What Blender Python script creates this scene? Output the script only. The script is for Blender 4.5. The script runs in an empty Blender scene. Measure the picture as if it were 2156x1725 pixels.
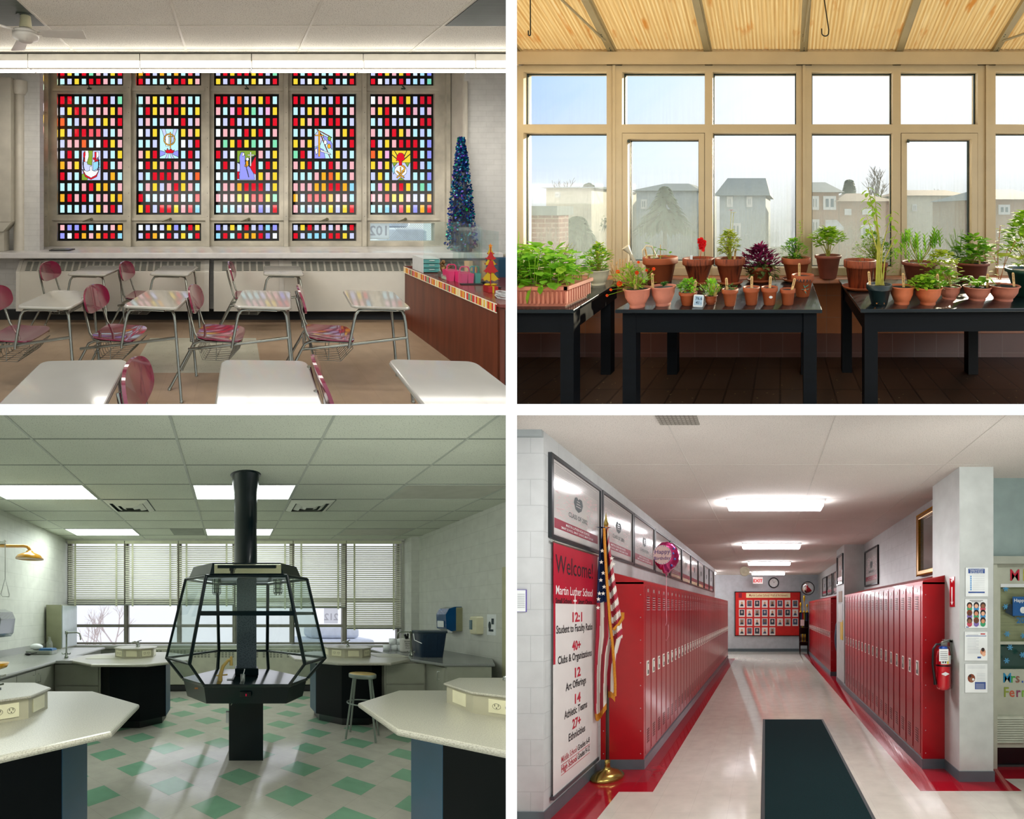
import bpy, bmesh, math, random
from mathutils import Vector, Matrix
rnd = random.Random(7)
sc = bpy.context.scene
COL = sc.collection
PI = math.pi
F = 870.0                      # focal length in pixels of the 2156 x 1725 frame
# ------------------------------------------------------------------ camera
cam_d = bpy.data.cameras.new('camera')
cam_d.sensor_fit = 'HORIZONTAL'; cam_d.sensor_width = 36.0
cam_d.lens = 36.0 * F / 2156.0
cam_d.clip_start = 0.05; cam_d.clip_end = 400
cam = bpy.data.objects.new('camera', cam_d); COL.objects.link(cam)
cam.location = (0, 0, 0); cam.rotation_euler = (PI/2, 0, 0)
sc.camera = cam
# ------------------------------------------------------------------ exposure
sc.view_settings.view_transform = 'Standard'
sc.view_settings.look = 'None'
sc.view_settings.exposure = 0.0
sc.view_settings.gamma = 1.0
sc.view_settings.use_curve_mapping = False
# ------------------------------------------------------------------ sky and sun
SUN = Vector((1.55, 1.0, 1.0)).normalized()      # direction towards the sun

def build_world():
    w = bpy.data.worlds.new('sky'); sc.world = w; w.use_nodes = True
    nt = w.node_tree; nt.nodes.clear()
    N = nt.nodes.new; L = nt.links.new
    out = N('ShaderNodeOutputWorld'); bg = N('ShaderNodeBackground')
    tc = N('ShaderNodeTexCoord')
    nrm = N('ShaderNodeVectorMath'); nrm.operation = 'NORMALIZE'
    L(tc.outputs['Generated'], nrm.inputs[0])
    dot = N('ShaderNodeVectorMath'); dot.operation = 'DOT_PRODUCT'
    dot.inputs[1].default_value = SUN
    L(nrm.outputs[0], dot.inputs[0])
    noi = N('ShaderNodeTexNoise'); noi.inputs['Scale'].default_value = 3.0; noi.inputs['Detail'].default_value = 4
    L(nrm.outputs[0], noi.inputs['Vector'])
    ad = N('ShaderNodeMath'); ad.operation = 'MULTIPLY_ADD'
    L(noi.outputs['Fac'], ad.inputs[0]); ad.inputs[1].default_value = 0.06
    L(dot.outputs['Value'], ad.inputs[2])
    r = N('ShaderNodeValToRGB')
    e = r.color_ramp.elements
    e[0].position = 0.50; e[0].color = (1.0, 1.02, 1.04, 1)
    e[1].position = 0.64; e[1].color = (.50, .70, 1.05, 1)
    for p, c in ((.74, (.50, .71, 1.05)), (.86, (.70, .88, 1.05)), (.91, (.82, .93, 1.0)), (.96, (1.1, 1.1, 1.1))):
        q = e.new(p); q.color = (*c, 1)
    L(ad.outputs[0], r.inputs[0])
    sp = N('ShaderNodeSeparateXYZ'); L(nrm.outputs[0], sp.inputs[0])
    mr = N('ShaderNodeMapRange'); L(sp.outputs['Z'], mr.inputs[0])
    mr.inputs[1].default_value = .60; mr.inputs[2].default_value = .40; mr.inputs[3].default_value = 0; mr.inputs[4].default_value = 1
    mx = N('ShaderNodeMix'); mx.data_type = 'RGBA'
    L(mr.outputs[0], mx.inputs['Factor']); L(r.outputs[0], mx.inputs['A']); mx.inputs['B'].default_value = (1.0, 1.03, 1.04, 1)
    fy = N('ShaderNodeMapRange'); L(sp.outputs['Y'], fy.inputs[0]); fy.inputs[1].default_value = -.15; fy.inputs[2].default_value = .1; fy.inputs[3].default_value = .70; fy.inputs[4].default_value = 1.0
    dk = N('ShaderNodeVectorMath'); dk.operation = 'SCALE'; L(mx.outputs['Result'], dk.inputs[0]); L(fy.outputs[0], dk.inputs['Scale'])
    L(dk.outputs[0], bg.inputs['Color']); bg.inputs['Strength'].default_value = WORLD
    L(bg.outputs[0], out.inputs[0])
WORLD = 1.12
build_world()
sd = bpy.data.lights.new('sun', 'SUN'); sd.energy = 8.0; sd.angle = math.radians(.6); sd.color = (1.0, .87, .62)
so = bpy.data.objects.new('sun', sd); COL.objects.link(so)
so.rotation_euler = (-SUN).to_track_quat('-Z', 'Y').to_euler()

def hexc(h):
    h = h.lstrip('#')
    c = [int(h[i:i+2], 16)/255 for i in (0, 2, 4)]
    return tuple((x/12.92 if x <= .04045 else ((x+.055)/1.055)**2.4) for x in c)
# ------------------------------------------------------------------ materials
MATS = {}
class NT:
    def __init__(s, name):
        s.m = bpy.data.materials.new(name); s.m.use_nodes = True
        s.nt = s.m.node_tree; s.nt.nodes.clear()
        s.out = s.N('ShaderNodeOutputMaterial')
    def N(s, t, **k):
        n = s.nt.nodes.new(t)
        for a, b in k.items():
            if hasattr(n, a) and not (a in n.inputs): setattr(n, a, b)
            else: n.inputs[a].default_value = b
        return n
    def L(s, a, b): s.nt.links.new(a, b)
    def uv(s, sx=1, sy=1, rot=0, ox=0, oy=0):
        t = s.N('ShaderNodeUVMap'); mp = s.N('ShaderNodeMapping')
        mp.inputs['Scale'].default_value = (sx, sy, 1); mp.inputs['Rotation'].default_value = (0, 0, rot)
        mp.inputs['Location'].default_value = (ox, oy, 0)
        s.L(t.outputs[0], mp.inputs[0]); return mp.outputs[0]
    def noise(s, scale, detail=3, vec=None, rough=.5):
        n = s.N('ShaderNodeTexNoise'); n.inputs['Scale'].default_value = scale; n.inputs['Detail'].default_value = detail
        n.inputs['Roughness'].default_value = rough
        s.L(vec if vec is not None else s.uv(), n.inputs['Vector']); return n.outputs['Fac']
    def ramp(s, fac, stops, interp='LINEAR'):
        r = s.N('ShaderNodeValToRGB'); r.color_ramp.interpolation = interp
        e = r.color_ramp.elements
        e[0].position = stops[0][0]; e[0].color = (*stops[0][1], 1)
        e[1].position = stops[-1][0]; e[1].color = (*stops[-1][1], 1)
        for p, c in stops[1:-1]:
            q = e.new(p); q.color = (*c, 1)
        s.L(fac, r.inputs[0]); return r.outputs[0]
    def mix(s, fac, a, b, blend='MIX'):
        n = s.N('ShaderNodeMix'); n.data_type = 'RGBA'; n.blend_type = blend
        for sock, v in (('Factor', fac), ('A', a), ('B', b)):
            if isinstance(v, (int, float)): n.inputs[sock].default_value = v
            elif isinstance(v, tuple): n.inputs[sock].default_value = (*v, 1)
            else: s.L(v, n.inputs[sock])
        return n.outputs['Result']
    def math(s, op, a, b=0.0, c=0.0):
        n = s.N('ShaderNodeMath'); n.operation = op
        for i, v in enumerate((a, b, c)):
            if isinstance(v, (int, float)): n.inputs[i].default_value = v
            else: s.L(v, n.inputs[i])
        return n.outputs[0]
    def bsdf(s, col, rough=.5, metal=0, spec=.5, bump=None, bstr=.2, bdist=.002, coat=0, trans=0, alpha=None):
        b = s.N('ShaderNodeBsdfPrincipled')
        if isinstance(col, tuple): b.inputs['Base Color'].default_value = (*col, 1)
        else: s.L(col, b.inputs['Base Color'])
        if isinstance(rough, (int, float)): b.inputs['Roughness'].default_value = rough
        else: s.L(rough, b.inputs['Roughness'])
        b.inputs['Metallic'].default_value = metal
        b.inputs['Specular IOR Level'].default_value = spec
        b.inputs['Coat Weight'].default_value = coat
        b.inputs['Coat Roughness'].default_value = .05
        b.inputs['Transmission Weight'].default_value = trans
        if bump is not None:
            q = s.N('ShaderNodeBump'); q.inputs['Strength'].default_value = bstr; q.inputs['Distance'].default_value = bdist
            s.L(bump, q.inputs['Height']); s.L(q.outputs[0], b.inputs['Normal'])
        s.L(b.outputs[0], s.out.inputs[0]); return b

def pm(name, h, rough=.5, metal=0, spec=.5, var=.06, scale=6, bump=0, coat=0):
    "painted / moulded surface with a slight mottling"
    if name in MATS: return MATS[name]
    t = NT(name); c = hexc(h) if isinstance(h, str) else h
    n = t.noise(scale, 4)
    lo = tuple(max(0, x*(1-var*1.6)) for x in c); hi = tuple(min(1, x*(1+var)) for x in c)
    col = t.ramp(n, [(.3, lo), (.7, hi)])
    t.bsdf(col, rough, metal, spec, bump=t.noise(180, 2) if bump else None, bstr=bump, coat=coat)
    MATS[name] = t.m; return t.m

def emis(name, h, strength):
    if name in MATS: return MATS[name]
    t = NT(name); e = t.N('ShaderNodeEmission'); e.inputs[0].default_value = (*hexc(h), 1); e.inputs[1].default_value = strength
    t.L(e.outputs[0], t.out.inputs[0]); MATS[name] = t.m; return t.m

def tint(name, h, rough=0.0, fac=.0):
    "coloured window glass: lets tinted daylight through, a little gloss"
    if name in MATS: return MATS[name]
    t = NT(name); c = hexc(h)
    n = t.noise(160, 3)
    col = t.ramp(n, [(.3, tuple(x*.92 for x in c)), (.7, tuple(min(1, x*1.05) for x in c))])
    tr = t.N('ShaderNodeBsdfTransparent'); t.L(col, tr.inputs[0])
    gl = t.N('ShaderNodeBsdfGlossy'); gl.inputs['Roughness'].default_value = .08
    mx = t.N('ShaderNodeMixShader'); mx.inputs[0].default_value = .05
    t.L(tr.outputs[0], mx.inputs[1]); t.L(gl.outputs[0], mx.inputs[2]); t.L(mx.outputs[0], t.out.inputs[0])
    MATS[name] = t.m; return t.m

def glassy(name, h='#f4fbfa', gloss=.10, veil=0.0, veilc='#ffffff'):
    "thin clear sheet (acrylic, window glass), with an optional dusty veil"
    if name in MATS: return MATS[name]
    t = NT(name)
    tr = t.N('ShaderNodeBsdfTransparent'); tr.inputs[0].default_value = (*hexc(h), 1)
    gl = t.N('ShaderNodeBsdfGlossy'); gl.inputs['Roughness'].default_value = .03
    fr = t.N('ShaderNodeLayerWeight'); fr.inputs[0].default_value = .5
    fa = t.math('ADD', t.math('MULTIPLY', t.math('POWER', fr.outputs['Facing'], 4.0), .5), .02+gloss*.2)
    mx = t.N('ShaderNodeMixShader'); t.L(fa, mx.inputs[0])
    t.L(tr.outputs[0], mx.inputs[1]); t.L(gl.outputs[0], mx.inputs[2])
    o = mx.outputs[0]
    if veil:
        d = t.N('ShaderNodeBsdfDiffuse'); d.inputs[0].default_value = (*hexc(veilc), 1)
        m2 = t.N('ShaderNodeMixShader'); m2.inputs[0].default_value = veil
        t.L(o, m2.inputs[1]); t.L(d.outputs[0], m2.inputs[2]); o = m2.outputs[0]
    t.L(o, t.out.inputs[0]); MATS[name] = t.m; return t.m

def tiles(name, h, mortar, w, hgt, mort=.004, rough=.35, offset=.5, var=.10, spec=.5, coat=0, rot=0, ox=0, oy=0, bump=.3, speck=None, scale2=0, waxy=0):
    "brick / block / tile pattern laid in metres"
    if name in MATS: return MATS[name]
    t = NT(name); c = hexc(h)
    b = t.N('ShaderNodeTexBrick'); b.offset = offset; b.squash = 1.0
    b.inputs['Color1'].default_value = (*[min(1, x*(1+var)) for x in c], 1)
    b.inputs['Color2'].default_value = (*[x*(1-var) for x in c], 1)
    b.inputs['Mortar'].default_value = (*hexc(mortar), 1)
    b.inputs['Scale'].default_value = 1.0; b.inputs['Mortar Size'].default_value = mort
    b.inputs['Mortar Smooth'].default_value = .3
    b.inputs['Brick Width'].default_value = w; b.inputs['Row Height'].default_value = hgt
    t.L(t.uv(rot=rot, ox=ox, oy=oy), b.inputs['Vector'])
    n = t.noise(7, 5)
    col = t.mix(.35, b.outputs['Color'], t.ramp(n, [(.3, tuple(x*.8 for x in c)), (.7, tuple(min(1, x*1.15) for x in c))]))
    if speck:
        s = t.noise(speck[0], 2)
        f = t.ramp(s, [(speck[1], (0, 0, 0)), (speck[1]+.05, (1, 1, 1))])
        col = t.mix(f, col, hexc(speck[2]))
    inv = t.math('SUBTRACT', 1.0, b.outputs['Fac'])
    bh = t.math('ADD', inv, t.math('MULTIPLY', t.noise(90, 2), .25))
    if waxy: bh = t.math('ADD', t.math('MULTIPLY', inv, .3), t.math('MULTIPLY', t.noise(5, 3), waxy))
    t.bsdf(col, rough, 0, spec, bump=bh, bstr=bump, bdist=.003, coat=coat)
    MATS[name] = t.m; return t.m

def speckled(name, h, dark, scale, thr, rough=.8, bump=.1):
    "acoustic board / terrazzo / carpet speckle"
    if name in MATS: return MATS[name]
    t = NT(name); c = hexc(h)
    s = t.noise(scale, 2); f = t.ramp(s, [(thr, (0, 0, 0)), (thr+.04, (1, 1, 1))])
    base = t.ramp(t.noise(1.3, 4), [(.3, tuple(x*.95 for x in c)), (.7, tuple(min(1, x*1.04) for x in c))])
    t.bsdf(t.mix(f, base, hexc(dark)), rough, 0, .1 if 'carpet' in name else .3, bump=s, bstr=bump)
    MATS[name] = t.m; return t.m

def wood(name, c1, c2, rough=.4, sx=3, sy=60, coat=0, wear=None):
    if name in MATS: return MATS[name]
    t = NT(name)
    n = t.noise(1.0, 6, t.uv(sx, sy)); col = t.ramp(n, [(.3, hexc(c1)), (.7, hexc(c2))])
    if wear:
        wn = t.noise(wear[1], 8, t.uv(1, 4), .7); f = t.ramp(wn, [(wear[2], (0, 0, 0)), (wear[2]+.03, (1, 1, 1))])
        col = t.mix(f, col, hexc(wear[0]))
    t.bsdf(col, rough, 0, .12 if 'black' in name else .4, bump=n, bstr=.15, coat=coat)
    MATS[name] = t.m; return t.m
# ------------------------------------------------------------------ geometry collector
class G:
    def __init__(s, M=None):
        s.v = []; s.f = []; s.sm = []; s.mi = []; s.M = M; s.m = 0
    def add(s, vs, fs, smooth=False):
        o = len(s.v)
        if s.M is not None: vs = [tuple(s.M @ Vector(p)) for p in vs]
        s.v += [tuple(p) for p in vs]
        for f in fs:
            s.f.append(tuple(o+i for i in f)); s.sm.append(smooth); s.mi.append(s.m)
        return s
    def quad(s, a, b, c, d): return s.add([a, b, c, d], [(0, 1, 2, 3)])
    def poly(s, pts): return s.add(pts, [tuple(range(len(pts)))])
    def box(s, x0, x1, y0, y1, z0, z1, b=0):
        if b: return s.slab([(x0, y0), (x1, y0), (x1, y1), (x0, y1)], z0, z1, b)
        v = [(x0, y0, z0), (x1, y0, z0), (x1, y1, z0), (x0, y1, z0), (x0, y0, z1), (x1, y0, z1), (x1, y1, z1), (x0, y1, z1)]
        return s.add(v, [(3, 2, 1, 0), (4, 5, 6, 7), (0, 1, 5, 4), (1, 2, 6, 5), (2, 3, 7, 6), (3, 0, 4, 7)])
    def slab(s, poly, z0, z1, b=0, smooth=False):
        "vertical prism on a ccw polygon, its top and bottom edges eased by b"
        n = len(poly); rings = [(0, z0), (0, z1)] if not b else [(b, z0), (b*.3, z0+b*.3), (0, z0+b), (0, z1-b), (b*.3, z1-b*.3), (b, z1)]
        vs = []
        for ins, z in rings: vs += [(x, y, z) for x, y in inset(poly, ins)]
        fs = [tuple(range(n-1, -1, -1)), tuple((len(rings)-1)*n+i for i in range(n))]
        for k in range(len(rings)-1):
            for i in range(n):
                j = (i+1) % n; fs.append((k*n+i, k*n+j, (k+1)*n+j, (k+1)*n+i))
        return s.add(vs, fs, smooth)
    def prism(s, a, b):
        "solid between two matching 3-D polygons"
        n = len(a); fs = [tuple(range(n-1, -1, -1)), tuple(n+i for i in range(n))]
        for i in range(n):
            j = (i+1) % n; fs.append((i, j, n+j, n+i))
        return s.add(list(a)+list(b), fs)
    def extr(s, poly, d):
        return s.prism(poly, [(p[0]+d[0], p[1]+d[1], p[2]+d[2]) for p in poly])
    def tube(s, path, r, n=8, closed=False, cap=True):
        P = [Vector(p) for p in path]; m = len(P)
        R = r if isinstance(r, (list, tuple)) else [r]*m
        vs = []; fs = []; up = None
        for i, p in enumerate(P):
            if closed: t = P[(i+1) % m]-P[i-1]
            elif i == 0: t = P[1]-P[0]
            elif i == m-1: t = P[-1]-P[-2]
            else: t = (P[i+1]-P[i]).normalized()+(P[i]-P[i-1]).normalized()
            t = t.normalized() if t.length > 1e-9 else Vector((0, 0, 1))
            if up is None:
                up = Vector((0, 0, 1)) if abs(t.z) < .9 else Vector((0, 1, 0))
            a = t.cross(up)
            if a.length < 1e-6: a = t.cross(Vector((1, 0, .1)))
            a.normalize(); bb = a.cross(t).normalized(); up = bb
            for k in range(n):
                w = 2*PI*k/n; vs.append(p+(a*math.cos(w)+bb*math.sin(w))*R[i])
        for i in range(m if closed else m-1):
            j = (i+1) % m
            for k in range(n):
                l = (k+1) % n; fs.append((i*n+k, j*n+k, j*n+l, i*n+l))
        s.add(vs, fs, True)
        if cap and not closed: s.add([vs[k] for k in range(n)], [tuple(range(n))]) ; s.add([vs[(m-1)*n+k] for k in range(n)], [tuple(range(n-1, -1, -1))])
        return s
    def lathe(s, prof, c=(0, 0, 0), n=24, smooth=True, sx=1, sy=1, cap=True):
        vs = []; fs = []; m = len(prof)
        for r, z in prof:
            for k in range(n):
                w = 2*PI*k/n; vs.append((c[0]+r*sx*math.cos(w), c[1]+r*sy*math.sin(w), c[2]+z))
        for i in range(m-1):
            for k in range(n):
                l = (k+1) % n; fs.append((i*n+k, i*n+l, (i+1)*n+l, (i+1)*n+k))
        s.add(vs, fs, smooth)
        if not cap: return s
        if prof[0][0] > 1e-5: s.add(vs[:n], [tuple(range(n-1, -1, -1))])
        if prof[-1][0] > 1e-5 and not (m == 2 and prof[0][0] < 1e-5): s.add(vs[-n:], [tuple(range(n))])
        return s
    def ell(s, c, rx, ry, rz, nu=16, nv=10):
        prof = [(math.sin(PI*i/nv), -math.cos(PI*i/nv)) for i in range(nv+1)]
        vs = []; fs = []
        for r, z in prof:
            for k in range(nu):
                w = 2*PI*k/nu; vs.append((c[0]+rx*r*math.cos(w), c[1]+ry*r*math.sin(w), c[2]+rz*z))
        for i in range(nv):
            for k in range(nu):
                l = (k+1) % nu; fs.append((i*nu+k, i*nu+l, (i+1)*nu+l, (i+1)*nu+k))
        return s.add(vs, fs, True)
    def grid(s, fn, nu, nv, th=None):
        "surface patch fn(u, v); th = thickness vector"
        vs = [fn(i/nu, j/nv) for j in range(nv+1) for i in range(nu+1)]; w = nu+1
        fs = [(j*w+i, j*w+i+1, (j+1)*w+i+1, (j+1)*w+i) for j in range(nv) for i in range(nu)]
        s.add(vs, fs, True)
        if th:
            v2 = [(p[0]+th[0], p[1]+th[1], p[2]+th[2]) for p in vs]
            s.add(v2, [tuple(reversed(f)) for f in fs], True)
            rim = [i for i in range(w)]+[j*w+nu for j in range(1, nv+1)]+[nv*w+i for i in range(nu-1, -1, -1)]+[j*w for j in range(nv-1, 0, -1)]
            a = [vs[i] for i in rim]; b = [v2[i] for i in rim]; n = len(a)
            s.add(a+b, [(i, (i+1) % n, n+(i+1) % n, n+i) for i in range(n)])
        return s
    def leaf(s, p, d, L, W, up=(0, 0, 1), bend=.25, shape=0):
        d = Vector(d).normalized(); sd = d.cross(Vector(up))
        if sd.length < 1e-4: sd = Vector((1, 0, 0))
        sd.normalize(); nn = sd.cross(d); p = Vector(p)
        a, b, c = (.3, .7, .95) if shape == 0 else (.35, .65, .6)
        q = [p, p+d*L*.3+sd*W*.5*a*3-nn*0, p+d*L*.3-sd*W*.5*a*3, p+d*L*.72+sd*W*.45-nn*L*bend*.4, p+d*L*.72-sd*W*.45-nn*L*bend*.4, p+d*L-nn*L*bend]
        m1 = p+d*L*.3-nn*W*.12; m2 = p+d*L*.72-nn*(L*bend*.4+W*.12)
        return s.add(q+[m1, m2], [(0, 1, 6), (0, 6, 2), (1, 3, 7, 6), (2, 6, 7, 4), (3, 5, 7), (4, 7, 5)], True)
    def text(s, st, o, ux, uz, size, align='CENTER', bold=0, sx=1.0, th=0):
        vs, fs = text_geo(st, align, bold); ux = Vector(ux); uz = Vector(uz); o = Vector(o)
        P = [o+ux*(x*size*sx)+uz*(y*size) for x, y in vs]
        s.add(P, fs)
        if th:
            nn = ux.cross(uz).normalized()*th
            s.add([p-nn for p in P], [tuple(reversed(f)) for f in fs])
        return s

def inset(poly, d):
    if not d: return list(poly)
    n = len(poly); out = []
    for i in range(n):
        a = Vector(poly[i-1]); b = Vector(poly[i]); c = Vector(poly[(i+1) % n])
        e1 = (b-a); e2 = (c-b)
        if e1.length < 1e-7 or e2.length < 1e-7: out.append(tuple(b)); continue
        e1.normalize(); e2.normalize()
        n1 = Vector((-e1.y, e1.x)); n2 = Vector((-e2.y, e2.x)); m = n1+n2
        k = max(.35, 1+n1.dot(n2)); out.append(tuple(b+m*(d/k)))
    return out

def rpoly(x0, x1, y0, y1, r, n=5):
    out = []
    for cx, cy, a in ((x1-r, y0+r, -90), (x1-r, y1-r, 0), (x0+r, y1-r, 90), (x0+r, y0+r, 180)):
        for i in range(n+1):
            w = math.radians(a+90*i/n); out.append((cx+r*math.cos(w), cy+r*math.sin(w)))
    return out
def octo(cx, cy, a, ay=None, cut=.4142):
    ay = ay or a; k = cut
    return [(cx-a*k, cy-ay), (cx+a*k, cy-ay), (cx+a, cy-ay*k), (cx+a, cy+ay*k), (cx+a*k, cy+ay), (cx-a*k, cy+ay), (cx-a, cy+ay*k), (cx-a, cy-ay*k)]

_tx = {}
def text_geo(st, align, bold):
    if 'M' in st: bold = min(bold, .003)
    k = (st, align, bold)
    if k in _tx: return _tx[k]
    cu = bpy.data.curves.new('lettering', 'FONT'); cu.body = st; cu.align_x = align; cu.align_y = 'CENTER'
    cu.size = 1.0; cu.offset = bold; cu.resolution_u = 2; cu.fill_mode = 'BOTH' if hasattr(cu, 'fill_mode') else cu.fill_mode
    ob = bpy.data.objects.new('lettering', cu); COL.objects.link(ob)
    dg = bpy.context.evaluated_depsgraph_get(); ev = ob.evaluated_get(dg); me = ev.to_mesh()
    vs = [(v.co.x, v.co.y) for v in me.vertices]; fs = [tuple(p.vertices) for p in me.polygons]
    ev.to_mesh_clear(); bpy.data.objects.remove(ob); bpy.data.curves.remove(cu)
    _tx[k] = (vs, fs); return _tx[k]

Y0 = 0.80       # where the party walls between the four rooms are cut open
XL, XR, ZU, ZD = -13/F*Y0, 10.5/F*Y0, 11.5/F*Y0, -12/F*Y0
class Room:
    """One room. Plans are drawn in metres from the point 'eye' of that room:
    x right, y deep, z up. The four rooms recede along four different directions, like
    the spokes of a stair hall, so every room has its own receding axis."""
    def __init__(s, vx, vy, left, upper):
        s.vx, s.vy = vx, vy
        s.a = (vx-1078)/F; s.b = (862.5-vy)/F
        s.cx = (XL-.001, -1) if left else (XR+.001, 1)
        s.cz = (ZU+.001, 1) if upper else (ZD-.001, -1)
    def W(s, p): return Vector((p[0]+s.a*p[1], p[1], p[2]+s.b*p[1]))
    def at(s, px, py, d): return ((px-s.vx)*d/F, d, (s.vy-py)*d/F)
    def X(s, px, d): return (px-s.vx)*d/F
    def Z(s, py, d): return (s.vy-py)*d/F
    def root(s, name, label, cat, pos, group=None, kind=None):
        o = bpy.data.objects.new(name, None); COL.objects.link(o); o.location = s.W(pos); o.empty_display_size = .05
        tag(o, label, cat, group, kind); return o
    def obj(s, name, g, mats, parent=None, label=None, cat=None, group=None, kind=None, pos=None, clip=True):
        if not isinstance(mats, (list, tuple)): mats = [mats]
        me = bpy.data.meshes.new(name)
        if parent is not None:
            org = Vector(parent['_o']) if '_o' in parent else Vector(parent.location)
        else:
            if pos is None:
                xs = [p[0] for p in g.v]; ys = [p[1] for p in g.v]; zs = [p[2] for p in g.v]
                pos = ((min(xs)+max(xs))/2, (min(ys)+max(ys))/2, min(zs))
            org = s.W(pos)
        wv = [s.W(p) for p in g.v]
        me.from_pydata([tuple(p-org) for p in wv], [], g.f)
        me.polygons.foreach_set('use_smooth', g.sm); me.polygons.foreach_set('material_index', g.mi)
        for m in mats: me.materials.append(m)
        uvl = me.uv_layers.new(name='UVMap')
        buf = [0.0]*(2*len(me.loops)); vv = g.v
        for f, p in zip(g.f, me.polygons):
            a, b, c = Vector(vv[f[0]]), Vector(vv[f[1]]), Vector(vv[f[2]])
            nn = (b-a).cross(c-a)
            if len(f) > 3: nn = (c-a).cross(Vector(vv[f[3]])-b)
            ax, ay, az = abs(nn.x), abs(nn.y), abs(nn.z)
            for k, li in enumerate(p.loop_indices):
                q = vv[f[k]]
                if az >= ax and az >= ay: u = (q[0], q[1])
                elif ax > ay: u = (q[1], q[2])
                else: u = (q[0], q[2])
                buf[2*li] = u[0]; buf[2*li+1] = u[1]
        uvl.data.foreach_set('uv', buf)
        if clip:
            planes = []
            (px, sx), (pz, sz) = s.cx, s.cz
            if any((w.x-px)*sx < 0 for w in wv): planes.append((Vector((px, 0, 0)), Vector((sx, 0, 0))))
            if any((w.z-pz)*sz < 0 for w in wv): planes.append((Vector((0, 0, pz)), Vector((0, 0, sz))))
            if planes:
                bm = bmesh.new(); bm.from_mesh(me)
                for co, no in planes:
                    bmesh.ops.bisect_plane(bm, geom=bm.verts[:]+bm.edges[:]+bm.faces[:], plane_co=co-org, plane_no=no, clear_inner=True)
                bm.to_mesh(me); bm.free()
        me.update()
        o = bpy.data.objects.new(name, me); COL.objects.link(o)
        if parent is not None:
            o.parent = parent; o['_o'] = tuple(org)
        else: o.location = org
        if parent is None and kind == 'structure': o['kind'] = 'structure'
        tag(o, label, cat, group, kind); return o

def tag(o, label=None, cat=None, group=None, kind=None):
    if label: o['label'] = label
    if cat: o['category'] = cat
    if group: o['group'] = group
    if kind: o['kind'] = kind
def dup(src, room, d, label=None, group=None):
    "copy of a thing, its parts and their sub-parts, moved by d metres in the room"
    def rec(o, par):
        c = o.copy(); COL.objects.link(c); c.parent = par
        for ch in list(o.children): rec(ch, c)
        return c
    c = rec(src, None); c.location = Vector(src.location)+room.W(d)
    if label: c['label'] = label
    if group: c['group'] = group
    return c
def rotz(x, y, z, a): return Matrix.Translation((x, y, z)) @ Matrix.Rotation(a, 4, 'Z')

CL = Room(488, 415, True, True)       # classroom
GH = Room(1648, 440, False, True)     # greenhouse
LB = Room(484, 1292, True, False)     # science laboratory
HL = Room(1611, 1284, False, False)   # locker hallway
def front_fill(name, x, y, sx, sy, power, col):
    "unseen fill light added under the floor slab to brighten a lower room"
    d = bpy.data.lights.new(name, 'AREA'); d.shape = 'RECTANGLE'; d.size = sx; d.size_y = sy; d.energy = power; d.color = col
    o = bpy.data.objects.new(name, d); COL.objects.link(o); o.location = (x, y, ZD-.006); return o
def area(name, room, p, sx, sy, power, col=(1, 1, 1), rot=(0, 0, 0)):
    d = bpy.data.lights.new(name, 'AREA'); d.shape = 'RECTANGLE'; d.size = sx; d.size_y = sy; d.energy = power; d.color = col
    o = bpy.data.objects.new(name, d); COL.objects.link(o); o.location = room.W(p); o.rotation_euler = rot; return o
# shared materials
WHITE_CUT = pm('white_plaster', '#fbfbfb', .9, var=.0)
CHROME = pm('chrome', '#9a9e96', .2, 1.0, var=.1)
STEEL = pm('brushed_steel', '#a9aca4', .35, 1.0)
BLACK = pm('black_plastic', '#0c0f12', .35)
front_fill('added_fill', -1.3, 1.7, 1.6, .5, 55, (1.0, 1.0, .93))  # unseen fills added to brighten the two lower rooms
front_fill('added_fill', 1.2, 2.0, 1.2, .5, 42, (1.0, .98, .97))
front_fill('added_fill', 3.7, 2.3, 1.4, .5, 62, (1.0, .99, .97))
def party():
    g = G().box(XL, XR, Y0, 18.0, ZU, 8.0).box(XL, XR, Y0, 16.6, -12.5, ZD).box(-8.2, 12.5, Y0, 8.6, ZD, ZU)  # upper leaf runs on unseen behind the rooms, added to block the sun
    wv = Room(1078, 862.5, True, True)
    wv.obj('wall_between_rooms', g, WHITE_CUT, kind='structure', clip=False)
party()
# unseen fill lamps added beside the camera to whiten the cut wall ends
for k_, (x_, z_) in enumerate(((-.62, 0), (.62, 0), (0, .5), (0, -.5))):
    ld_ = bpy.data.lights.new('camera_fill', 'AREA'); ld_.size = .12; ld_.energy = 1.7; ld_.color = (1, .99, .97)
    lo_ = bpy.data.objects.new('camera_fill', ld_); COL.objects.link(lo_); lo_.location = (x_, -.12, z_); lo_.rotation_euler = (PI/2, 0, 0)
# ================================================================== CLASSROOM
R = CL; HF = -1.66; HC = 1.585
beigewall = tiles('painted_brick', '#d3d3cf', '#bfbfba', .22, .0745, .003, .6, var=.03, bump=.35)
ceil_cl = speckled('acoustic_board_warm', '#e2dfd4', '#8f887a', 130, .60, .9)
GRIDM = pm('ceiling_grid_paint', '#cfcabb', .5)
tan_floor = tiles('tan_vinyl_tile', '#b29a80', '#9a836b', .305, .305, .0012, .22, offset=0, var=.035, bump=.1, speck=(30, .72, '#a58d75'), spec=.35)
pale_tile = tiles('pale_vinyl_tile', '#c2c1ae', '#b0ae9c', .305, .305, .001, .22, offset=0, var=.03, bump=.1, speck=(40, .66, '#a8a896'))
def struct(room, name, g, m, label=None, **k): return room.obj(name, g, m, None, label, kind='structure', **k)
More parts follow.
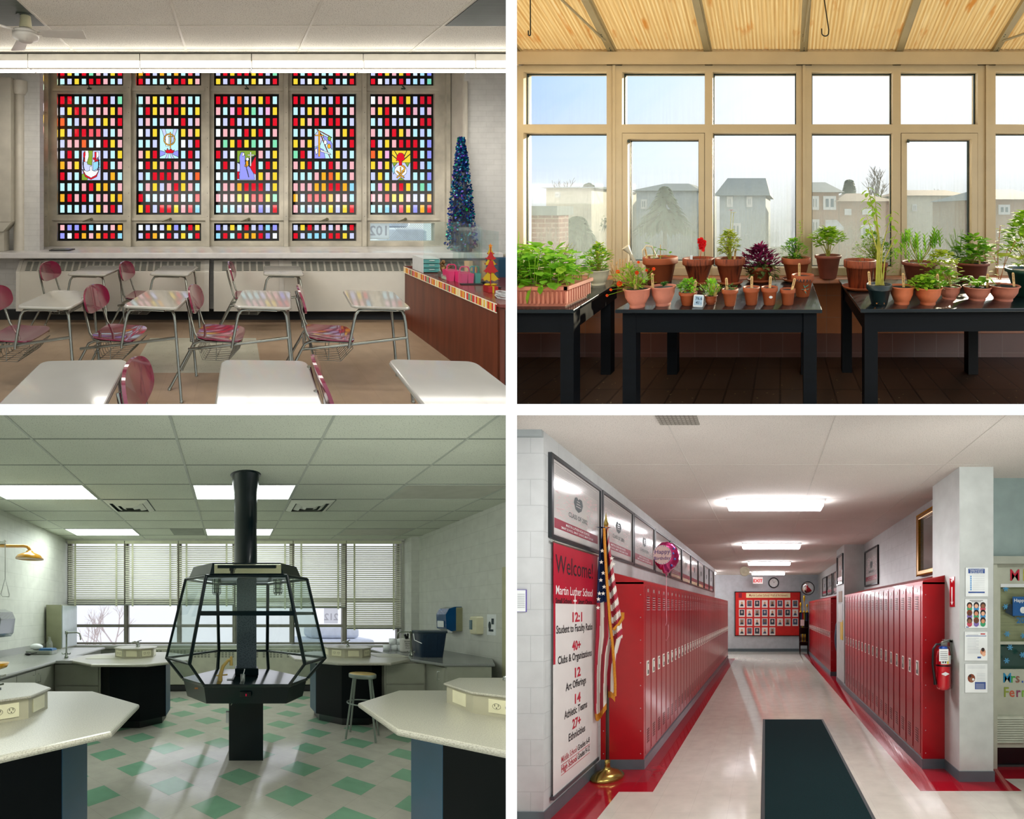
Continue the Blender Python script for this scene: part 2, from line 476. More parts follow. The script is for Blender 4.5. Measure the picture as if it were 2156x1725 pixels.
# shell
yf = 1.2
g = G().box(-4.2, 4.5, yf, 5.62, HF-.03, HF)
struct(R, 'floor', g, tan_floor, 'tan vinyl tile floor of the classroom')
g = G().box(-1.02+.06, .285, 3.90, 4.86, HF, HF+.002)
struct(R, 'trim_1', g, pale_tile, 'pale patch of replaced floor tiles under the desks')
HT = 2.25
g = G().box(-4.2, 4.5, 1.6, 4.86, HC, HC+.03).box(-4.2, 4.5, 4.83, 4.86, HC, HT).box(-4.2, 4.5, 4.83, 6.2, HT, HT+.03)
struct(R, 'ceiling', g, ceil_cl, 'speckled acoustic board ceiling of the classroom')
g = G()
for k in range(-3, 4):
    x = -.494+1.221*k
    if -4.2 < x < 4.5: g.box(x-.012, x+.012, 1.6, 4.83, HC-.004, HC)
for k in range(-3, 4):
    y = 3.825+.61*k
    if 1.6 < y < 4.8: g.box(-4.2, 4.5, y-.011, y+.011, HC-.003, HC+.001)
struct(R, 'trim_2', g, GRIDM, 'painted metal grid of the classroom ceiling')
dark_grille = tiles('dark_louvre', '#4a5650', '#20302c', 3.0, .02, .006, .5, offset=0, bump=.5)
for i, x in enumerate((1.954, -2.926)):
    g = G().box(x+.02, x+1.2, 3.225, 3.815, HC-.006, HC)
    a = R.obj('return_air_grille', g, dark_grille, None, ('dark louvred ceiling grille at the right end of the ceiling', 'dark louvred ceiling grille behind the ceiling fan')[i], 'vent', 'louvred ceiling grilles')
DW = 6.10                                   # window plane
def xw(px): return R.X(px, DW)
def zw(py): return R.Z(py, DW)
# walls beside and below the windows
SILL = -.7235
g = G().box(-4.2, 4.5, 5.62, 5.72, HF, -.80)                     # under the sill
g.box(-4.2, xw(92), 5.72, 6.2, HF, HT).box(xw(947), 4.5, 5.72, 6.2, HF, HT).box(-4.2, 4.5, 6.16, 6.2, 2.0, HT)
g.box(R.X(50, 5.66), R.X(88, 5.66), 5.60, 5.72, SILL, HT)         # shallow pier at the left
struct(R, 'wall_back', g, beigewall, 'white painted brick wall around the stained glass')
g = G().box(-4.3, -4.2, 1.3, 6.2, HF, HT); struct(R, 'wall_left', g, beigewall)
g = G().box(-4.2, 4.5, 5.63, 5.66, -.865, -.80, .004).box(-4.2, 4.5, 5.60, 5.63, -.80, -.775, .004)
struct(R, 'trim_3', g, pm('sill_rail_paint', '#b9b3a4', .5), 'moulded rail under the long sill')
sill_m = pm('sill_paint', '#dcdad8', .22, coat=.3)
g = G().box(-4.2, R.X(1052, 5.4)+.02, 5.36, 6.12, -.80, SILL, .012)
struct(R, 'trim_4', g, sill_m, 'long glossy white window sill')
g = G().box(-4.2, 4.5, 5.585, 5.62, HF, -1.52)
struct(R, 'baseboard_back', g, pm('black_vinyl_base', '#12181c', .4))
# pipes at the left end
pipe_m = pm('pipe_paint', '#c9c4b6', .45)
t = R.root('pipe_chase', 'boxed beige pipe with an angled foot at the left edge of the classroom', 'pipe', (-3.05, 5.5, SILL))
x0, x1 = R.X(4, 5.5), R.X(27, 5.5)
R.obj('casing', G().box(x0, x1, 5.45, 5.62, R.Z(468, 5.5), HC, .012), pipe_m, t)
R.obj('angled_foot', G().prism([(x0, 5.45, R.Z(468, 5.5)), (x1, 5.45, R.Z(468, 5.5)), (x1, 5.6, R.Z(468, 5.5)), (x0, 5.6, R.Z(468, 5.5))],
      [(x0-.1, 5.45, R.Z(487, 5.5)), (R.X(11, 5.5), 5.45, R.Z(487, 5.5)), (R.X(11, 5.5), 5.6, R.Z(487, 5.5)), (x0-.1, 5.6, R.Z(487, 5.5))]), pipe_m, t)
R.obj('lower_pipe', G().box(x0-.12, R.X(11, 5.5), 5.47, 5.6, SILL, R.Z(487, 5.5), .01), pipe_m, t)
t = R.root('steam_pipe', 'round painted pipe rising beside the left brick pier', 'pipe', (R.X(40, 5.6), 5.6, SILL))
R.obj('pipe', G().lathe([(.075, SILL), (.075, HC-.02)], (R.X(40, 5.6), 5.62, 0), 20), pipe_m, t)
R.obj('collar', G().lathe([(.09, HC-.2), (.12, HC-.15), (.12, HC-.02)], (R.X(40, 5.6), 5.62, 0), 20), pipe_m, t)
t = R.root('standpipe', 'thin painted pipe behind the tinsel tree', 'pipe', (R.X(979, 5.68), 5.68, SILL))
R.obj('pipe', G().lathe([(.035, SILL), (.035, HC)], (R.X(979, 5.68), 5.68, 0), 14), pipe_m, t)
g = G().box(R.X(-30, 5.5), R.X(3, 5.5), 5.56, 5.58, R.Z(373, 5.5), R.Z(304, 5.5))
R.obj('wall_notice', g, pm('paper_white', '#e6e4dc', .7), None, 'white paper notice at the far left edge of the classroom wall', 'poster')
# ---- stained glass
PAL = dict(R='#e3132a', S='#f4606a', P='#fbb7bd', Y='#ffd83c', O='#ffb42c', T='#ff6a34', C='#c4f2f7', B='#98daf2', W='#f6fdff',
           L='#cfd4ff', V='#9c9dfa', G='#86e2b2', M='#f7b4dc', K='#000000')
keys = list(PAL)
glassm = [pm('leading_black', '#030809', .35, var=0)]+[tint('stained_'+k, PAL[k]) for k in keys]
NAV = tint('stained_navy', '#3a3aa0'); WHT = tint('stained_clear', '#fbfbf6'); GRN = tint('stained_leaf', '#8aa83a'); LEAD = pm('lead_line', '#10202c', .4, var=0)
art_m = [LEAD, tint('stained_R', ''), WHT, tint('stained_Y', ''), tint('stained_O', ''), tint('stained_V', ''), tint('stained_L', ''), tint('stained_B', ''), GRN, tint('stained_C', '')]
A = dict(k=0, r=1, w=2, y=3, o=4, v=5, l=6, b=7, g=8, c=9)
PAN = [
 ('RYCRGPLYR CLYCRRPCL', 'RRCCLLRLG LYRSCPPYS TCLPYLYPR YLRRSSLCP LPPTCWRYP LRC###LCY OPY###RCP RLC###LOC CCCPRYOCP ORPRCPPYO CCCLLYPRL', 'PVVRBWLPO VWROPORRB'),
 ('ORLOCOCSL RLCCWRRYP', 'CPYCYRPCC CRYPPRYCY LPCLPWRLP WLY###YPY CCL###WLR PYR###CRL WRYPRPLPC LCRRRPYLT CPYLPRYPC RCCLLRWCR YRLRRYPSB', 'WLWLYVCRY LROWRLYCR'),
 ('LRYRRYRLG YLRCCYWLR', 'RRLTLPYRC PCMRYGLMY WLRLLCCRR WPPCRYRCP PGYRYGCPG RLW###PLY CRL###CRY WCC###YPY CPPORRRLY PPPYYRRYG CCCLPPVLR', 'VLYCRLVBV BRCROORVW'),
 ('RCRLCCRPY YLWYCRLCR', 'RRCCLLRLC CLYPYRPCP RYPRLRRCL CLC###PYR YPY###LCR GRL###YLC PYRCCRPLP CCCPOTYCP PPPOORROB OLRRROPPB PCLCCYLYR', 'LYRLPLPCR RLBBBRRYL'),
 ('LRYPYRWCV RWLLRLCLG', 'WPPYRYLRR PYRWWRPLP CLRLLCWRR PCPRYPCLC RLYPRRRCV TYM###RCV YMY###RLB LYC###CCV CMYPRYCGB PPRYYPLLO CCBLSYVOR', None)]
COLX = [(123, 261), (288, 424), (451, 587), (614, 749), (777, 912)]
def glass_panel(px0, px1, py0, py1, rows, r0, pitch, ch, name, parent):
    "black leaded sheet with a grid of coloured cells, 9 to a row"
    y = DW; g = G(); x0, x1 = xw(px0), xw(px1); n = 9
    cw = (x1-x0)/9.12; cx = [x0+.56*cw+cw*i for i in range(n)]; hw = cw*.295
    rz = [(zw(r0+pitch*i), zw(r0+pitch*i+ch)) for i in range(len(rows))]
    def blk(a, b, c, d):
        if b-a > 1e-4 and c-d > 1e-4: g.m = 0; g.box(a, b, y-.004, y, d, c)
    zt = zw(py0)
    for j, row in enumerate(rows):
        z1, z0 = rz[j]
        blk(x0, x1, zt, z1)
        xa = x0
        for i, ch_ in enumerate(row):
            if ch_ == '#': continue
            blk(xa, cx[i]-hw, z1, z0); xa = cx[i]+hw
            g.m = 1+keys.index(ch_); g.quad((cx[i]-hw, y-.002, z0), (cx[i]+hw, y-.002, z0), (cx[i]+hw, y-.002, z1), (cx[i]-hw, y-.002, z1))
            if ch_ != '#' and i+1 < n and row[i+1] == '#': blk(xa, cx[3]-hw, z1, z0); xa = cx[5]+hw
        blk(xa, x1, z1, z0); zt = z0
        if '#' in row and j+1 < len(rows) and '#' in rows[j+1]:   # the opening for the picture runs through
            zn = rz[j+1][0]; blk(x0, cx[3]-hw, z0, zn); blk(cx[5]+hw, x1, z0, zn); zt = zn
    blk(x0, x1, zt, zw(py1))
    R.obj(name, g, glassm, parent)
    js = [j for j, r in enumerate(rows) if '#' in r]
    if js: return (cx[3]-hw, cx[5]+hw, rz[js[-1]][1], rz[js[0]][0])
ART = [
 [('l', [(0, 0), (1, 0), (1, 1), (0, 1)]), ('g', [(0, 0), (.3, 0), (.45, .35), (0, .2)]), ('g', [(.3, .55), (.55, .5), (.6, 1), (.25, 1)]), ('b', [(.6, .3), (1, .45), (1, .7), (.6, .6)]),
  ('w', [(.18, .62), (.3, .62), (.38, .8), (.36, 1), (.14, 1), (.1, .8)]), ('r', [(.1, .66), (.17, .62), (.2, 1), (.08, .92)]),
  ('w', [(.72, .7), (.92, .8), (.9, .97), (.7, .97)]), ('r', [(.7, .62), (.78, .62), (.78, .97), (.7, .97)]), ('r', [(.6, .72), (.92, .62), (.94, .67), (.62, .78)]),
  ('k', 'ring', .5, .56, .40, .40, .028, 150, 390), ('r', [(.0, .4), (.2, .22), (.5, .1), (.8, .22), (.98, .42), (.8, .12), (.5, .02), (.2, .12)]),
  ('w', [(.06, .36), (.22, .18), (.5, .08), (.78, .18), (.94, .36), (.7, .3), (.56, .34), (.56, .46), (.44, .48), (.44, .34), (.3, .3)])],
 [('c', [(0, 0), (1, 0), (1, 1), (0, 1)]), ('l', [(.1, 1), (.35, .55), (.5, .45), (.3, 1)]), ('l', [(.95, 1), (.7, .55), (.6, .5), (.75, 1)]), ('v', [(0, .28), (.3, .22), (.3, .14), (0, .06)]), ('v', [(1, .28), (.7, .22), (.7, .14), (1, .06)]),
  ('l', [(.3, 0), (.42, .18), (.5, .18), (.45, 0)]), ('l', [(.65, 0), (.55, .18), (.62, .18), (.8, 0)]), ('w', [(.33, .42), (.5, .42), (.5, .82), (.33, .78)]),
  ('o', 'ring', .53, .65, .27, .17, .035, 0, 360), ('o', [(.555, .36), (.605, .36), (.605, .9), (.555, .9)]), ('o', [(.46, .74), (.70, .74), (.70, .765), (.46, .765)]),
  ('r', [(.26, .3), (.36, .18), (.72, .18), (.82, .3), (.7, .27), (.6, .34), (.5, .27), (.42, .35), (.36, .26)])],
 [('g', [(0, .6), (0, 1), (1, 1), (1, .85), (.5, .7)]), ('l', [(0, 0), (1, 0), (1, .3), (0, .6)]), ('r', [(.62, .35), (1, .2), (1, .82), (.8, .6)]), ('r', [(0, .3), (.12, .3), (.1, .05), (0, .05)]),
  ('v', [(.12, .02), (.16, .45), (.12, .8), (.22, .96), (.36, .96), (.42, .85), (.42, .62), (.72, .42), (.92, .2), (.95, .02)]), ('w', [(.29, .8), (.4, .86), (.38, .93), (.28, .93)]),
  ('o', [(.4, .48), (.52, .44), (.62, .52), (.6, .66), (.5, .68)]), ('w', 'disc', .56, .72, .08, .06), ('w', [(.7, .48), (.76, .48), (.76, .97), (.7, .97)]), ('w', [(.56, .84), (.92, .84), (.92, .88), (.56, .88)]),
  ('k', [(.44, .6), (.5, .4), (.62, .1), (.65, .1), (.52, .42), (.47, .6)])],
 [('c', [(0, 0), (1, 0), (1, 1), (0, 1)]), ('v', [(0, 0), (.6, 0), (.5, .3), (.15, .4), (0, .35)]), ('l', [(0, .4), (.3, .45), (.5, .75), (.2, .95), (0, .8)]), ('v', [(.45, .8), (.8, .7), (.98, .5), (.98, .3), (.6, .6)]),
  ('r', [(.12, .98), (.97, .7), (.97, .72), (.14, 1)]), ('r', [(.3, .85), (.86, .0), (.89, .0), (.33, .87)]), ('o', [(.22, .07), (.31, .07), (.31, .96), (.22, .96)]), ('o', [(.04, .77), (.5, .77), (.5, .81), (.04, .81)]),
  ('g', 'disc', .82, .68, .09, .08), ('w', 'disc', .6, .55, .09, .08), ('o', 'disc', .8, .42, .09, .08), ('w', [(.32, .24), (.8, .15), (.92, .12), (.86, .18), (.34, .3)]), ('w', [(.02, .3), (.14, .36), (.18, .2), (.1, .12)])],
 [('y', [(0, .6), (1, .6), (1, 1), (0, 1)]), ('l', [(0, 0), (1, 0), (1, .6), (0, .6)]), ('g', [(.02, .6), (.3, .6), (.12, .45)]), ('g', [(.72, .6), (.98, .6), (.86, .45)]), ('g', [(.3, 0), (.7, 0), (.5, .1)]),
  ('b', [(0, .35), (.1, .5), (.2, .4), (.1, .2)]), ('k', [(.48, .6), (0, .86), (0, .88), (.5, .62)]), ('k', [(.48, .6), (.14, 1), (.16, 1), (.5, .62)]), ('k', [(.5, .6), (.8, 1), (.83, 1), (.53, .6)]), ('k', [(.5, .6), (1, .88), (1, .9), (.5, .63)]),
  ('w', 'disc', .48, .32, .34, .19), ('r', [(.4, .5), (.54, .5), (.56, .66), (.7, .7), (.66, .88), (.55, .93), (.4, .93), (.28, .84), (.24, .66), (.38, .68)]),
  ('o', [(.44, .06), (.5, .06), (.5, .46), (.44, .46)]), ('o', [(.24, .1), (.29, .07), (.7, .3), (.66, .33)]), ('o', [(.7, .1), (.65, .07), (.24, .3), (.28, .33)]), ('o', 'ring', .53, .4, .13, .07, .05, -90, 90)]]
def inpoly(u, v, pts):
    c = False; n = len(pts)
    for q in range(n):
        (x1, y1), (x2, y2) = pts[q], pts[q-1]
        if (y1 > v) != (y2 > v) and u < (x2-x1)*(v-y1)/(y2-y1)+x1: c = not c
    return c
def artwork(i, box, parent):
    "one picture of leaded glass, drawn cell by cell with dark lead between its pieces"
    xa, xb, za, zb = box; nx, nz = 56, 88; ids = [[-1]*nx for _ in range(nz)]; cols = []
    for it in ART[i]:
        if it[1] == 'disc':
            _, _, cx, cy, rx, ry = it; shapes = [[(cx+rx*math.cos(a*PI/8), cy+ry*math.sin(a*PI/8)) for a in range(16)]]
        elif it[1] == 'ring':
            _, _, cx, cy, rx, ry, th, a0, a1 = it; n = 24; bb = [math.radians(a0+(a1-a0)*q/n) for q in range(n+1)]
            shapes = [[(cx+rx*math.cos(b), cy+ry*math.sin(b)) for b in bb]+[(cx+(rx+th*1.5)*math.cos(b), cy+(ry+th)*math.sin(b)) for b in reversed(bb)]]
        else: shapes = [it[1]]
        cols.append(A[it[0]])
        for sh in shapes:
            for r in range(nz):
                for c in range(nx):
                    if inpoly((c+.5)/nx, (r+.5)/nz, sh): ids[r][c] = len(cols)-1
    g = G(); y = DW-.002
    def mat_at(r, c):
        k = ids[r][c]
        if k < 0: return 0
        for dr, dc in ((0, 1), (1, 0), (1, 1)):
            if r+dr < nz and c+dc < nx and ids[r+dr][c+dc] != k: return 0
        return cols[k]
    for r in range(nz):
        c = 0
        while c < nx:
            m = mat_at(r, c); c0 = c
            while c < nx and mat_at(r, c) == m: c += 1
            g.m = m; u0, u1, v0, v1 = xa+(xb-xa)*c0/nx, xa+(xb-xa)*c/nx, za+(zb-za)*r/nz, za+(zb-za)*(r+1)/nz
            g.quad((u0, y, v0), (u1, y, v0), (u1, y, v1), (u0, y, v1))
    R.obj('picture_panel', g, art_m, parent)
frame_m = pm('window_metal', '#c2bcab', .4, .1, var=.16, scale=4)
pane_clear = glassy('clear_pane')
edge = [103]+[(COLX[i][1]+COLX[i+1][0])/2 for i in range(4)]+[937]
for i, (a, b) in enumerate(COLX):
    t = R.root('window_%d' % (i+1), 'stained glass window bay %s' % ('with the anchor and dove', 'with the crown and cross', 'with the robed figure', 'with the cross and sword', 'with the hand and the clear bottom pane')[i], None, (xw((a+b)/2), DW, SILL), kind='structure')
    top, main, bot = PAN[i]
    g = G(); ex0, ex1 = xw(edge[i]), xw(edge[i+1]); zt = 1.98; zb = SILL
    fy0, fy1 = DW-.05, DW+.06
    rows = [(zt, zw(148)), (zw(182), zw(199)), (zw(452), zw(470)), (zw(507), zb)]
    g.box(ex0, xw(a), fy0, fy1, zb, zt, .004).box(xw(b), ex1, fy0, fy1, zb, zt, .004)
    for za, zc in rows[1:]: g.box(xw(a), xw(b), fy0, fy1, zc, za, .004)
    g.box(xw(edge[i])-.03, xw(edge[i])+.03, fy0-.05, fy1, zb, zt, .006)
    if i == 4: g.box(ex1-.03, ex1+.03, fy0-.05, fy1, zb, zt, .006)
    g.box(xw(a-8), xw(b+8), fy0-.02, fy0, zw(194), zw(188), .003).box(xw(a-9), xw(b+9), fy0-.02, fy0, zw(464), zw(458), .003)
    R.obj('window_frame', g, frame_m, t)
    R.obj('screw', (lambda q: ([q.box(ex0-.03+.026, ex0-.03+.034, fy0-.053, fy0-.05, zw(p)-.004, zw(p)+.004) for p in (188, 240, 293, 353, 407, 455)], q)[1])(G()), BLACK, t)
    glass_panel(a, b, 120, 181, ['CLRYCLRYC'] + top.split(), 130, 18, 11.5, 'upper_pane', t)
    bx = glass_panel(a, b, 199, 452, main.split(), 203.3, 22.85, 16, 'main_pane', t)
    artwork(i, bx, t)
    if bot: glass_panel(a, b, 470, 507, bot.split(), 473.8, 17.3, 11.3, 'lower_pane', t)
    else:
        g = G().box(xw(a), xw(b), DW-.003, DW+.001, zw(507), zw(466)); R.obj('lower_pane', g, pane_clear, t)
    xm = xw((a+b)/2)+.0
    g = G().tube([(xm-.01, fy0-.02, zw(184)), (xm, fy0-.05, zw(187)), (xm+.015, fy0-.03, zw(191))], .009, 6).box(xm-.03, xm+.03, fy0-.035, fy0-.02, zw(191), zw(188))
    R.obj('latch', g, pm('dark_bronze', '#3d4a40', .4, .6), t)
    g = G().tube([(xm+.03, fy0-.035, zw(460)), (xm-.01, fy0-.05, zw(462)), (xm-.09, fy0-.06, zw(466))], [.012, .011, .005], 6).ell((xm+.03, fy0-.03, zw(461)), .022, .015, .022)
    R.obj('handle', g, pm('bronze_handle', '#6f6c54', .4, .6), t)
struct(R, 'trim_5', G().box(xw(947)-.02, xw(947), 5.72, 6.12, SILL, HT).box(xw(92), xw(92)+.02, 5.72, 6.12, SILL, HT), pipe_m, 'painted reveal around the window wall')
# sign and mesh outside the clear pane
def backlit(name, h):
    t = NT(name); d = t.N('ShaderNodeBsdfDiffuse'); l = t.N('ShaderNodeBsdfTranslucent'); m = t.N('ShaderNodeMixShader'); m.inputs[0].default_value = .8
    for n in (d, l): n.inputs[0].default_value = (*hexc(h), 1)
    t.L(d.outputs[0], m.inputs[1]); t.L(l.outputs[0], m.inputs[2]); t.L(m.outputs[0], t.out.inputs[0]); return t.m
sgn = [backlit('sign_white', '#fbfafc'), backlit('sign_grey', '#d2cfd4')]
g = G().box(xw(779), xw(820), DW+.012, DW+.018, zw(504), zw(468)); g.m = 1
g.text('102', (xw(799), DW+.011, zw(487)), (-1, 0, 0), (0, 0, 1), .20, bold=.02)
R.obj('window_sign', g, sgn, None, 'white sign reading 102 from behind, in the clear pane', 'sign')
g = G()
for k in range(26):
    x = xw(826)+k*.033
    g.tube([(x, DW+.25, zw(512)), (x+.34, DW+.25, zw(462))], .0022, 4).tube([(x+.34, DW+.252, zw(512)), (x, DW+.252, zw(462))], .0022, 4)
R.obj('wire_mesh_guard', g, pm('galvanised', '#c9cad8', .5, .2), None, 'diamond wire mesh outside the clear pane', 'fence')
yc_ = 14.0; ca, cb = R.X(812, yc_), R.X(905, yc_)
g = G().slab(rpoly(ca, cb, yc_, yc_+4, .3), -1.55, -1.1, .08); g.slab(rpoly(ca+.15, cb-.15, yc_+1, yc_+3.2, .3), -1.1, -.72, .1)
R.obj('parked_car', g, pm('pale_car', '#e4eaf6', .5), None, 'pale parked car outside the clear pane', 'car')
# ---- fluorescent strip
yl, y2 = 4.52, 4.72
tube_m = emis('tube_light', '#fff8ee', 8.0); white_metal = pm('white_enamel', '#e4e2da', .35)
for k in range(-1, 5):
    xa = R.X(66+231.5*k, 4.6)
    t = R.root('strip_light', 'fluorescent strip light, %s of the row along the ceiling' % ('far left end', 'second from the left', 'third from the left', 'third from the right', 'second from the right', 'far right end')[k+1], 'light fixture', (xa+.61, 4.62, 1.6), 'strip lights in a row')
    R.obj('housing', G().box(xa+.003, xa+1.218, yl, y2+.06, R.Z(128, yl), R.Z(121, yl)+.04, .004).box(xa+.003, xa+1.218, yl-.002, yl+.02, R.Z(145, yl), R.Z(142, yl), .002), white_metal, t)
    R.obj('diffuser', G().box(xa+.012, xa+1.21, yl, y2, R.Z(142.5, yl), R.Z(128.5, yl), .01), tube_m, t)
    R.obj('end_cap', G().box(xa-.002, xa+.008, yl-.006, y2, R.Z(143, yl), R.Z(128, yl), .002), white_metal, t)
for k in range(-1, 5):  # unseen second row, added to brighten the classroom
    src = [o for o in bpy.data.objects if o.get('category') == 'light fixture'][k+1]
    dup(src, R, (0, -2.3, .09), 'added unseen strip light above the front desks, %s of the near row' % ('far left end', 'second from the left', 'third from the left', 'third from the right', 'second from the right', 'far right end')[k+1], 'added strip lights out of view')
# ---- ceiling fan
fx, fy = R.X(54, 3.6), 3.6
t = R.root('ceiling_fan', 'white three bladed ceiling fan at the top left corner', 'fan', (fx, fy, HC))
fanw = pm('fan_white', '#dad7cd', .35); cream = pm('fan_cream', '#d6d3ae', .4)
R.obj('canopy', G().lathe([(.075, HC-.01), (.075, HC), ], (fx, fy, 0), 20).lathe([(.016, 1.5), (.016, HC)], (fx, fy, 0), 10), pm('fan_dark', '#30403c', .5), t)
zc = R.Z(60, 3.6)
R.obj('downrod_cover', G().lathe([(.052, zc), (.05, zc+.03), (.041, zc+.11), (.036, zc+.115), (.012, zc+.12), (.012, zc+.15)], (fx, fy, 0), 24), cream, t)
zm = R.Z(88, 3.6)
R.obj('motor_housing', G().lathe([(.0, zm), (.055, zm+.002), (.06, zm+.012), (.1, zm+.028), (.107, zm+.05), (.107, zm+.062), (.1, zm+.066), (.107, zm+.07), (.105, zm+.085), (.06, zm+.105), (.05, zm+.115), (0, zm+.116)], (fx, fy, 0), 32), fanw, t)
for q, ang in enumerate((4, 124, 232)):
    M = rotz(fx, fy, zm+.075, math.radians(ang)) @ Matrix.Rotation(math.radians(-14), 4, 'X')
    g = G(M); g.box(.07, .16, -.018, .018, -.004, .004); g.slab([(.13, -.045), (.5, -.062), (.505, -.05), (.505, .055), (.5, .062), (.13, .045)], -.003, .003)
    R.obj('blade', g, fanw, t)
# ---- convector cabinets under the sill
conv = pm('convector_cream', '#d9d5c8', .35, var=.02); dkslot = pm('convector_slot', '#5c6258', .6)
zb_, zf_, zt_ = -1.5, -.984, -.845; yb, yt = 5.42, 5.52
def convector(px0, px1, label, capl, capr):
    x0, x1 = R.X(px0, yb), R.X(px1, yb)
    t = R.root('convector', label, 'radiator', ((x0+x1)/2, yb, zb_), 'convector cabinets under the sill')
    prof = [(yb, zb_), (yb, zf_), (yt, zt_), (5.6, zt_), (5.6, zb_)]
    w = .16
    R.obj('casing', G().prism([(x0, y, z) for y, z in prof], [(x1, y, z) for y, z in prof]), conv, t)
    n = max(1, int((x1-x0-.2)/.088)); g = G(); gb = G(); st = (x1-x0-.2)/n
    nrm = Vector((0, -(zt_-zf_), (yt-yb))).normalized()
    for k in range(n):
        xa = x0+.1+k*st
        for j in range(7):
            u0 = .10+.8*j/7; u1 = u0+.8/7*.62
            for q, (a, b2, m) in enumerate(((u0, u1, 0),)):
                pa = Vector((xa+.010, yb+(yt-yb)*a, zf_+(zt_-zf_)*a))+nrm*.002; pb = Vector((xa+st-.014, yb+(yt-yb)*a, zf_+(zt_-zf_)*a))+nrm*.002
                pc = Vector((xa+st-.014, yb+(yt-yb)*b2, zf_+(zt_-zf_)*b2))+nrm*.002; pd = Vector((xa+.010, yb+(yt-yb)*b2, zf_+(zt_-zf_)*b2))+nrm*.002
                g.quad(pa, pb, pc, pd)
    R.obj('grille', g, dkslot, t)
    for s, f in ((x0, capl), (x1, capr)):
        if f: R.obj('end_cap', G().prism([(s-f*.0, y-.006, z+.004) for y, z in prof], [(s+f, y-.006, z+.004) for y, z in prof]), pm('convector_cap', '#e0ddd2', .35), t)
convector(34, 440, 'cream convector cabinet at the left under the sill', .05, -.06)
convector(450, 588, 'short cream convector cabinet in the middle', -.0, 0)
convector(598, 1002, 'long cream convector cabinet running behind the teacher desk', -.06, -.05)
# ---- tray on the sill
g = G().slab(rpoly(R.X(106, 5.6), R.X(152, 5.6), 5.53, 5.73, .03), SILL, SILL+.012, .004); g.m = 1
g.slab(rpoly(R.X(112, 5.6), R.X(147, 5.6), 5.56, 5.70, .02), SILL+.012, SILL+.014)
R.obj('tray', g, [BLACK, pm('tray_inlay', '#8e9594', .3, .5)], None, 'dark flat tray lying on the left end of the sill', 'tray')
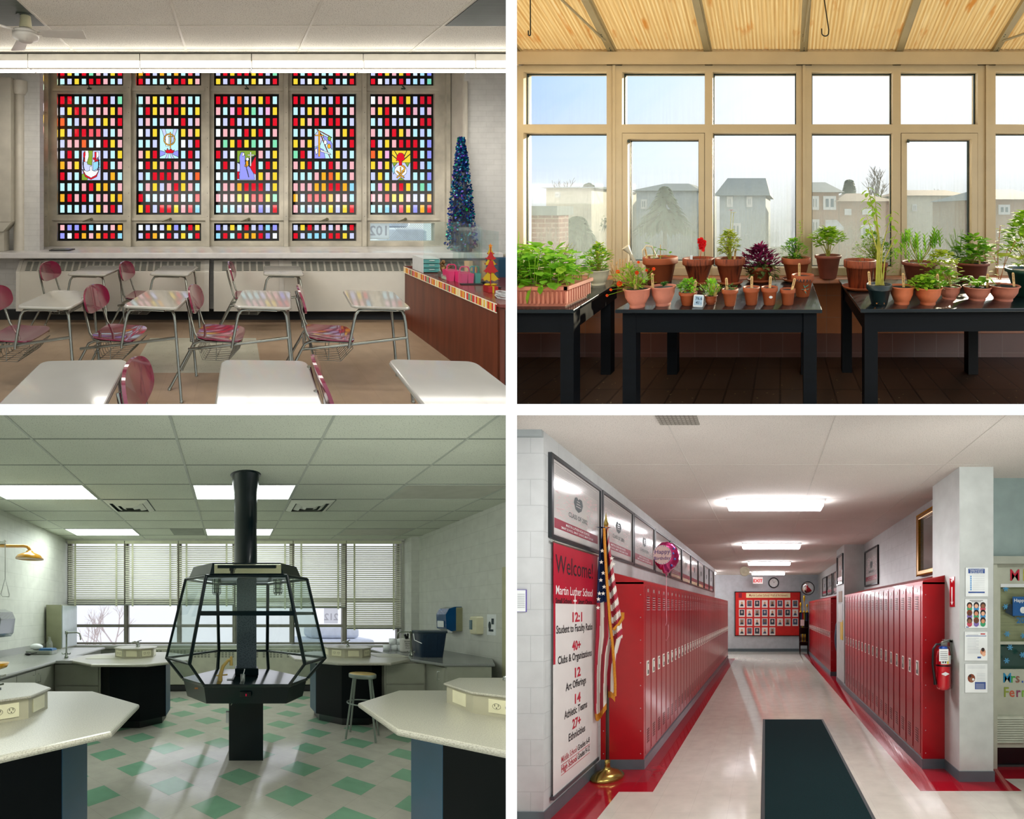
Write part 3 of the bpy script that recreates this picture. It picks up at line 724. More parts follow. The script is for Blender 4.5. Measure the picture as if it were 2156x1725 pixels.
# ---- combo desks
top_m = pm('desk_laminate', '#c6c4bb', .14, spec=.7, var=.02, coat=.6); edge_m = pm('desk_edge', '#9c9a8c', .4)
seat_m = pm('burgundy_shell', '#8e1f45', .12, var=.10, coat=1.0)
def combo(cx, cy, ang, label, top_only=False):
    t = R.root('student_desk', label, 'school desk', (cx, cy, HF), 'burgundy combination desks')
    M = rotz(cx, cy, HF, -math.radians(ang))
    def g_(): return G(M)
    g = g_(); pl = rpoly(-.23, .23, -.295, .295, .05)
    g.slab(pl, .752, .776, .008); g.m = 1; g.slab(inset(pl, -.003), .755, .766, .003)
    R.obj('desktop', g, [top_m, edge_m], t)
    # desk legs (student faces +x)
    for s in (-1, 1):
        path = [(.02, s*.235, .745), (.14, s*.235, .745), (.175, s*.235, .735), (.19, s*.237, .70), (.20, s*.24, .64), (.255, s*.25, .012)]
        R.obj('leg', g_().tube(path, .0125, 8), CHROME, t)
    g = g_().tube([(.17, -.235, .735), (.17, .235, .735)], .011, 8)
    g.tube([(.12, -.27, .745), (-.12, -.27, .745), (-.17, -.27, .735), (-.195, -.27, .70), (-.205, -.27, .66), (-.245, -.268, .45), (-.25, -.26, .42)], .0125, 8)
    R.obj('desk_support', g, CHROME, t)
    g = g_().tube([(.21, -.245, .52), (-.25, -.26, .445), (-.62, -.25, .385)], .0125, 8)
    R.obj('connecting_bar', g, CHROME, t)
    # chair
    for s in (-1, 1):
        y = s*.165+.02
        R.obj('leg', g_().tube([(-.40, y, .425), (-.545, y, .42), (-.60, y-.0, .395), (-.635, y, .33), (-.80, y+s*.04, .012)], .0125, 8), CHROME, t)
        R.obj('back_post', g_().tube([(-.20, y*.95, .425), (-.50, y, .425), (-.56, y, .44), (-.59, y, .49), (-.652, y*.9, .70), (-.672, y*.8, .78)], .011, 8), CHROME, t)
    R.obj('seat_rail', g_().tube([(-.61, -.15, .38), (-.61, .19, .38)], .010, 8), CHROME, t)
    R.obj('seat_rail', g_().tube([(-.22, -.14, .425), (-.22, .17, .425)], .009, 8), CHROME, t)
    def sq(u, v, p):
        a, c = 2*u-1, 2*v-1; m = max(abs(a), abs(c))
        if m < 1e-6: return 0, 0
        n = (abs(a)**p+abs(c)**p)**(1/p); return a*m/n, c*m/n
    def rs(u, v):
        a, c = sq(u, v, 5)
        z = .447+.010*a*a+.016*c*c*(.4+.3*(1+a))-.03*max(0, -a-.6)
        return (-.385-.205*a, .01+.20*c*(1-.04*a), z)
    R.obj('seat', g_().grid(rs, 18, 18, (0, 0, -.011)), seat_m, t)
    def bf(u, v):
        a2, b2 = sq(u, v, 2.6)
        return (-.625-.030*b2+.030*a2*a2, .02+.215*a2, .735+.112*b2+.015*(1-a2*a2))
    R.obj('backrest', g_().grid(bf, 18, 14, (-.018, 0, 0)), seat_m, t)
    if not top_only:
        g = g_(); zt, zb = .40, .265
        for k in range(9):
            y = -.15+k*.0425
            g.tube([(-.56, y, zt-.03), (-.52, y, zb), (-.30, y, zb), (-.20, y, zt-.02)], .0028, 4)
        for pth in ([(-.56, -.15, zt-.03), (-.56, .19, zt-.03)], [(-.50, -.15, zb), (-.50, .19, zb)], [(-.41, -.15, zb), (-.41, .19, zb)], [(-.30, -.15, zb), (-.30, .19, zb)], [(-.25, -.15, .32), (-.25, .19, .32)], [(-.20, -.15, zt-.02), (-.20, .19, zt-.02)], [(-.40, -.15, zb), (-.40, -.15, .42)], [(-.4, .19, zb), (-.4, .19, .42)], [(-.54, -.15, .32), (-.54, .19, .32)]):
            g.tube(pth, .0032, 4)
        R.obj('book_basket', g, pm('basket_wire', '#8c9088', .3, .9), t)
        for (x, y) in ((.256, -.25), (.256, .25), (-.803, -.185), (-.803, .225)):
            R.obj('glide', g_().lathe([(.006, .03), (.013, .018), (.016, .008), (.012, 0)], (x, y, 0), 10), STEEL, t)
    return t
combo(1.245, 3.62, 8, 'burgundy seated desk in the middle row nearest the teacher desk')
combo(.285, 3.62, 8, 'burgundy seated desk in the middle row beside the pale floor patch')
combo(-.62, 3.62, 9, 'burgundy seated desk in the middle row, second from the left')
combo(-1.50, 3.62, 5, 'burgundy seated desk at the left end of the middle row')
combo(.62, 5.02, 5, 'burgundy seated desk in the back row against the convector, rightmost')
combo(-.69, 5.02, 7, 'burgundy seated desk in the middle of the back row')
combo(-1.64, 5.02, 7, 'burgundy seated desk at the left end of the back row')
combo(-.78, 1.95, -3, 'nearest desk at the left, its pale top filling the foreground')
combo(.165, 1.95, 2, 'nearest desk in the middle foreground with the burgundy backrest to its right')
combo(1.06, 1.95, 4, 'nearest desk at the right foreground')
combo(2.0, 1.95, 4, 'foreground desk cut off below the teacher desk') if False else None
# ---- teacher desk
wd = wood('cherry_laminate', '#5e2c1b', '#7d3f28', .35, 14, 1.2); wt = wood('cherry_top', '#6d2a22', '#8a3a2e', .22, 1.5, 12, coat=.3)
DX, DY0, DY1, DZ = 2.22, 3.42, 5.30, HF+.775
t = R.root('teacher_desk', 'long cherry teacher desk with a striped paper border', 'desk', (2.6, 4.3, HF))
R.obj('desktop', G().box(DX-.01, DX+.8, DY0-.015, DY1+.01, DZ-.03, DZ, .004), wt, t)
R.obj('modesty_panel', G().box(DX, DX+.025, DY0+.02, DY1, HF, DZ-.03), wd, t)
R.obj('side_panel', G().box(DX, DX+.62, DY0+.0, DY0+.03, HF, DZ-.03).box(DX, DX+.035, DY0-.002, DY0+.03, HF, DZ-.03), wd, t)
R.obj('side_panel', G().box(DX+.025, DX+.75, DY1-.03, DY1, HF, DZ-.03), wd, t)
R.obj('kneehole_shade', G().box(DX+.04, DX+.6, DY0-.006, DY0-.001, HF+.02, DZ-.05), pm('recess_shade', '#1c0f0b', .6), t)  # dark sheet on the end panel, kneehole shade put into its colour
bc = ['#fff6dc', '#e0453a', '#f2c23e', '#f7efe0', '#54b39a', '#f0a03c', '#e2556a', '#f5d96a']
bm_ = [pm('border_%d' % k, c, .6, var=0) for k, c in enumerate(bc)]
g = G(); yy = DY0+.03; k = 0
while yy < DY1:
    w = .014+.010*((k*7) % 3)/2; g.m = (1, 0, 2, 4, 0, 1, 7, 5, 0, 6, 2)[(k*k+k//2) % 11]
    g.box(DX-.016, DX-.013, yy, min(DY1, yy+w), DZ-.075, DZ-.012); yy += w; k += 1
g.m = 0; g.box(DX-.0165, DX-.0125, DY0+.02, DY1, DZ-.083, DZ-.075).box(DX-.0165, DX-.0125, DY0+.02, DY1, DZ-.012, DZ-.004)
R.obj('paper_border', g, bm_, t, 'striped scalloped paper border')
# organiser
teal = pm('teal_drawer', '#3fa7a6', .3); wp = pm('white_plastic', '#dfe4e2', .35)
def onD(px, d): return R.X(px, d)
t = R.root('drawer_organizer', 'small white organizer with three teal drawers', 'storage box', (2.35, 4.95, DZ))
xa, xb = R.X(884, 4.9), R.X(919, 4.9)
for s in ((xa, xa+.006), (xb-.006, xb)): R.obj('side', G().box(s[0], s[1], 4.82, 5.1, DZ, DZ+.165), wp, t)
R.obj('top', G().box(xa, xb, 4.82, 5.1, DZ+.16, DZ+.168, .003), wp, t)
for k in range(3):
    d = R.obj('drawer', G().box(xa+.008, xb-.008, 4.815, 5.08, DZ+.008+k*.052, DZ+.052+k*.052, .004), teal, t)
    R.obj('handle', G().box(xa+.07, xb-.07, 4.80, 4.815, DZ+.036+k*.052, DZ+.046+k*.052, .003), wp, d)
# trophy figure
g = G(Matrix.Translation((-.04, .18, 0))).box(2.335, 2.42, 4.36, 4.42, DZ, DZ+.06, .006); g.m = 1
g.ell((2.375, 4.39, DZ+.10), .03, .025, .045).ell((2.38, 4.39, DZ+.165), .022, .022, .026).tube([(2.36, 4.38, DZ+.12), (2.33, 4.36, DZ+.15), (2.35, 4.35, DZ+.18)], .01, 6).tube([(2.39, 4.38, DZ+.12), (2.425, 4.36, DZ+.10), (2.44, 4.35, DZ+.13)], .01, 6)
R.obj('trophy', g, [pm('trophy_base', '#5a5148', .3), pm('bronze', '#8c6a44', .3, .8)], None, 'small bronze figure trophy on the teacher desk', 'trophy')
g = G()
for k, (a, b, c, w, rot) in enumerate(((2.36, 4.86, 0, .22, .2), (2.42, 4.80, .006, .22, -.1), (2.58, 4.7, .002, .24, .4))):
    M = rotz(a, b, DZ+c, rot); q = G(M); q.box(0, w, 0, .28, 0, .005)
    R.obj('paper_stack', q, pm('paper_cream', '#e6e0cf', .7), None, ('white papers lying behind the trophy', 'cream papers lying on top of others behind the trophy', 'papers lying beside the pencil caddies')[k], 'paper', 'papers on the teacher desk')
clear_block = glassy('clear_plastic', '#e8efe9', .3, .15)
g = G(Matrix.Translation((-.23, .38, 0))).box(2.50, 2.58, 4.02, 4.10, DZ, DZ+.05, .004); g.m = 1; g.box(2.505, 2.57, 4.03, 4.09, DZ+.005, DZ+.03)
R.obj('sticky_note_box', g, [clear_block, pm('notes', '#cdd8a0', .6)], None, 'clear box of sticky notes by the pink caddies', 'box')
def caddy(x, y, col, label, n):
    t = R.root('pencil_caddy', label, 'caddy', (x, y, DZ), 'pencil caddies')
    m = pm('caddy_'+col, col, .3); g = G()
    for i in range(n):
        for j in range(2):
            a, b = x+.063*i, y+.07*j
            g.prism([(a+.006, b+.006, DZ), (a+.056, b+.006, DZ), (a+.056, b+.06, DZ), (a+.006, b+.06, DZ)], [(a, b, DZ+.105), (a+.062, b, DZ+.105), (a+.062, b+.068, DZ+.105), (a, b+.068, DZ+.105)])
    R.obj('cup', g, m, t); xm = x+.063*n/2
    R.obj('handle', G().tube([(xm-.05, y+.068, DZ+.1), (xm-.045, y+.068, DZ+.15), (xm-.03, y+.068, DZ+.165), (xm+.03, y+.068, DZ+.165), (xm+.045, y+.068, DZ+.15), (xm+.05, y+.068, DZ+.1)], .007, 6), m, t)
    return t
caddy(2.28, 4.34, '#e0286e', 'pink pencil caddy nearer the trophy', 2)
caddy(2.34, 4.20, '#ee2f78', 'pink pencil caddy in front of the teal one', 2)
caddy(2.485, 4.22, '#3f9c92', 'teal pencil caddy holding pencils', 1)
for k in range(6):
    c = ('#2f6fb0', '#e8c13a', '#274f8c', '#cf4534', '#2c8c6c', '#3b73c4')[k]
    x = 2.49+.009*k; R.obj('pencil', G().tube([(x, 4.24+.01*(k % 3), DZ+.05), (x+.02*math.sin(k*2.1), 4.26, DZ+.17)], .004, 6), pm('pencil_%d' % k, c, .4), None, ('blue', 'yellow', 'navy', 'red', 'green', 'light blue')[k]+' pencil standing in the teal caddy', 'pencil', 'pencils in the teal caddy')
R.obj('picture_book', G(rotz(2.50, 4.42, DZ, .1)).box(0, .23, 0, .02, 0, .2, .002), pm('peach_card', '#e8b98c', .6), None, 'peach card folder standing behind the teal caddy', 'folder')
acr = glassy('acrylic', '#f6fbfa', -.06, .02, '#e4eef2')
t = R.root('acrylic_shield', 'clear acrylic desk shield standing on the teacher desk', 'screen', (2.5, 4.3, DZ))
zt2 = DZ+.56
R.obj('panel', G().box(R.X(892, 4.75), R.X(970, 4.75), 4.75, 4.754, DZ+.02, DZ+.60), acr, t)
R.obj('panel', G().box(2.54, 2.544, 4.23, 4.75, DZ+.02, DZ+.6), acr, t)
R.obj('panel', G().box(2.30, 2.54, 4.19, 4.194, DZ+.0, DZ+.58), acr, t)
R.obj('panel', G().box(2.58, 2.584, 4.0, 4.6, DZ+.0, DZ+.55), acr, t)
R.obj('foot', G().box(2.31, 2.53, 4.155, 4.19, DZ, DZ+.012, .003).box(2.565, 2.595, 3.98, 4.25, DZ, DZ+.02, .003), BLACK, t)
# metal christmas tree on the desk
tx, ty = R.X(1033, 3.85), 3.85
t = R.root('metal_christmas_tree', 'red and gold tin christmas tree on a gift box base', 'decoration', (tx, ty, DZ))
gold = pm('gold_tin', '#c9a81e', .35, .5); redm = pm('red_tin', '#b51c1c', .35, .3)
zb0 = R.Z(615, 3.85); R.obj('gift_box', G().box(tx-.045, tx+.045, ty-.04, ty+.04, DZ, zb0+.06, .004), redm, t)
g = G().box(tx-.008, tx+.008, ty-.042, ty+.042, DZ, zb0+.062).ell((tx-.03, ty, zb0+.07), .03, .01, .012).ell((tx+.03, ty, zb0+.07), .03, .01, .012)
R.obj('bow', g, gold, t); R.obj('trunk', G().tube([(tx, ty, zb0+.05), (tx, ty, R.Z(520, 3.85))], .004, 6), redm, t)
for k, (pa, pb, w, m) in enumerate(((590, 566, .072, gold), (573, 549, .060, redm), (558, 540, .050, gold), (546, 531, .042, redm), (536, 520, .028, gold))):
    za, zc = R.Z(pa, 3.85), R.Z(pb, 3.85)
    pts = [(-1, .12), (-.8, -.06), (-.5, .03), (-.2, -.12), (.15, .0), (.5, -.1), (.8, .02), (1.05, .08), (.5, .5), (.25, 1), (-.2, 1), (-.5, .55)]
    R.obj('tier', G().extr([(tx+w*u, ty-.008*(k % 2), za+(zc-za)*v) for u, v in pts], (0, .006, 0)), m, t)
    R.obj('bead', G().ell((tx-w*1.02, ty, za+.01), .006, .006, .006, 8, 6).ell((tx+w*1.06, ty, za+.008), .006, .006, .006, 8, 6), redm, t)
zs = R.Z(518, 3.85); R.obj('star', G().extr([(tx+(.024 if q % 2 == 0 else .010)*math.sin(q*PI/5), ty, zs+(.024 if q % 2 == 0 else .010)*math.cos(q*PI/5)) for q in range(10)], (0, .006, 0)), pm('star_gold', '#e08a12', .35, .4), t)
g = G()
for k in range(9):
    a = rnd.uniform(0, 6); pts = [(2.30+.09*math.cos(a+s*.8)*(1+.2*k/9)+.12, 3.62+.07*math.sin(a+s*.8), DZ+.008+.012*(k % 4)+.008*math.sin(s*2+k)) for s in range(8)]
    g.tube(pts, .005, 5)
R.obj('cord_bundle', g, wp, None, 'tangle of white cords at the near corner of the teacher desk', 'cable')
# blue chair behind the desk
t = R.root('office_chair', 'blue office chair behind the teacher desk', 'chair', (3.0, 4.6, HF))
blue = pm('blue_fabric', '#1f4a68', .8)
R.obj('backrest', G().slab(rpoly(2.83, 3.2, 4.55, 4.62, .03), -1.05, R.Z(543, 4.55), .02), blue, t)
R.obj('seat', G().slab(rpoly(2.8, 3.2, 4.15, 4.58, .05), -1.2, -1.12, .02), blue, t)
R.obj('post', G().lathe([(.03, HF+.1), (.03, -1.2)], (3.0, 4.36, 0), 12), BLACK, t)
R.obj('base', G().box(2.75, 3.2, 4.33, 4.39, HF, HF+.08, .02).box(2.97, 3.03, 4.1, 4.6, HF, HF+.08, .02), BLACK, t)
# tinsel tree
tx, ty = R.X(971, 5.56), 5.56
t = R.root('tinsel_tree', 'tall slim blue and green tinsel tree on the sill', 'christmas tree', (tx, ty, SILL))
R.obj('core', G().lathe([(.13, SILL), (.12, SILL+.3), (.02, SILL+1.5)], (tx, ty, 0), 16), pm('tinsel_core', '#0a1f3c', .4), t)
tm = [pm('tinsel_%d' % k, c, .2, .35, var=0) for k, c in enumerate(('#10348c', '#1448a4', '#0a7a96', '#128ea0', '#1b2f7a', '#3a2a9a', '#14a07a', '#2be23a', '#4fe8f0', '#b46af0', '#0c2456'))]
g = G(); H = 1.54
for k in range(2600):
    h = rnd.random()**.8*H*(.985); r = .03+.165*(1-h/H)**.8; a = rnd.uniform(0, 2*PI); rr = r*rnd.uniform(.75, 1.06)
    c = Vector((tx+rr*math.cos(a), ty+rr*math.sin(a), SILL+h+.01)); s = rnd.uniform(.010, .021)
    d = Vector((rnd.uniform(-1, 1), rnd.uniform(-1, 1), rnd.uniform(-1, 1))).normalized(); e = d.orthogonal().normalized()
    d2 = d.cross(e); q = rnd.random(); g.m = rnd.choice((0, 1, 2, 3, 4, 5, 10, 0, 2)) if q < .9 else rnd.choice((6, 7, 8, 9))
    g.add([c+e*s, c+e*s*.3+d2*s*.8, c-e*s*.8+d2*s*.4, c-e*s*.8-d2*s*.4, c+e*s*.3-d2*s*.8], [(0, 1, 2, 3, 4)])
R.obj('tinsel', g, tm, t, kind='stuff')
# ================================================================== GREENHOUSE
R = GH; HF = -1.35; DWG = 3.79; TZ = -.60
def xg(px): return R.X(px, DWG)
def zg(py): return R.Z(py, DWG)
vinyl = pm('almond_vinyl', '#c4b08a', .4, var=.03)
terra_t = tiles('terracotta_wall_tile', '#a0623c', '#8b6a52', .2, .2, .004, .35, offset=0, var=.06, oy=-.01)
terra_d = tiles('brown_base_tile', '#5e372b', '#73574c', .2, .19, .004, .35, offset=0, var=.08, oy=-.02)
qt = tiles('quarry_tile', '#4d392b', '#150e0b', .2, .41, .008, .4, offset=0, var=.2, bump=.4, speck=(25, .70, '#4b3a2b'), oy=.19, ox=.02)
struct(R, 'floor', G().box(-3.2, 4.4, 1.4, DWG, HF-.03, HF), qt, 'dark quarry tile floor of the greenhouse')
struct(R, 'wall_back', G().box(-3.2, 4.4, DWG-.02, DWG+.1, HF+.21, TZ-.01), terra_t, 'terracotta tile wall under the greenhouse windows')
struct(R, 'baseboard_back', G().box(-3.2, 4.4, DWG-.03, DWG-.015, HF, HF+.215), terra_d, 'brown tile base of the greenhouse wall')
struct(R, 'trim_1', G().box(-3.2, 4.4, DWG-.24, DWG+.12, TZ-.045, TZ+.0, .01), tiles('sill_tile', '#b5714d', '#8f6a55', .2, .3, .004, .4, offset=0), 'terracotta tiled sill')
struct(R, 'trim_2', G().box(-3.2, 4.4, DWG-.10, DWG+.06, zg(141), zg(117), .004).box(-3.2, 4.4, DWG-.102, DWG-.09, zg(143), zg(141)).box(-3.2, 4.4, DWG-.03, DWG+.06, zg(117)-.02, zg(117)+.05), vinyl, 'almond header beam over the greenhouse windows')
# window frames
posts = [(1097, 1112), (1284, 1316), (1487, 1503), (1676, 1708), (1875, 1892), (2051, 2088), (2236, 2262), (2440, 2466), (2640, 2670)]
frost = {}
def pane_mat(k, low):
    name = 'dusty_pane_%s_%d' % ('low' if low else 'up', k)
    t = NT(name)
    tr = t.N('ShaderNodeBsdfTransparent'); tr.inputs[0].default_value = (.98, .99, 1, 1)
    gl = t.N('ShaderNodeBsdfGlossy'); gl.inputs['Roughness'].default_value = .05
    m1 = t.N('ShaderNodeMixShader'); m1.inputs[0].default_value = .03
    t.L(tr.outputs[0], m1.inputs[1]); t.L(gl.outputs[0], m1.inputs[2]); o = m1.outputs[0]
    # condensation: streaks and mist, heavier towards the cold bottom of the pane
    uvn = t.N('ShaderNodeUVMap'); sp = t.N('ShaderNodeSeparateXYZ'); t.L(uvn.outputs[0], sp.inputs[0])
    mr = t.N('ShaderNodeMapRange'); t.L(sp.outputs[1], mr.inputs[0])
    mr.inputs[1].default_value = .42 if low else 1.3; mr.inputs[2].default_value = -.25 if low else .5
    mr.inputs[3].default_value = 0.0; mr.inputs[4].default_value = 1.0
    st = t.noise(1.0, 5, t.uv(55, 1.6, ox=k*3.1), .6); bl = t.noise(3.2, 5, t.uv(ox=k*1.7))
    f = t.math('MULTIPLY', mr.outputs[0], t.math('ADD', t.math('MULTIPLY', st, .9), t.math('MULTIPLY', bl, .8)))
    f = t.math('MINIMUM', t.math('MULTIPLY', f, .50 if low else .10), .6)
    d = t.N('ShaderNodeBsdfTranslucent'); d.inputs[0].default_value = (.34, .39, .38, 1)
    d2 = t.N('ShaderNodeBsdfDiffuse'); d2.inputs[0].default_value = (.45, .50, .48, 1)
    mm = t.N('ShaderNodeMixShader'); mm.inputs[0].default_value = .3; t.L(d.outputs[0], mm.inputs[1]); t.L(d2.outputs[0], mm.inputs[2])
    m2 = t.N('ShaderNodeMixShader'); t.L(f, m2.inputs[0]); t.L(o, m2.inputs[1]); t.L(mm.outputs[0], m2.inputs[2])
    t.L(m2.outputs[0], t.out.inputs[0]); return t.m
gask = pm('gasket', '#2c3a34', .6, var=0)
for i in range(len(posts)-1):
    a, b = posts[i][1], posts[i+1][0]; cas = i in (1, 4)
    t = R.root('window_%d' % (i+1), 'greenhouse window bay', None, (xg((a+b)/2), DWG, TZ), kind='structure')
    ytop, ybot = (157, 560)
    g = G(); y0, y1 = DWG-.07, DWG+.05
    g.box(xg(posts[i][0]), xg(a), y0, y1, TZ, zg(143), .004)
    if posts[i][1]-posts[i][0] > 20: xm = xg((posts[i][0]+a)/2); g.box(xm-.012, xm+.012, y0-.012, y0, TZ, zg(143), .003)
    g.box(xg(a), xg(b), y0, y1, zg(157), zg(141), .004).box(xg(a), xg(b), y0, y1, zg(283), zg(265), .004).box(xg(a), xg(b), y0-.02, y1, TZ, zg(561), .006)
    R.obj('frame', g, vinyl, t)
    def ring(x0, x1, z0, z1, w, ya, yb):
        return G().box(x0, x0+w, ya, yb, z0, z1).box(x1-w, x1, ya, yb, z0, z1).box(x0+w, x1-w, ya, yb, z0, z0+w).box(x0+w, x1-w, ya, yb, z1-w, z1)
    R.obj('gasket', ring(xg(a), xg(b), zg(265), zg(157), .010, DWG-.02, DWG+.0), gask, t)
    if cas:
        R.obj('casement', ring(xg(a+1), xg(b-1), zg(561), zg(284), .050, y0-.005, DWG+.03), vinyl, t)
        a2, b2, zt2, zb2 = xg(a)+.06, xg(b)-.06, zg(284)-.055, zg(561)+.055
        R.obj('latch', G().box(a2-.006, a2+.012, y0-.02, y0-.005, zt2-.03, zt2-.005, .002), gask, t)
    else: a2, b2, zt2, zb2 = xg(a), xg(b), zg(284), zg(560)
    R.obj('gasket', ring(a2, b2, zb2, zt2, .008, DWG-.02, DWG), gask, t)
    R.obj('upper_pane', G().box(xg(a), xg(b), DWG-.004, DWG, zg(265), zg(157)), pane_mat(i, False), t)
    R.obj('lower_pane', G().box(a2, b2, DWG-.004, DWG, zb2, zt2), pane_mat(i, True), t)
# roof
def zr(y): return zg(117)+.44*(DWG-y)
poly_m = (lambda t: (t.L((lambda mx: (t.L(mx[1].outputs[0], mx[0].inputs[1]), t.L(mx[2].outputs[0], mx[0].inputs[2]), mx[0])[2])(mx).outputs[0], t.out.inputs[0]), t.m)[1]) if False else None
t_ = NT('corrugated_sheet')
wv = t_.N('ShaderNodeTexWave'); wv.wave_type = 'BANDS'; wv.bands_direction = 'X'; wv.inputs['Scale'].default_value = 1.0; wv.inputs['Distortion'].default_value = .6; wv.inputs['Detail'].default_value = 2
t_.L(t_.uv(9.5, .8), wv.inputs['Vector'])
stk = t_.noise(1.0, 6, t_.uv(70, 2.2), .65); blot = t_.noise(1.0, 4, t_.uv(9, 3.2))
c0 = t_.ramp(wv.outputs['Fac'], [(.15, hexc('#b08a52')), (.55, hexc('#c8ac74')), (.9, hexc('#dcc290'))])
c1 = t_.mix(.55, c0, t_.ramp(stk, [(.3, hexc('#a87b45')), (.55, hexc('#c6ae7c')), (.75, hexc('#e2d6b4'))]))
c2 = t_.mix(t_.ramp(blot, [(.60, (0, 0, 0)), (.70, (1, 1, 1))]), c1, hexc('#b27a3c'))
tl = t_.N('ShaderNodeBsdfTranslucent'); t_.L(c2, tl.inputs[0]); df = t_.N('ShaderNodeBsdfDiffuse'); t_.L(c2, df.inputs[0])
mx = t_.N('ShaderNodeMixShader'); mx.inputs[0].default_value = .62; t_.L(tl.outputs[0], mx.inputs[1]); t_.L(df.outputs[0], mx.inputs[2]); t_.L(mx.outputs[0], t_.out.inputs[0])
poly_m = t_.m
raft = [(1105, 1086), (1293, 1241), (1494, 1473), (1695, 1704), (1889, 1934), (2068, 2153), (2262, 2400)]
rx = [(-1.546+.8645*(k-1)) for k in range(7)]
olive = pm('rafter_paint', '#a3936c', .45); bw = .028
for k in range(-1, 7):
    xa, xb = -1.546+.8645*(k-1), -1.546+.8645*k
    ya, yb = 2.3, DWG-.02
    def rf(u, v, xa=xa, xb=xb):
        x = xa+(xb-xa)*u; y = ya+(yb-ya)*v; return (x, y, zr(y)+.03+.006*math.cos(x*2*PI/.052))
    R.obj('ceiling' if k == 0 else 'ceiling', G().grid(rf, 96, 2), poly_m, None, 'corrugated translucent roof panel', kind='structure')
for k in range(0, 7):
    x = -1.546+.8645*(k-1)
    g = G().prism([(x-bw, 2.3, zr(2.3)-.02), (x+bw, 2.3, zr(2.3)-.02), (x+bw, 2.3, zr(2.3)+.02), (x-bw, 2.3, zr(2.3)+.02)], [(x-bw, DWG-.02, zr(DWG)-.02), (x+bw, DWG-.02, zr(DWG)-.02), (x+bw, DWG-.02, zr(DWG)+.02), (x-bw, DWG-.02, zr(DWG)+.02)])
    g.prism([(x+bw, 2.3, zr(2.3)-.0), (x+bw+.014, 2.3, zr(2.3)), (x+bw+.014, 2.3, zr(2.3)+.03), (x+bw, 2.3, zr(2.3)+.03)], [(x+bw, DWG-.02, zr(DWG)), (x+bw+.014, DWG-.02, zr(DWG)), (x+bw+.014, DWG-.02, zr(DWG)+.03), (x+bw, DWG-.02, zr(DWG)+.03)])
    t = R.root('rafter', 'olive rafter, %s from the left across the sheet roof' % ('first', 'second', 'third', 'fourth', 'fifth', 'sixth', 'seventh')[k], 'beam', (x, DWG, zr(DWG)), 'roof rafters')
    R.obj('beam', g, olive, t)
    if k in (1, 3, 5):
        y = 3.62; M = Matrix.Translation((x, y, zr(y)-.022)) @ Matrix.Rotation(math.atan(-.44), 4, 'X')
        R.obj('plate', G(M).box(-.025, .025, -.12, .12, -.004, .002, .001), pm('zinc_plate', '#9d9070', .4, .4), t)
        g = G(M)
        for q in (-.09, -.07, .06, .08, .09): g.lathe([(.005, -.007), (.005, -.003)], (.008 if q > 0 else -.008, q, 0), 6)
        R.obj('bolt', g, gask, t)
        xe, ye = (x-.5, 2.5) if k == 1 else ((x+.06, 2.6) if k == 3 else (x+.75, 3.2))
        R.obj('brace', G().tube([(x, 3.6, zr(3.6)-.03), (xe, ye, zr(ye)-.03)], .011, 6), olive, t)
hook = pm('black_iron', '#101a18', .4, .5)
def hk(px, py0, d, px1, py1, w, label):
    a = R.at(px, py0, d); b = R.at(px1, py1, d); x, z = b[0], b[2]
    pts = [a, (x, d, z+.03)]+[(x-w+w*math.cos(q*PI/8), d, z+.012-w*math.sin(q*PI/8)) for q in range(1, 8)]+[(x-2*w, d, z+.04)]
    R.obj('hook', G().tube(pts, .0045, 6), hook, None, label, 'hook')
hk(1116, -90, 3.0, 1117, 76, .008, 'black iron hook hanging at the left of the greenhouse roof')
hk(1722, -90, 3.0, 1745, 72, .026, 'black wire hook hanging near the middle of the roof')
# tables
bt = wood('black_painted_wood', '#020508', '#050a10', .5, 2, 30, wear=('#6c7468', 5, .70)); wet = wood('wet_black_top', '#0b1216', '#1b2528', .22, 4, 30, coat=.25, wear=('#4a4d40', 4, .70))
def table(P, label, legs, zt=TZ, ap=.125, cap='black_table'):
    "P: four plan corners (front left, front right, back right, back left)"
    t = R.root('potting_table', label, 'table', (sum(p[0] for p in P)/4, sum(p[1] for p in P)/4, HF))
    R.obj('tabletop', G().slab(P, zt-.022, zt, .004), wet, t)
    Q = inset(P, .035)
    for i in range(4):
        a, b = Vector(Q[i]), Vector(Q[(i+1) % 4]); d = (b-a).normalized(); n = Vector((-d.y, d.x))*.02
        R.obj('apron', G().prism([(a.x, a.y, zt-.022-ap), (b.x, b.y, zt-.022-ap), (b.x+n.x, b.y+n.y, zt-.022-ap), (a.x+n.x, a.y+n.y, zt-.022-ap)], [(a.x, a.y, zt-.022), (b.x, b.y, zt-.022), (b.x+n.x, b.y+n.y, zt-.022), (a.x+n.x, a.y+n.y, zt-.022)]), bt, t)
    for (x, y) in legs: R.obj('leg', G().box(x-.04, x+.04, y-.04, y+.04, HF, zt-.022, .003), bt, t)
table([(-.998, 2.46), (.235, 2.46), (.245, 3.50), (-.985, 3.50)], 'black painted table in the middle, holding two rows of small pots', [(-.905, 2.55), (.165, 2.53), (.19, 3.42), (-.93, 3.42)]) if False else \
table([(-.998, 2.46), (.235, 2.46), (.245, 3.50), (-.985, 3.50)], 'black painted table in the middle, holding two rows of small pots', [(-.925, 2.53), (.165, 2.53), (.19, 3.40), (-.90, 3.40)])
table([(.465, 2.47), (2.75, 2.52), (2.75, 3.50), (.475, 3.52)], 'black painted table at the right with scuffed legs', [(.535, 2.54), (1.36, 3.42), (.52, 3.44), (1.66, 3.30)] if False else [(.535, 2.54), (1.90, 2.62), (1.55, 3.40), (.53, 3.44)])
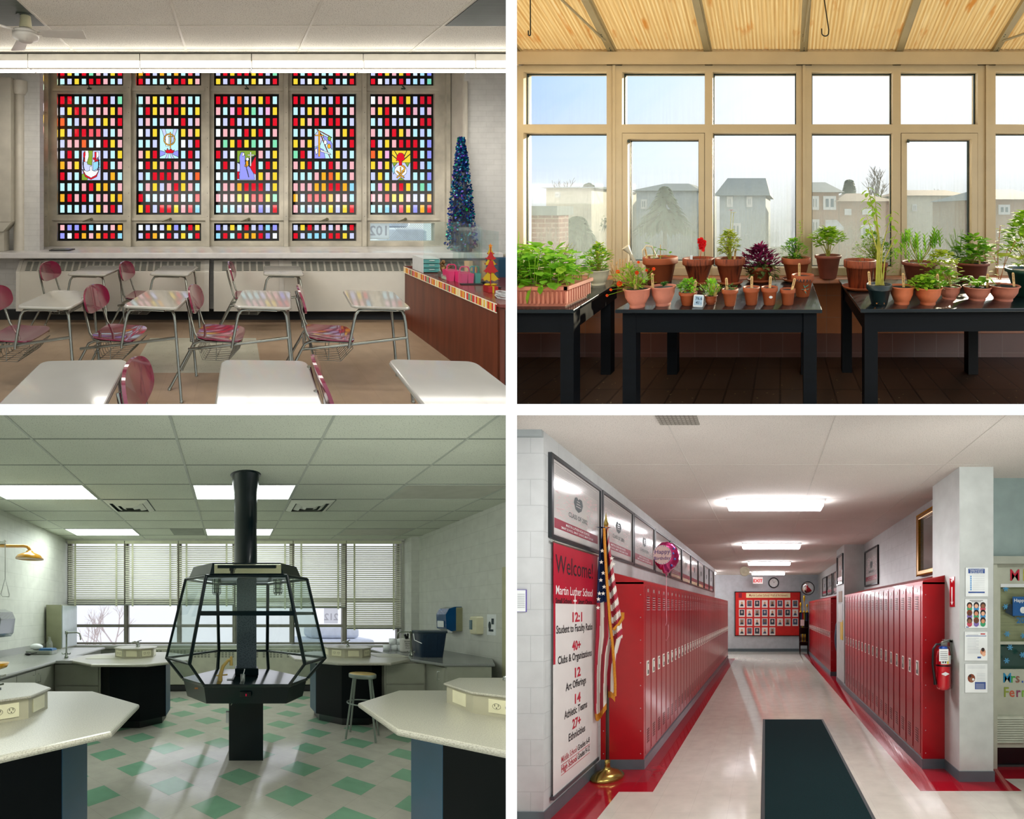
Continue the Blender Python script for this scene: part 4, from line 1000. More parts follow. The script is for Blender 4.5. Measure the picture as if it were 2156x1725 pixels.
table([(-2.9, 2.46), (-1.244, 2.46), (-1.36, 3.50), (-2.9, 3.50)], 'black table at the left under the planter of greens', [(-1.30, 2.53), (-1.44, 3.40), (-2.8, 3.42), (-2.8, 2.53)])
# ---- plants
def leafm(name, h, tr=.5, h2=None):
    if name in MATS: return MATS[name]
    t = NT(name); c = hexc(h); c2 = hexc(h2) if h2 else tuple(min(1, x*1.35) for x in c)
    col = t.ramp(t.noise(14, 3), [(.35, c), (.65, c2)])
    d = t.N('ShaderNodeBsdfPrincipled'); t.L(col, d.inputs['Base Color']); d.inputs['Roughness'].default_value = .6; d.inputs['Specular IOR Level'].default_value = .15
    l = t.N('ShaderNodeBsdfTranslucent'); t.L(t.mix(.5, col, hexc('#c8e03c'), 'MULTIPLY') if False else col, l.inputs[0])
    m = t.N('ShaderNodeMixShader'); m.inputs[0].default_value = tr; t.L(d.outputs[0], m.inputs[1]); t.L(l.outputs[0], m.inputs[2]); t.L(m.outputs[0], t.out.inputs[0])
    MATS[name] = t.m; return t.m
LG = leafm('leaf_green', '#6fb02c', .5, '#a2d840'); LB_ = leafm('leaf_bright', '#8dbc2c', .5, '#b8dc46'); LD = leafm('leaf_deep', '#2f6a2c', .4, '#549438')
LY = leafm('leaf_yellow', '#a9c234', .5, '#d2dc58'); LM = leafm('leaf_magenta', '#6c1f48', .4, '#b0326c'); LMG = leafm('leaf_striped', '#4a5a30', .35, '#8a9a50')
STM = leafm('stem_pale', '#b5b848', .4, '#d8cf66'); OR = leafm('petal_orange', '#e0401c', .4, '#ff6a28'); RD = leafm('petal_red', '#c01018', .4, '#f02c2c'); PK = leafm('petal_pink', '#d84a78', .4); PY = leafm('petal_yellow', '#e8d83c', .4)
soil = pm('potting_soil', '#120f0c', .95, var=.5, scale=60)
def tc(name, h, stain=None):
    if name in MATS: return MATS[name]
    t = NT(name); c = hexc(h); n = t.noise(9, 5)
    col = t.ramp(n, [(.3, tuple(x*.82 for x in c)), (.7, tuple(min(1, x*1.12) for x in c))])
    if stain: col = t.mix(t.ramp(t.noise(1.0, 6, t.uv(50, 5)), [(.5, (0, 0, 0)), (.62, (1, 1, 1))]), col, hexc(stain))
    t.bsdf(col, .6, 0, .3, bump=n, bstr=.1); MATS[name] = t.m; return t.m
TC = tc('terracotta', '#a9552f'); TCD = tc('terracotta_stained', '#9c4c2c', '#5f2c1c'); TP = tc('pink_plastic', '#c87a62'); TO = tc('orange_plastic', '#cf7046'); TB = tc('brown_plastic', '#8a4a38'); TCR = pm('cream_plastic', '#d9cfae', .45); TG = pm('green_black_paint', '#17282a', .35)
stick = pm('wood_marker', '#dcb070', .6, var=.15, scale=80); ink = pm('ink', '#4a3018', .7, var=0)
MK = [stick, ink]
def pot_geo(x, y, z, rt, rb, h, style, n=28):
    g = G()
    if style == 'clay':      # thick rolled collar
        c = h*.28; prof = [(rb*.9, 0), (rb, .004), (rt*.86, h-c), (rt*.97, h-c+.003), (rt, h-c+.01), (rt, h-.006), (rt*.98, h), (rt*.90, h), (rt*.87, h-.01), (rt*.8, h*.75), (0, h*.74)]
    elif style == 'bell':    # moulded plastic pot with out-turned lip and foot
        prof = [(rb*.98, 0), (rb, .006), (rb, h*.10), (rb*.96, h*.13), (rb*1.12, h*.22), (rt*.84, h*.55), (rt*.9, h*.86), (rt*.98, h*.93), (rt, h*.96), (rt*.99, h), (rt*.93, h), (rt*.89, h*.95), (rt*.82, h*.8), (0, h*.79)]
    else:                    # straight ribbed pot
        prof = [(rb*.95, 0), (rb, .004), (rt*.9, h*.86), (rt, h*.88), (rt*1.02, h*.97), (rt, h), (rt*.93, h), (rt*.9, h*.95), (rt*.85, h*.8), (0, h*.79)]
    g.lathe(prof, (x, y, z), n); return g
def marker(t, x, y, z, h=.075, lean=.1, w=.008):
    M = Matrix.Translation((x, y, z)) @ Matrix.Rotation(lean, 4, 'Y') @ Matrix.Rotation(-.15, 4, 'X')
    g = G(M); pts = [(-w, 0, 0), (w, 0, 0), (w, 0, h-w)]+[(w*math.cos(a*PI/4), 0, h-w+w*math.sin(a*PI/4)) for a in (1, 2, 3)]+[(-w, 0, h-w)]
    g.extr(pts, (0, .0018, 0)); g.m = 1
    for k in range(5):
        zz = h*.42+k*h*.10; g.box(-w*.45, w*.45, -.0007, -.0002, zz, zz+h*.05)
    R.obj('plant_marker', g, MK, t)
def stems_to(g, base, tips, r=.0016):
    for tp in tips:
        b = Vector(base)+Vector((rnd.uniform(-.01, .01), rnd.uniform(-.01, .01), 0)); tp = Vector(tp); m = (b+tp)/2+Vector((rnd.uniform(-.01, .01), 0, .01)); g.tube([b, m, tp], r, 4, cap=False)
def bush(c, sx, sy, h, n, L, W, lift=.4, droop=.3, shape=0, core=.15, low=0.0):
    g = G(); tips = []; n = int(n*1.7); L *= 1.12; W *= 1.12
    for k in range(n):
        a = rnd.uniform(0, 2*PI); u = math.sqrt(rnd.random()); v = rnd.random()**.75
        env = math.sin(PI*min(1, .18+.8*v))
        p = Vector((c[0]+sx*u*env*math.cos(a), c[1]+sy*u*env*math.sin(a), c[2]+low+(h-low)*v))
        d = Vector((math.cos(a)*.8, math.sin(a)*.8, lift+rnd.uniform(-.4, .5)))+Vector((rnd.uniform(-.5, .5), rnd.uniform(-.5, .5), 0))
        s = rnd.uniform(.7, 1.25); g.leaf(p, d, L*s, W*s, bend=droop, shape=shape)
        if k % 6 == 0: tips.append(p)
    return g, tips
def feather(c, h, n, spread, lean=(0, 0)):
    g = G()
    for k in range(n):
        a = rnd.uniform(0, 2*PI); r = rnd.uniform(.1, 1)*spread; top = Vector((c[0]+r*math.cos(a)+lean[0], c[1]+r*math.sin(a)*.6, c[2]+h*rnd.uniform(.6, 1))); b = Vector(c)
        g.tube([b, (b+top)/2+Vector((0, 0, .02)), top], .001, 3, cap=False)
        for q in range(16):
            f = .35+.65*q/16; p = b.lerp(top, f); dd = Vector((rnd.uniform(-1, 1), rnd.uniform(-.6, .6), rnd.uniform(.1, .9))).normalized()*.035*(1.2-f)
            g.tube([p, p+dd], .0007, 3, cap=False)
    return g
def potted(px, py_base, hw_t, hw_b, py_rim, style, mat, label, name='potted_plant', cat='plant', group=None, marks=(), saucer=False, soil_on=True, z=TZ, dd=None, band=None):
    """pot whose base front sits at image row py_base on the surface z"""
    d = R.b*0+F*(-z)/(py_base-440) if dd is None else dd
    rb = hw_b*d/F; dc = d+rb; x = R.X(px, dc); rt = hw_t*dc/F
    h = (R.Z(py_rim, dc)-z)
    t = R.root(name, label, cat, (x, dc, z), group)
    o = .012 if saucer else 0
    R.obj('pot', pot_geo(x, dc, z+o, rt, rb, h-o, style), mat, t)
    if saucer: R.obj('saucer', G().lathe([(rb*1.1, 0), (rb*1.45, .012), (rb*1.6, .028), (rb*1.52, .028), (rb*1.35, .014), (0, .012)], (x, dc, z), 28), TC if mat != TB else TB, t)
    zs = z+h*(.90 if style != 'none' else .8)
    if soil_on: R.obj('soil', G().lathe([(0, .006), (rt*.4, .004), (rt*.86, 0)], (x, dc, zs), 20), soil, t)
    for (ox, ln) in marks: marker(t, x+ox*rt, dc-.2*rt, zs-.005, .085 if rt < .06 else .10, ln)
    return t, x, dc, zs, rt
def leafy(t, g, m, tips=None, base=None, nm='foliage', sm=None):
    R.obj(nm, g, m, t)
    if tips: q = G(); stems_to(q, base, tips); R.obj('stems', q, sm or STM, t)
# planter box
bx0, bx1, by0, by1, bh = -2.15, -1.325, 2.53, 2.85, .125
t = R.root('planter_box', 'long pink ribbed planter overflowing with leafy greens', 'planter', (-1.7, 2.7, TZ))
g = G().prism([(bx0, by0+.015, TZ), (bx1-.015, by0+.015, TZ), (bx1-.02, by1-.015, TZ), (bx0, by1-.015, TZ)], [(bx0, by0, TZ+bh), (bx1, by0, TZ+bh), (bx1, by1, TZ+bh), (bx0, by1, TZ+bh)])
g.box(bx0, bx1+.012, by0-.012, by0+.01, TZ+bh-.022, TZ+bh).box(bx1-.01, bx1+.012, by0-.012, by1+.012, TZ+bh-.022, TZ+bh).box(bx0, bx1, by1-.01, by1+.012, TZ+bh-.022, TZ+bh)
for k in range(30): x = bx0+.02+k*.0275; g.box(x, x+.012, by0-.004, by0+.014, TZ+.02, TZ+bh-.03)
for k in range(10): y = by0+.03+k*.03; g.box(bx1-.01, bx1+.004, y, y+.013, TZ+.02, TZ+bh-.03)
R.obj('box', g, TP, t); R.obj('soil', G().box(bx0+.01, bx1-.01, by0+.012, by1-.012, TZ+bh-.03, TZ+bh-.012), soil, t)
g = G(); g2 = G()
for k in range(620):
    x = rnd.uniform(-2.0, bx1-.0); y = rnd.uniform(by0+.0, by1); hh = rnd.uniform(.03, .25)*(1-.35*max(0, (x+1.5)/.2)); a = rnd.uniform(0, 2*PI)
    p = (x+rnd.uniform(-.03, .05), y-.03, TZ+bh-.02+hh); d = (math.cos(a)*.8+.1, math.sin(a)*.7-.35, rnd.uniform(-.25, .7)); s = rnd.uniform(.04, .085)
    (g if k % 3 else g2).leaf(p, d, s, s*.8, bend=.3)
    if k % 5 == 0: g2.tube([(x, y, TZ+bh-.02), p], .0022, 4, cap=False)
g.leaf((-1.53, 2.52, TZ+.13), (-.3, -.35, -.9), .11, .055); g.leaf((-1.47, 2.52, TZ+.14), (-.1, -.35, -.8), .06, .045)
R.obj('foliage', g, LG, t); R.obj('young_leaves', g2, LB_, t)
R.obj('dill', feather((-1.78, 2.78, TZ+.12), .34, 12, .05), leafm('dill_green', '#8fbf3a', .5, '#b8dc50'), t); R.obj('dill', feather((-1.55, 2.82, TZ+.12), .27, 14, .10, (.05, 0)), leafm('dill_gold', '#b8b850', .5, '#d8d070'), t)
# cream pot
t, x, y, zs, rt = potted(1260, 602, 23, 14, 568, 'bell', TCR, 'bushy green plant in a cream pot beside the planter')
g, tp = bush((x-.01, y, zs), .10, .09, .20, 170, .032, .02); leafy(t, g, LG, tp, (x, y, zs))
g, tp = bush((x, y, zs+.04), .10, .09, .18, 60, .028, .018); leafy(t, g, LY, nm='young_leaves')
# front row of the middle table
t, x, y, zs, rt = potted(1342, 650, 29, 16, 606, 'bell', TP, 'marigolds with orange flowers in a pink pot at the table corner', marks=[(-.1, .0)])
g, tp = bush((x-.05, y, zs-.01), .10, .08, .15, 120, .035, .008, .3, .2); leafy(t, g, LB_, tp, (x, y, zs))
g, tp = bush((x+.03, y, zs), .07, .06, .13, 40, .03, .008, .4, .2); leafy(t, g, LG)
for (u, v, r) in ((1302, 572, 5), (1342, 574, 5), (1306, 597, 7), (1377, 566, 4), (1345, 552, 3.5), (1362, 569, 3.5), (1287, 610, 3.5), (1279, 622, 3.5)):
    c = Vector(R.at(u, v, y-.03)); rr = r*y/F; q = G(); stems_to(q, (x, y, zs), [c], .0014); R.obj('stem', q, LB_, t)
    q = G()
    for k in range(14): a = k*2.4; q.leaf(c, (math.cos(a), -.5, math.sin(a)), rr*1.1, rr*.9, (0, 1, 0), bend=.2)
    R.obj('flower', q, OR, t)
t, x, y, zs, rt = potted(1396.5, 646, 27, 16, 602, 'bell', TP, 'pink pot with a few dill seedlings beside the marigolds', marks=[(-.75, -.1)])
R.obj('seedlings', feather((x, y, zs), .04, 8, .03), LD, t)
t, x, y, zs, rt = potted(1448.5, 645, 19, 13, 614, 'clay', TC, 'small clay pot of low green herb beside the thermometer', marks=[(.75, .05)])
g, tp = bush((x, y, zs), .055, .05, .085, 110, .024, .014); leafy(t, g, LG)
t, x, y, zs, rt = potted(1497, 642, 14, 10, 622, 'bell', TC, 'tiny clay pot of spiky herb just right of the thermometer', marks=[(.5, .35)])
g, tp = bush((x, y, zs), .065, .05, .095, 120, .026, .006, .8, .1); leafy(t, g, LG, tp, (x, y, zs))
t, x, y, zs, rt = potted(1537, 646, 17.5, 11, 608, 'clay', TC, 'small clay pot with sparse herb and tall marker', marks=[(-.3, -.1)])
g, tp = bush((x, y, zs-.01), .045, .04, .05, 30, .02, .008); leafy(t, g, LD)
for px, lab, mk in ((1582, 'small clay pot of bare soil, left of two with markers', .0), (1620, 'small clay pot of bare soil with a white chip on its side', .05), (1658.5, 'smallest clay pot of bare soil near the happy pot', .25)):
    t, x, y, zs, rt = potted(px, 644, 18 if px < 1650 else 16.5, 12, 604 if px < 1650 else 608, 'clay', TC, lab, 'flower_pot', 'pot', marks=[(.05 if px < 1650 else .5, mk)])
    if px == 1620: R.obj('paint_chip', G().poly([(x+.01+.012*math.cos(a*1.05), y-.0415-.0035*math.sin(1.2), TZ+.055+.009*math.sin(a*1.05)) for a in range(6)]), wp, t)
# happy pot
t, x, y, zs, rt = potted(1690, 627, 24, 14, 578, 'clay', TC, 'clay pot painted HAPPY with a teal bird at the table edge', 'flower_pot', 'pot', marks=[(-.3, .0)])
def wrap(x, y, z, r, ang, zz): return (x+r*math.sin(ang), y-r*math.cos(ang), zz)
for k, ch in enumerate('HAPPY'):
    an = -.52+.29*k; vs, fs = text_geo(ch, 'CENTER', .03); g = G(); r = rt*1.02
    g.add([wrap(x, y, 0, r, an+vx*.026/r, TZ+.120+vy*.030-.002*k) for vx, vy in vs], fs)
    R.obj('letter', g, pm('black_paint', '#14100e', .6), t)
g = G()
for (u, v, s, a) in ((.15, .075, .02, 1.9), (.3, .08, .022, .6), (.05, .06, .016, 3.0), (.4, .06, .018, .2), (.2, .045, .018, -1.2)):
    r = rt*.88; g.add([wrap(x, y, 0, r, u+1.4*s*q*math.cos(a+w)/r, TZ+v+s*q*math.sin(a+w)) for q, w in ((-.6, 0), (.2, .5), (1, 0), (.2, -.5))], [(0, 1, 2, 3)])
R.obj('painted_bird', g, pm('teal_paint', '#1aa08c', .5), t)
R.obj('painted_beak', G().add([wrap(x, y, 0, rt*.87, u, TZ+v) for u, v in ((.05, .05), (.35, .045), (.22, .068))], [(0, 1, 2)]), pm('orange_paint', '#e0641c', .5), t)
# back row of the middle table
t, x, y, zs, rt = potted(1390.5, 597, 36, 24, 541, 'clay', TC, 'large clay pot with a climbing bean seedling', marks=[(-.7, -.25)])
g = G(); stems_to(g, (x-.06, y, zs), [(x-.055, y, zs+.11), (x-.02, y, zs+.09)], .002); R.obj('stems', g, LG, t)
g = G()
for (dx, dz, s, a) in ((-.075, .13, .05, 2.2), (-.06, .10, .04, .5), (-.02, .09, .05, 0), (.02, .085, .04, .1), (.0, .02, .05, 1.0), (.05, .03, .045, .6), (.085, .05, .035, 1.4), (-.06, .03, .04, 2.5), (.03, .0, .04, 2.0)): g.leaf((x+dx, y-.02, zs+dz), (math.cos(a), -.3, math.sin(a)*.4), s, s*.7)
R.obj('foliage', g, LG, t); R.obj('stake', G().tube([(x+.0, y, zs), (x+.0, y, zs+.12)], .0035, 6), stick, t)
t, x, y, zs, rt = potted(1470.5, 602, 33, 17, 543, 'clay', TCD, 'stained clay pot with one scarlet flower', saucer=True)
R.obj('stem', G().tube([(x+.01, y, zs), (x+.02, y, zs+.06), (x+.035, y, zs+.14)], .002, 5), RD, t)
g = G()
for k in range(22): a = rnd.uniform(0, 6.3); g.leaf((x+.04+rnd.uniform(-.02, .02), y-.02, zs+.13+rnd.uniform(-.03, .04)), (math.cos(a), -.4, math.sin(a)), .04, .028, (0, 1, 0))
R.obj('flower', g, RD, t); R.obj('tag', G().box(x-.06, x-.04, y-.03, y-.028, zs, zs+.045), wp, t)
t, x, y, zs, rt = potted(1537, 602, 32, 18, 543, 'clay', TCD, 'stained clay pot of yellow green basil in flower', saucer=True, marks=[(.3, .1)])
g, tp = bush((x-.01, y, zs), .075, .06, .24, 150, .036, .02, .3, .35, low=.05); leafy(t, g, LY, tp, (x, y, zs))
top = [(x+.01, y, zs+.40), (x+.03, y, zs+.38)]; g = G(); stems_to(g, (x, y, zs), top, .0018); R.obj('flower_stem', g, STM, t)
g = G()
for k in range(9): a = k*.7; g.leaf(top[0], (math.cos(a), math.sin(a), .3), .02, .012)
R.obj('flower', g, PK, t); g = G()
for k in range(9): a = k*.7; g.leaf(top[1], (math.cos(a), math.sin(a), .3), .022, .013)
R.obj('flower', g, PY, t)
t, x, y, zs, rt = potted(1600, 597, 27, 18, 560, 'clay', TC, 'trailing purple and striped green plant in the middle of the back row', saucer=True)
g, tp = bush((x, y, zs-.05), .155, .10, .22, 260, .05, .022, .6, .3); leafy(t, g, LM)
g, tp = bush((x+.02, y-.03, zs-.08), .13, .09, .13, 90, .055, .025, .1, .4); leafy(t, g, LMG, nm='lower_leaves')
t, x, y, zs, rt = potted(1676, 596, 31, 19, 542, 'clay', TC, 'clay pot of dark mint with one tall vine', saucer=True, marks=[(.0, .0)])
g, tp = bush((x-.02, y, zs), .11, .07, .17, 150, .030, .018); leafy(t, g, LG, tp, (x, y, zs), sm=LD)
g, _ = bush((x, y, zs-.01), .09, .07, .04, 120, .016, .012); leafy(t, g, LD, nm='ground_leaves')
g = G(); P = [(x, y, zs), (x+.02, y, zs+.12), (x+.04, y, zs+.22), (x+.03, y, zs+.33)]; g.tube(P, .0018, 5)
for k in range(22): f = .35+.65*k/22; i_ = min(2, int(f*3)); p = Vector(P[i_]).lerp(Vector(P[i_+1]), f*3-i_); a = k*2.4; g.leaf(p, (math.cos(a), math.sin(a)*.5, .3), .032, .02)
R.obj('vine', g, LB_, t)
t, x, y, zs, rt = potted(1743.5, 580, 28, 18, 537, 'ribbed', TB, 'brown pot of flat parsley standing on the sill', dd=3.52)
g, tp = bush((x, y, zs), .15, .08, .25, 140, .045, .034, .3, .3, low=.10); leafy(t, g, LB_, tp[:30], (x, y, zs))
# right table
t, x, y, zs, rt = potted(1810.5, 614, 34, 24, 547, 'clay', TCD, 'large rust stained clay pot with one small seedling', saucer=True)
g = G(); stems_to(g, (x-.0, y, zs), [(x, y, zs+.05)], .0016)
for k in range(6): a = k*1.05; g.leaf((x, y, zs+.05), (math.cos(a), math.sin(a), .1), .04, .02)
R.obj('seedling', g, LG, t)
t, x, y, zs, rt = potted(1853, 590, 16, 12, 553, 'clay', TC, 'airy green herb in a clay pot behind the rust stained pot', dd=3.5, z=TZ)
g, tp = bush((x-.07, y, zs-.02), .17, .08, .30, 260, .026, .018, .3, .3); leafy(t, g, LB_, tp, (x-.03, y, zs)); g, tp = bush((x+.05, y, zs-.08), .16, .06, .26, 130, .022, .014); leafy(t, g, LG, nm='lower_leaves')
t, x, y, zs, rt = potted(1851, 645, 27, 17, 598, 'clay', TG, 'dark green painted pot with tall yellow stalks', marks=[(-.75, -.05)])
g = G(); tops = []
for k, (dx, hh, ln) in enumerate(((-.01, .62, -.06), (.0, .58, -.03), (.01, .50, -.04), (.03, .47, .05), (.06, .33, .05), (-.02, .45, -.06))):
    b = Vector((x+.01*k-.02, y, zs)); m = Vector((x+dx*.6, y, zs+hh*.5)); tp_ = Vector((x+dx+ln, y, zs+hh)); g.tube([b, m, tp_], [.0052, .0042, .0015], 6); tops.append(tp_)
R.obj('stalks', g, STM, t); g = G()
for tp_ in tops:
    for k in range(8): a = k*2.2; g.leaf(tp_-Vector((0, 0, .018*k)), (math.cos(a), math.sin(a)*.6, -.1), .05, .026, bend=.5)
R.obj('leaves', g, LB_, t)
R.obj('paint_drips', G().add([wrap(x, y, 0, rt*(.64+.2*(v-.01)/.1), u, TZ+v) for u, v in ((-.9, .02), (-.5, .012), (-.1, .01), (.4, .012), (.75, .02), (.6, .035), (.35, .022), (.1, .06), (-.05, .062), (-.02, .025), (-.35, .022), (-.6, .055), (-.68, .05), (-.7, .025))], [tuple(range(14))]), pm('orange_drip', '#d9821c', .4), t)
t, x, y, zs, rt = potted(1898.5, 643, 27, 16, 602, 'bell', TO, 'orange plastic pot of bare soil with a marker', 'flower_pot', 'pot', marks=[(.1, .0)])
t, x, y, zs, rt = potted(1953.5, 644, 30, 16, 604, 'bell', TO, 'orange plastic pot of low mint', marks=[(.65, .02)])
g, tp = bush((x-.02, y, zs-.01), .10, .07, .09, 120, .034, .02, .3, .3); leafy(t, g, LB_); g, tp = bush((x+.02, y, zs), .09, .06, .06, 60, .03, .018); leafy(t, g, LG, nm='lower_leaves')
t, x, y, zs, rt = potted(1936, 600, 36, 24, 551, 'ribbed', TB, 'bay tree sprigs in a brown pot behind the orange pots', dd=3.1)
g = G(); st = G()
for k in range(34):
    a = rnd.uniform(0, 2*PI); r = rnd.uniform(.02, .22); tp_ = Vector((x+r*math.cos(a)*1.05-.03, y+r*math.sin(a)*.4, zs+rnd.uniform(.08, .27)))
    st.tube([(x, y, zs), Vector((x, y, zs)).lerp(tp_, .6)-Vector((0, 0, .02)), tp_], .0014, 4, cap=False)
    for q in range(9): b = q*2.1; g.leaf(tp_-Vector((0, 0, .009*q)), (math.cos(b)*.55, math.sin(b)*.4, .8), .042, .014, bend=.1)
R.obj('foliage', g, LG, t); R.obj('stems', st, STM, t)
t, x, y, zs, rt = potted(1998.5, 632, 24, 14, 602, 'bell', TP, 'pink pot of lemon balm, second row', marks=[(.1, -.1)])
g, tp = bush((x-.04, y, zs), .11, .08, .12, 50, .045, .02, .4, .2); leafy(t, g, LG, tp, (x, y, zs)); g, tp = bush((x-.03, y+.05, zs+.02), .12, .07, .22, 100, .038, .03, .3, .3); leafy(t, g, LY, nm='young_leaves')
t, x, y, zs, rt = potted(2046, 592, 34, 26, 552, 'ribbed', TB, 'brown pot of squash vine behind the strap leaved plant', dd=3.3, marks=[(.4, .05)])
g, tp = bush((x+.02, y, zs), .20, .08, .23, 90, .06, .05, .3, .3); leafy(t, g, LG, tp, (x, y, zs)); R.obj('dill', feather((x-.08, y+.05, zs), .30, 22, .16, (-.06, 0)), MATS['dill_green'], t)
t, x, y, zs, rt = potted(2057, 635, 29, 17, 603, 'bell', TP, 'pink pot of arching strap leaves', marks=[(.65, .1)])
g = G()
for k in range(34):
    a = rnd.uniform(0, 2*PI); L = rnd.uniform(.10, .19); P = [Vector((x, y, zs))+Vector((math.cos(a)*L*f, math.sin(a)*L*.6*f, L*(1.25*f-1.05*f*f))) for f in (0, .25, .5, .75, 1.0)]
    w = .011; n = Vector((-math.sin(a), math.cos(a), 0))
    vs = []
    for i_, p in enumerate(P): ww = w*(.5, 1, 1, .7, .05)[i_]; vs += [p-n*ww, p+n*ww]
    g.add(vs, [(2*i_, 2*i_+1, 2*i_+3, 2*i_+2) for i_ in range(4)], True)
R.obj('foliage', g, LG, t)
t, x, y, zs, rt = potted(2112, 636, 33, 19, 600, 'bell', TP, 'pink pot of leggy stems at the right, ringed by green shoots', marks=[(.6, .0)])
g = G(); st = [(x-.02, y, zs+.40), (x-.04, y, zs+.3), (x+.03, y, zs+.25), (x-.06, y, zs+.2), (x+.08, y, zs+.3)]; stems_to(g, (x-.03, y, zs), st, .002); R.obj('stems', g, pm('dry_stem', '#a8643c', .7), t)
g = G(); g.leaf((x+.02, y, zs+.2), (.5, -.5, .1), .10, .1); g.leaf((x+.03, y, zs+.22), (-.6, -.4, 0), .09, .09)
for p in st:
    for k in range(7): a = k*1.9; g.leaf(Vector(p)-Vector((0, 0, .02*k)), (math.cos(a), math.sin(a), .1), .035, .02)
R.obj('foliage', g, LY, t)
t, x, y, zs, rt = potted(2168, 630, 47, 30, 566, 'ribbed', pm('dark_green_plastic', '#1d4a40', .35), 'big dark green pot at the right edge of the greenhouse', marks=[])
g, tp = bush((x-.02, y, zs+.02), .16, .09, .40, 190, .05, .035, .3, .3); leafy(t, g, LB_, tp, (x, y, zs))
# thermometer
cx, d = R.X(1469, 2.52), 2.52; M = Matrix.Translation((cx, d, TZ)) @ Matrix.Rotation(.06, 4, 'Y') @ Matrix.Rotation(-.15, 4, 'X')
t = R.root('digital_thermometer', 'small white digital thermometer reading 76.6 and 41 percent', 'thermometer', (cx, d, TZ))
R.obj('case', G(M @ Matrix.Rotation(PI/2, 4, 'X')).slab(rpoly(-.031, .031, .0, .075, .008), -.014, 0, .003), wp, t)
R.obj('screen', G(M).box(-.024, .024, -.0012, -.0, .012, .067), pm('lcd', '#a9c4d6', .3), t)
R.obj('digits', G(M).text('76.6', (.003, -.002, .052), (1, 0, 0), (0, 0, 1), .024, bold=.02).text('41', (-.002, -.002, .027), (1, 0, 0), (0, 0, 1), .024, bold=.02).text('%', (.018, -.002, .025), (1, 0, 0), (0, 0, 1), .012), pm('lcd_ink', '#1f3c50', .4), t)
# watering can
t = R.root('watering_can', 'cream watering can behind the marigolds with its long spout to the left', 'watering can', (R.X(1368, 3.5), 3.5, TZ))
cr = pm('cream_can', '#ded2b4', .4); wx = R.X(1369, 3.52)
R.obj('body', G().lathe([(.075, 0), (.078, .01), (.072, .19), (.066, .20), (.06, .2), (0, .19)], (wx, 3.55, TZ), 28), cr, t)
p0 = (wx-.07, 3.5, TZ+.03); p1 = R.at(1325, 530, 3.4)
R.obj('spout', G().tube([p0, p1], [.022, .011], 12), cr, t); R.obj('rose', G().tube([R.at(1327, 533, 3.4), R.at(1317, 520, 3.38)], [.012, .034], 16), cr, t)
R.obj('handle', G().tube([(wx-.05, 3.5, TZ+.19), (wx-.05, 3.48, TZ+.25), (wx-.02, 3.48, TZ+.29), (wx+.02, 3.5, TZ+.28), (wx+.05, 3.52, TZ+.2)], .008, 8), cr, t)
g = G()
for k in range(26):
    b = Vector((R.X(1299, 3.45)+rnd.uniform(-.03, .03), 3.45+rnd.uniform(-.03, .03), TZ)); g.tube([b, b+Vector((rnd.uniform(-.05, .05), 0, rnd.uniform(.08, .19)))], .0035, 5)
R.obj('stick_bundle', g, stick, None, 'loose bundle of wooden garden sticks by the watering can', 'sticks', kind='stuff')
# petals and litter on the floor
g = G()
for k in range(110):
    p = (rnd.uniform(-1.9, 1.9), rnd.uniform(2.85, 3.75), HF+.003); a = rnd.uniform(0, 6.3); g.leaf(p, (math.cos(a), math.sin(a), 0), rnd.uniform(.006, .022), .008, bend=-.1)
R.obj('leaf_litter', g, pm('dry_leaf', '#a89870', .8, var=.4, scale=40), None, 'dry leaf scraps scattered over the quarry tiles', 'leaves', kind='stuff')
# ---- the street outside
def hs(px0, px1, py0, py1, d, dep, z=True): return R.X(px0, d), R.X(px1, d), R.Z(py1, d), R.Z(py0, d)
struct(R, 'floor', G().box(-22, 30, 5.2, 60, -5.6, -5.5), speckled('street_ground', '#4f5848', '#3f4638', 1.2, .5), 'ground outside the greenhouse')
trimw = pm('white_trim', '#d8dcdc', .6); gl_d = pm('dark_window', '#55707e', .15)
def house(name, label, px0, px1, pyr, pye, d, dep, wall, roof, wins, ridge=None, awn=None):
    x0, x1 = R.X(px0, d), R.X(px1, d); ze = R.Z(pye, d); zr_ = R.Z(pyr, d); zb = -5.5
    t = R.root(name, label, 'house', ((x0+x1)/2, d, zb))
    R.obj('wall', G().box(x0, x1, d, d+dep, zb, ze), wall, t)
    r0, r1 = ridge or (.5, .5); xa, xb = x0+(x1-x0)*r0, x0+(x1-x0)*r1; o = .15
    R.obj('roof', G().prism([(x0-o, d-o, ze), (x1+o, d-o, ze), (x1+o, d+dep, ze), (x0-o, d+dep, ze)], [(xa, d+dep*.25, zr_), (xb+.01, d+dep*.25, zr_), (xb+.01, d+dep*.5, zr_), (xa, d+dep*.5, zr_)]), roof, t)
    for (a, b, u, v) in wins:
        wa, wb, za, zb2 = R.X(a, d), R.X(b, d), R.Z(v, d), R.Z(u, d)
        w = R.obj('window', G().box(wa, wb, d-.05, d, za, zb2), trimw, t); R.obj('pane', G().box(wa+.07, (wa+wb)/2-.03, d-.06, d-.05, za+.08, zb2-.08).box((wa+wb)/2+.03, wb-.07, d-.06, d-.05, za+.08, zb2-.08), gl_d, w)
    if awn:
        a, b, u, v = awn; R.obj('awning', G().prism([(R.X(a+6, d), d, R.Z(u, d)), (R.X(b-6, d), d, R.Z(u, d)), (R.X(b-6, d), d, R.Z(u, d)-.05), (R.X(a+6, d), d, R.Z(u, d)-.05)], [(R.X(a, d), d-.8, R.Z(v, d)), (R.X(b, d), d-.8, R.Z(v, d)), (R.X(b, d), d-.8, R.Z(v, d)-.08), (R.X(a, d), d-.8, R.Z(v, d)-.08)]), trimw, t)
    return t
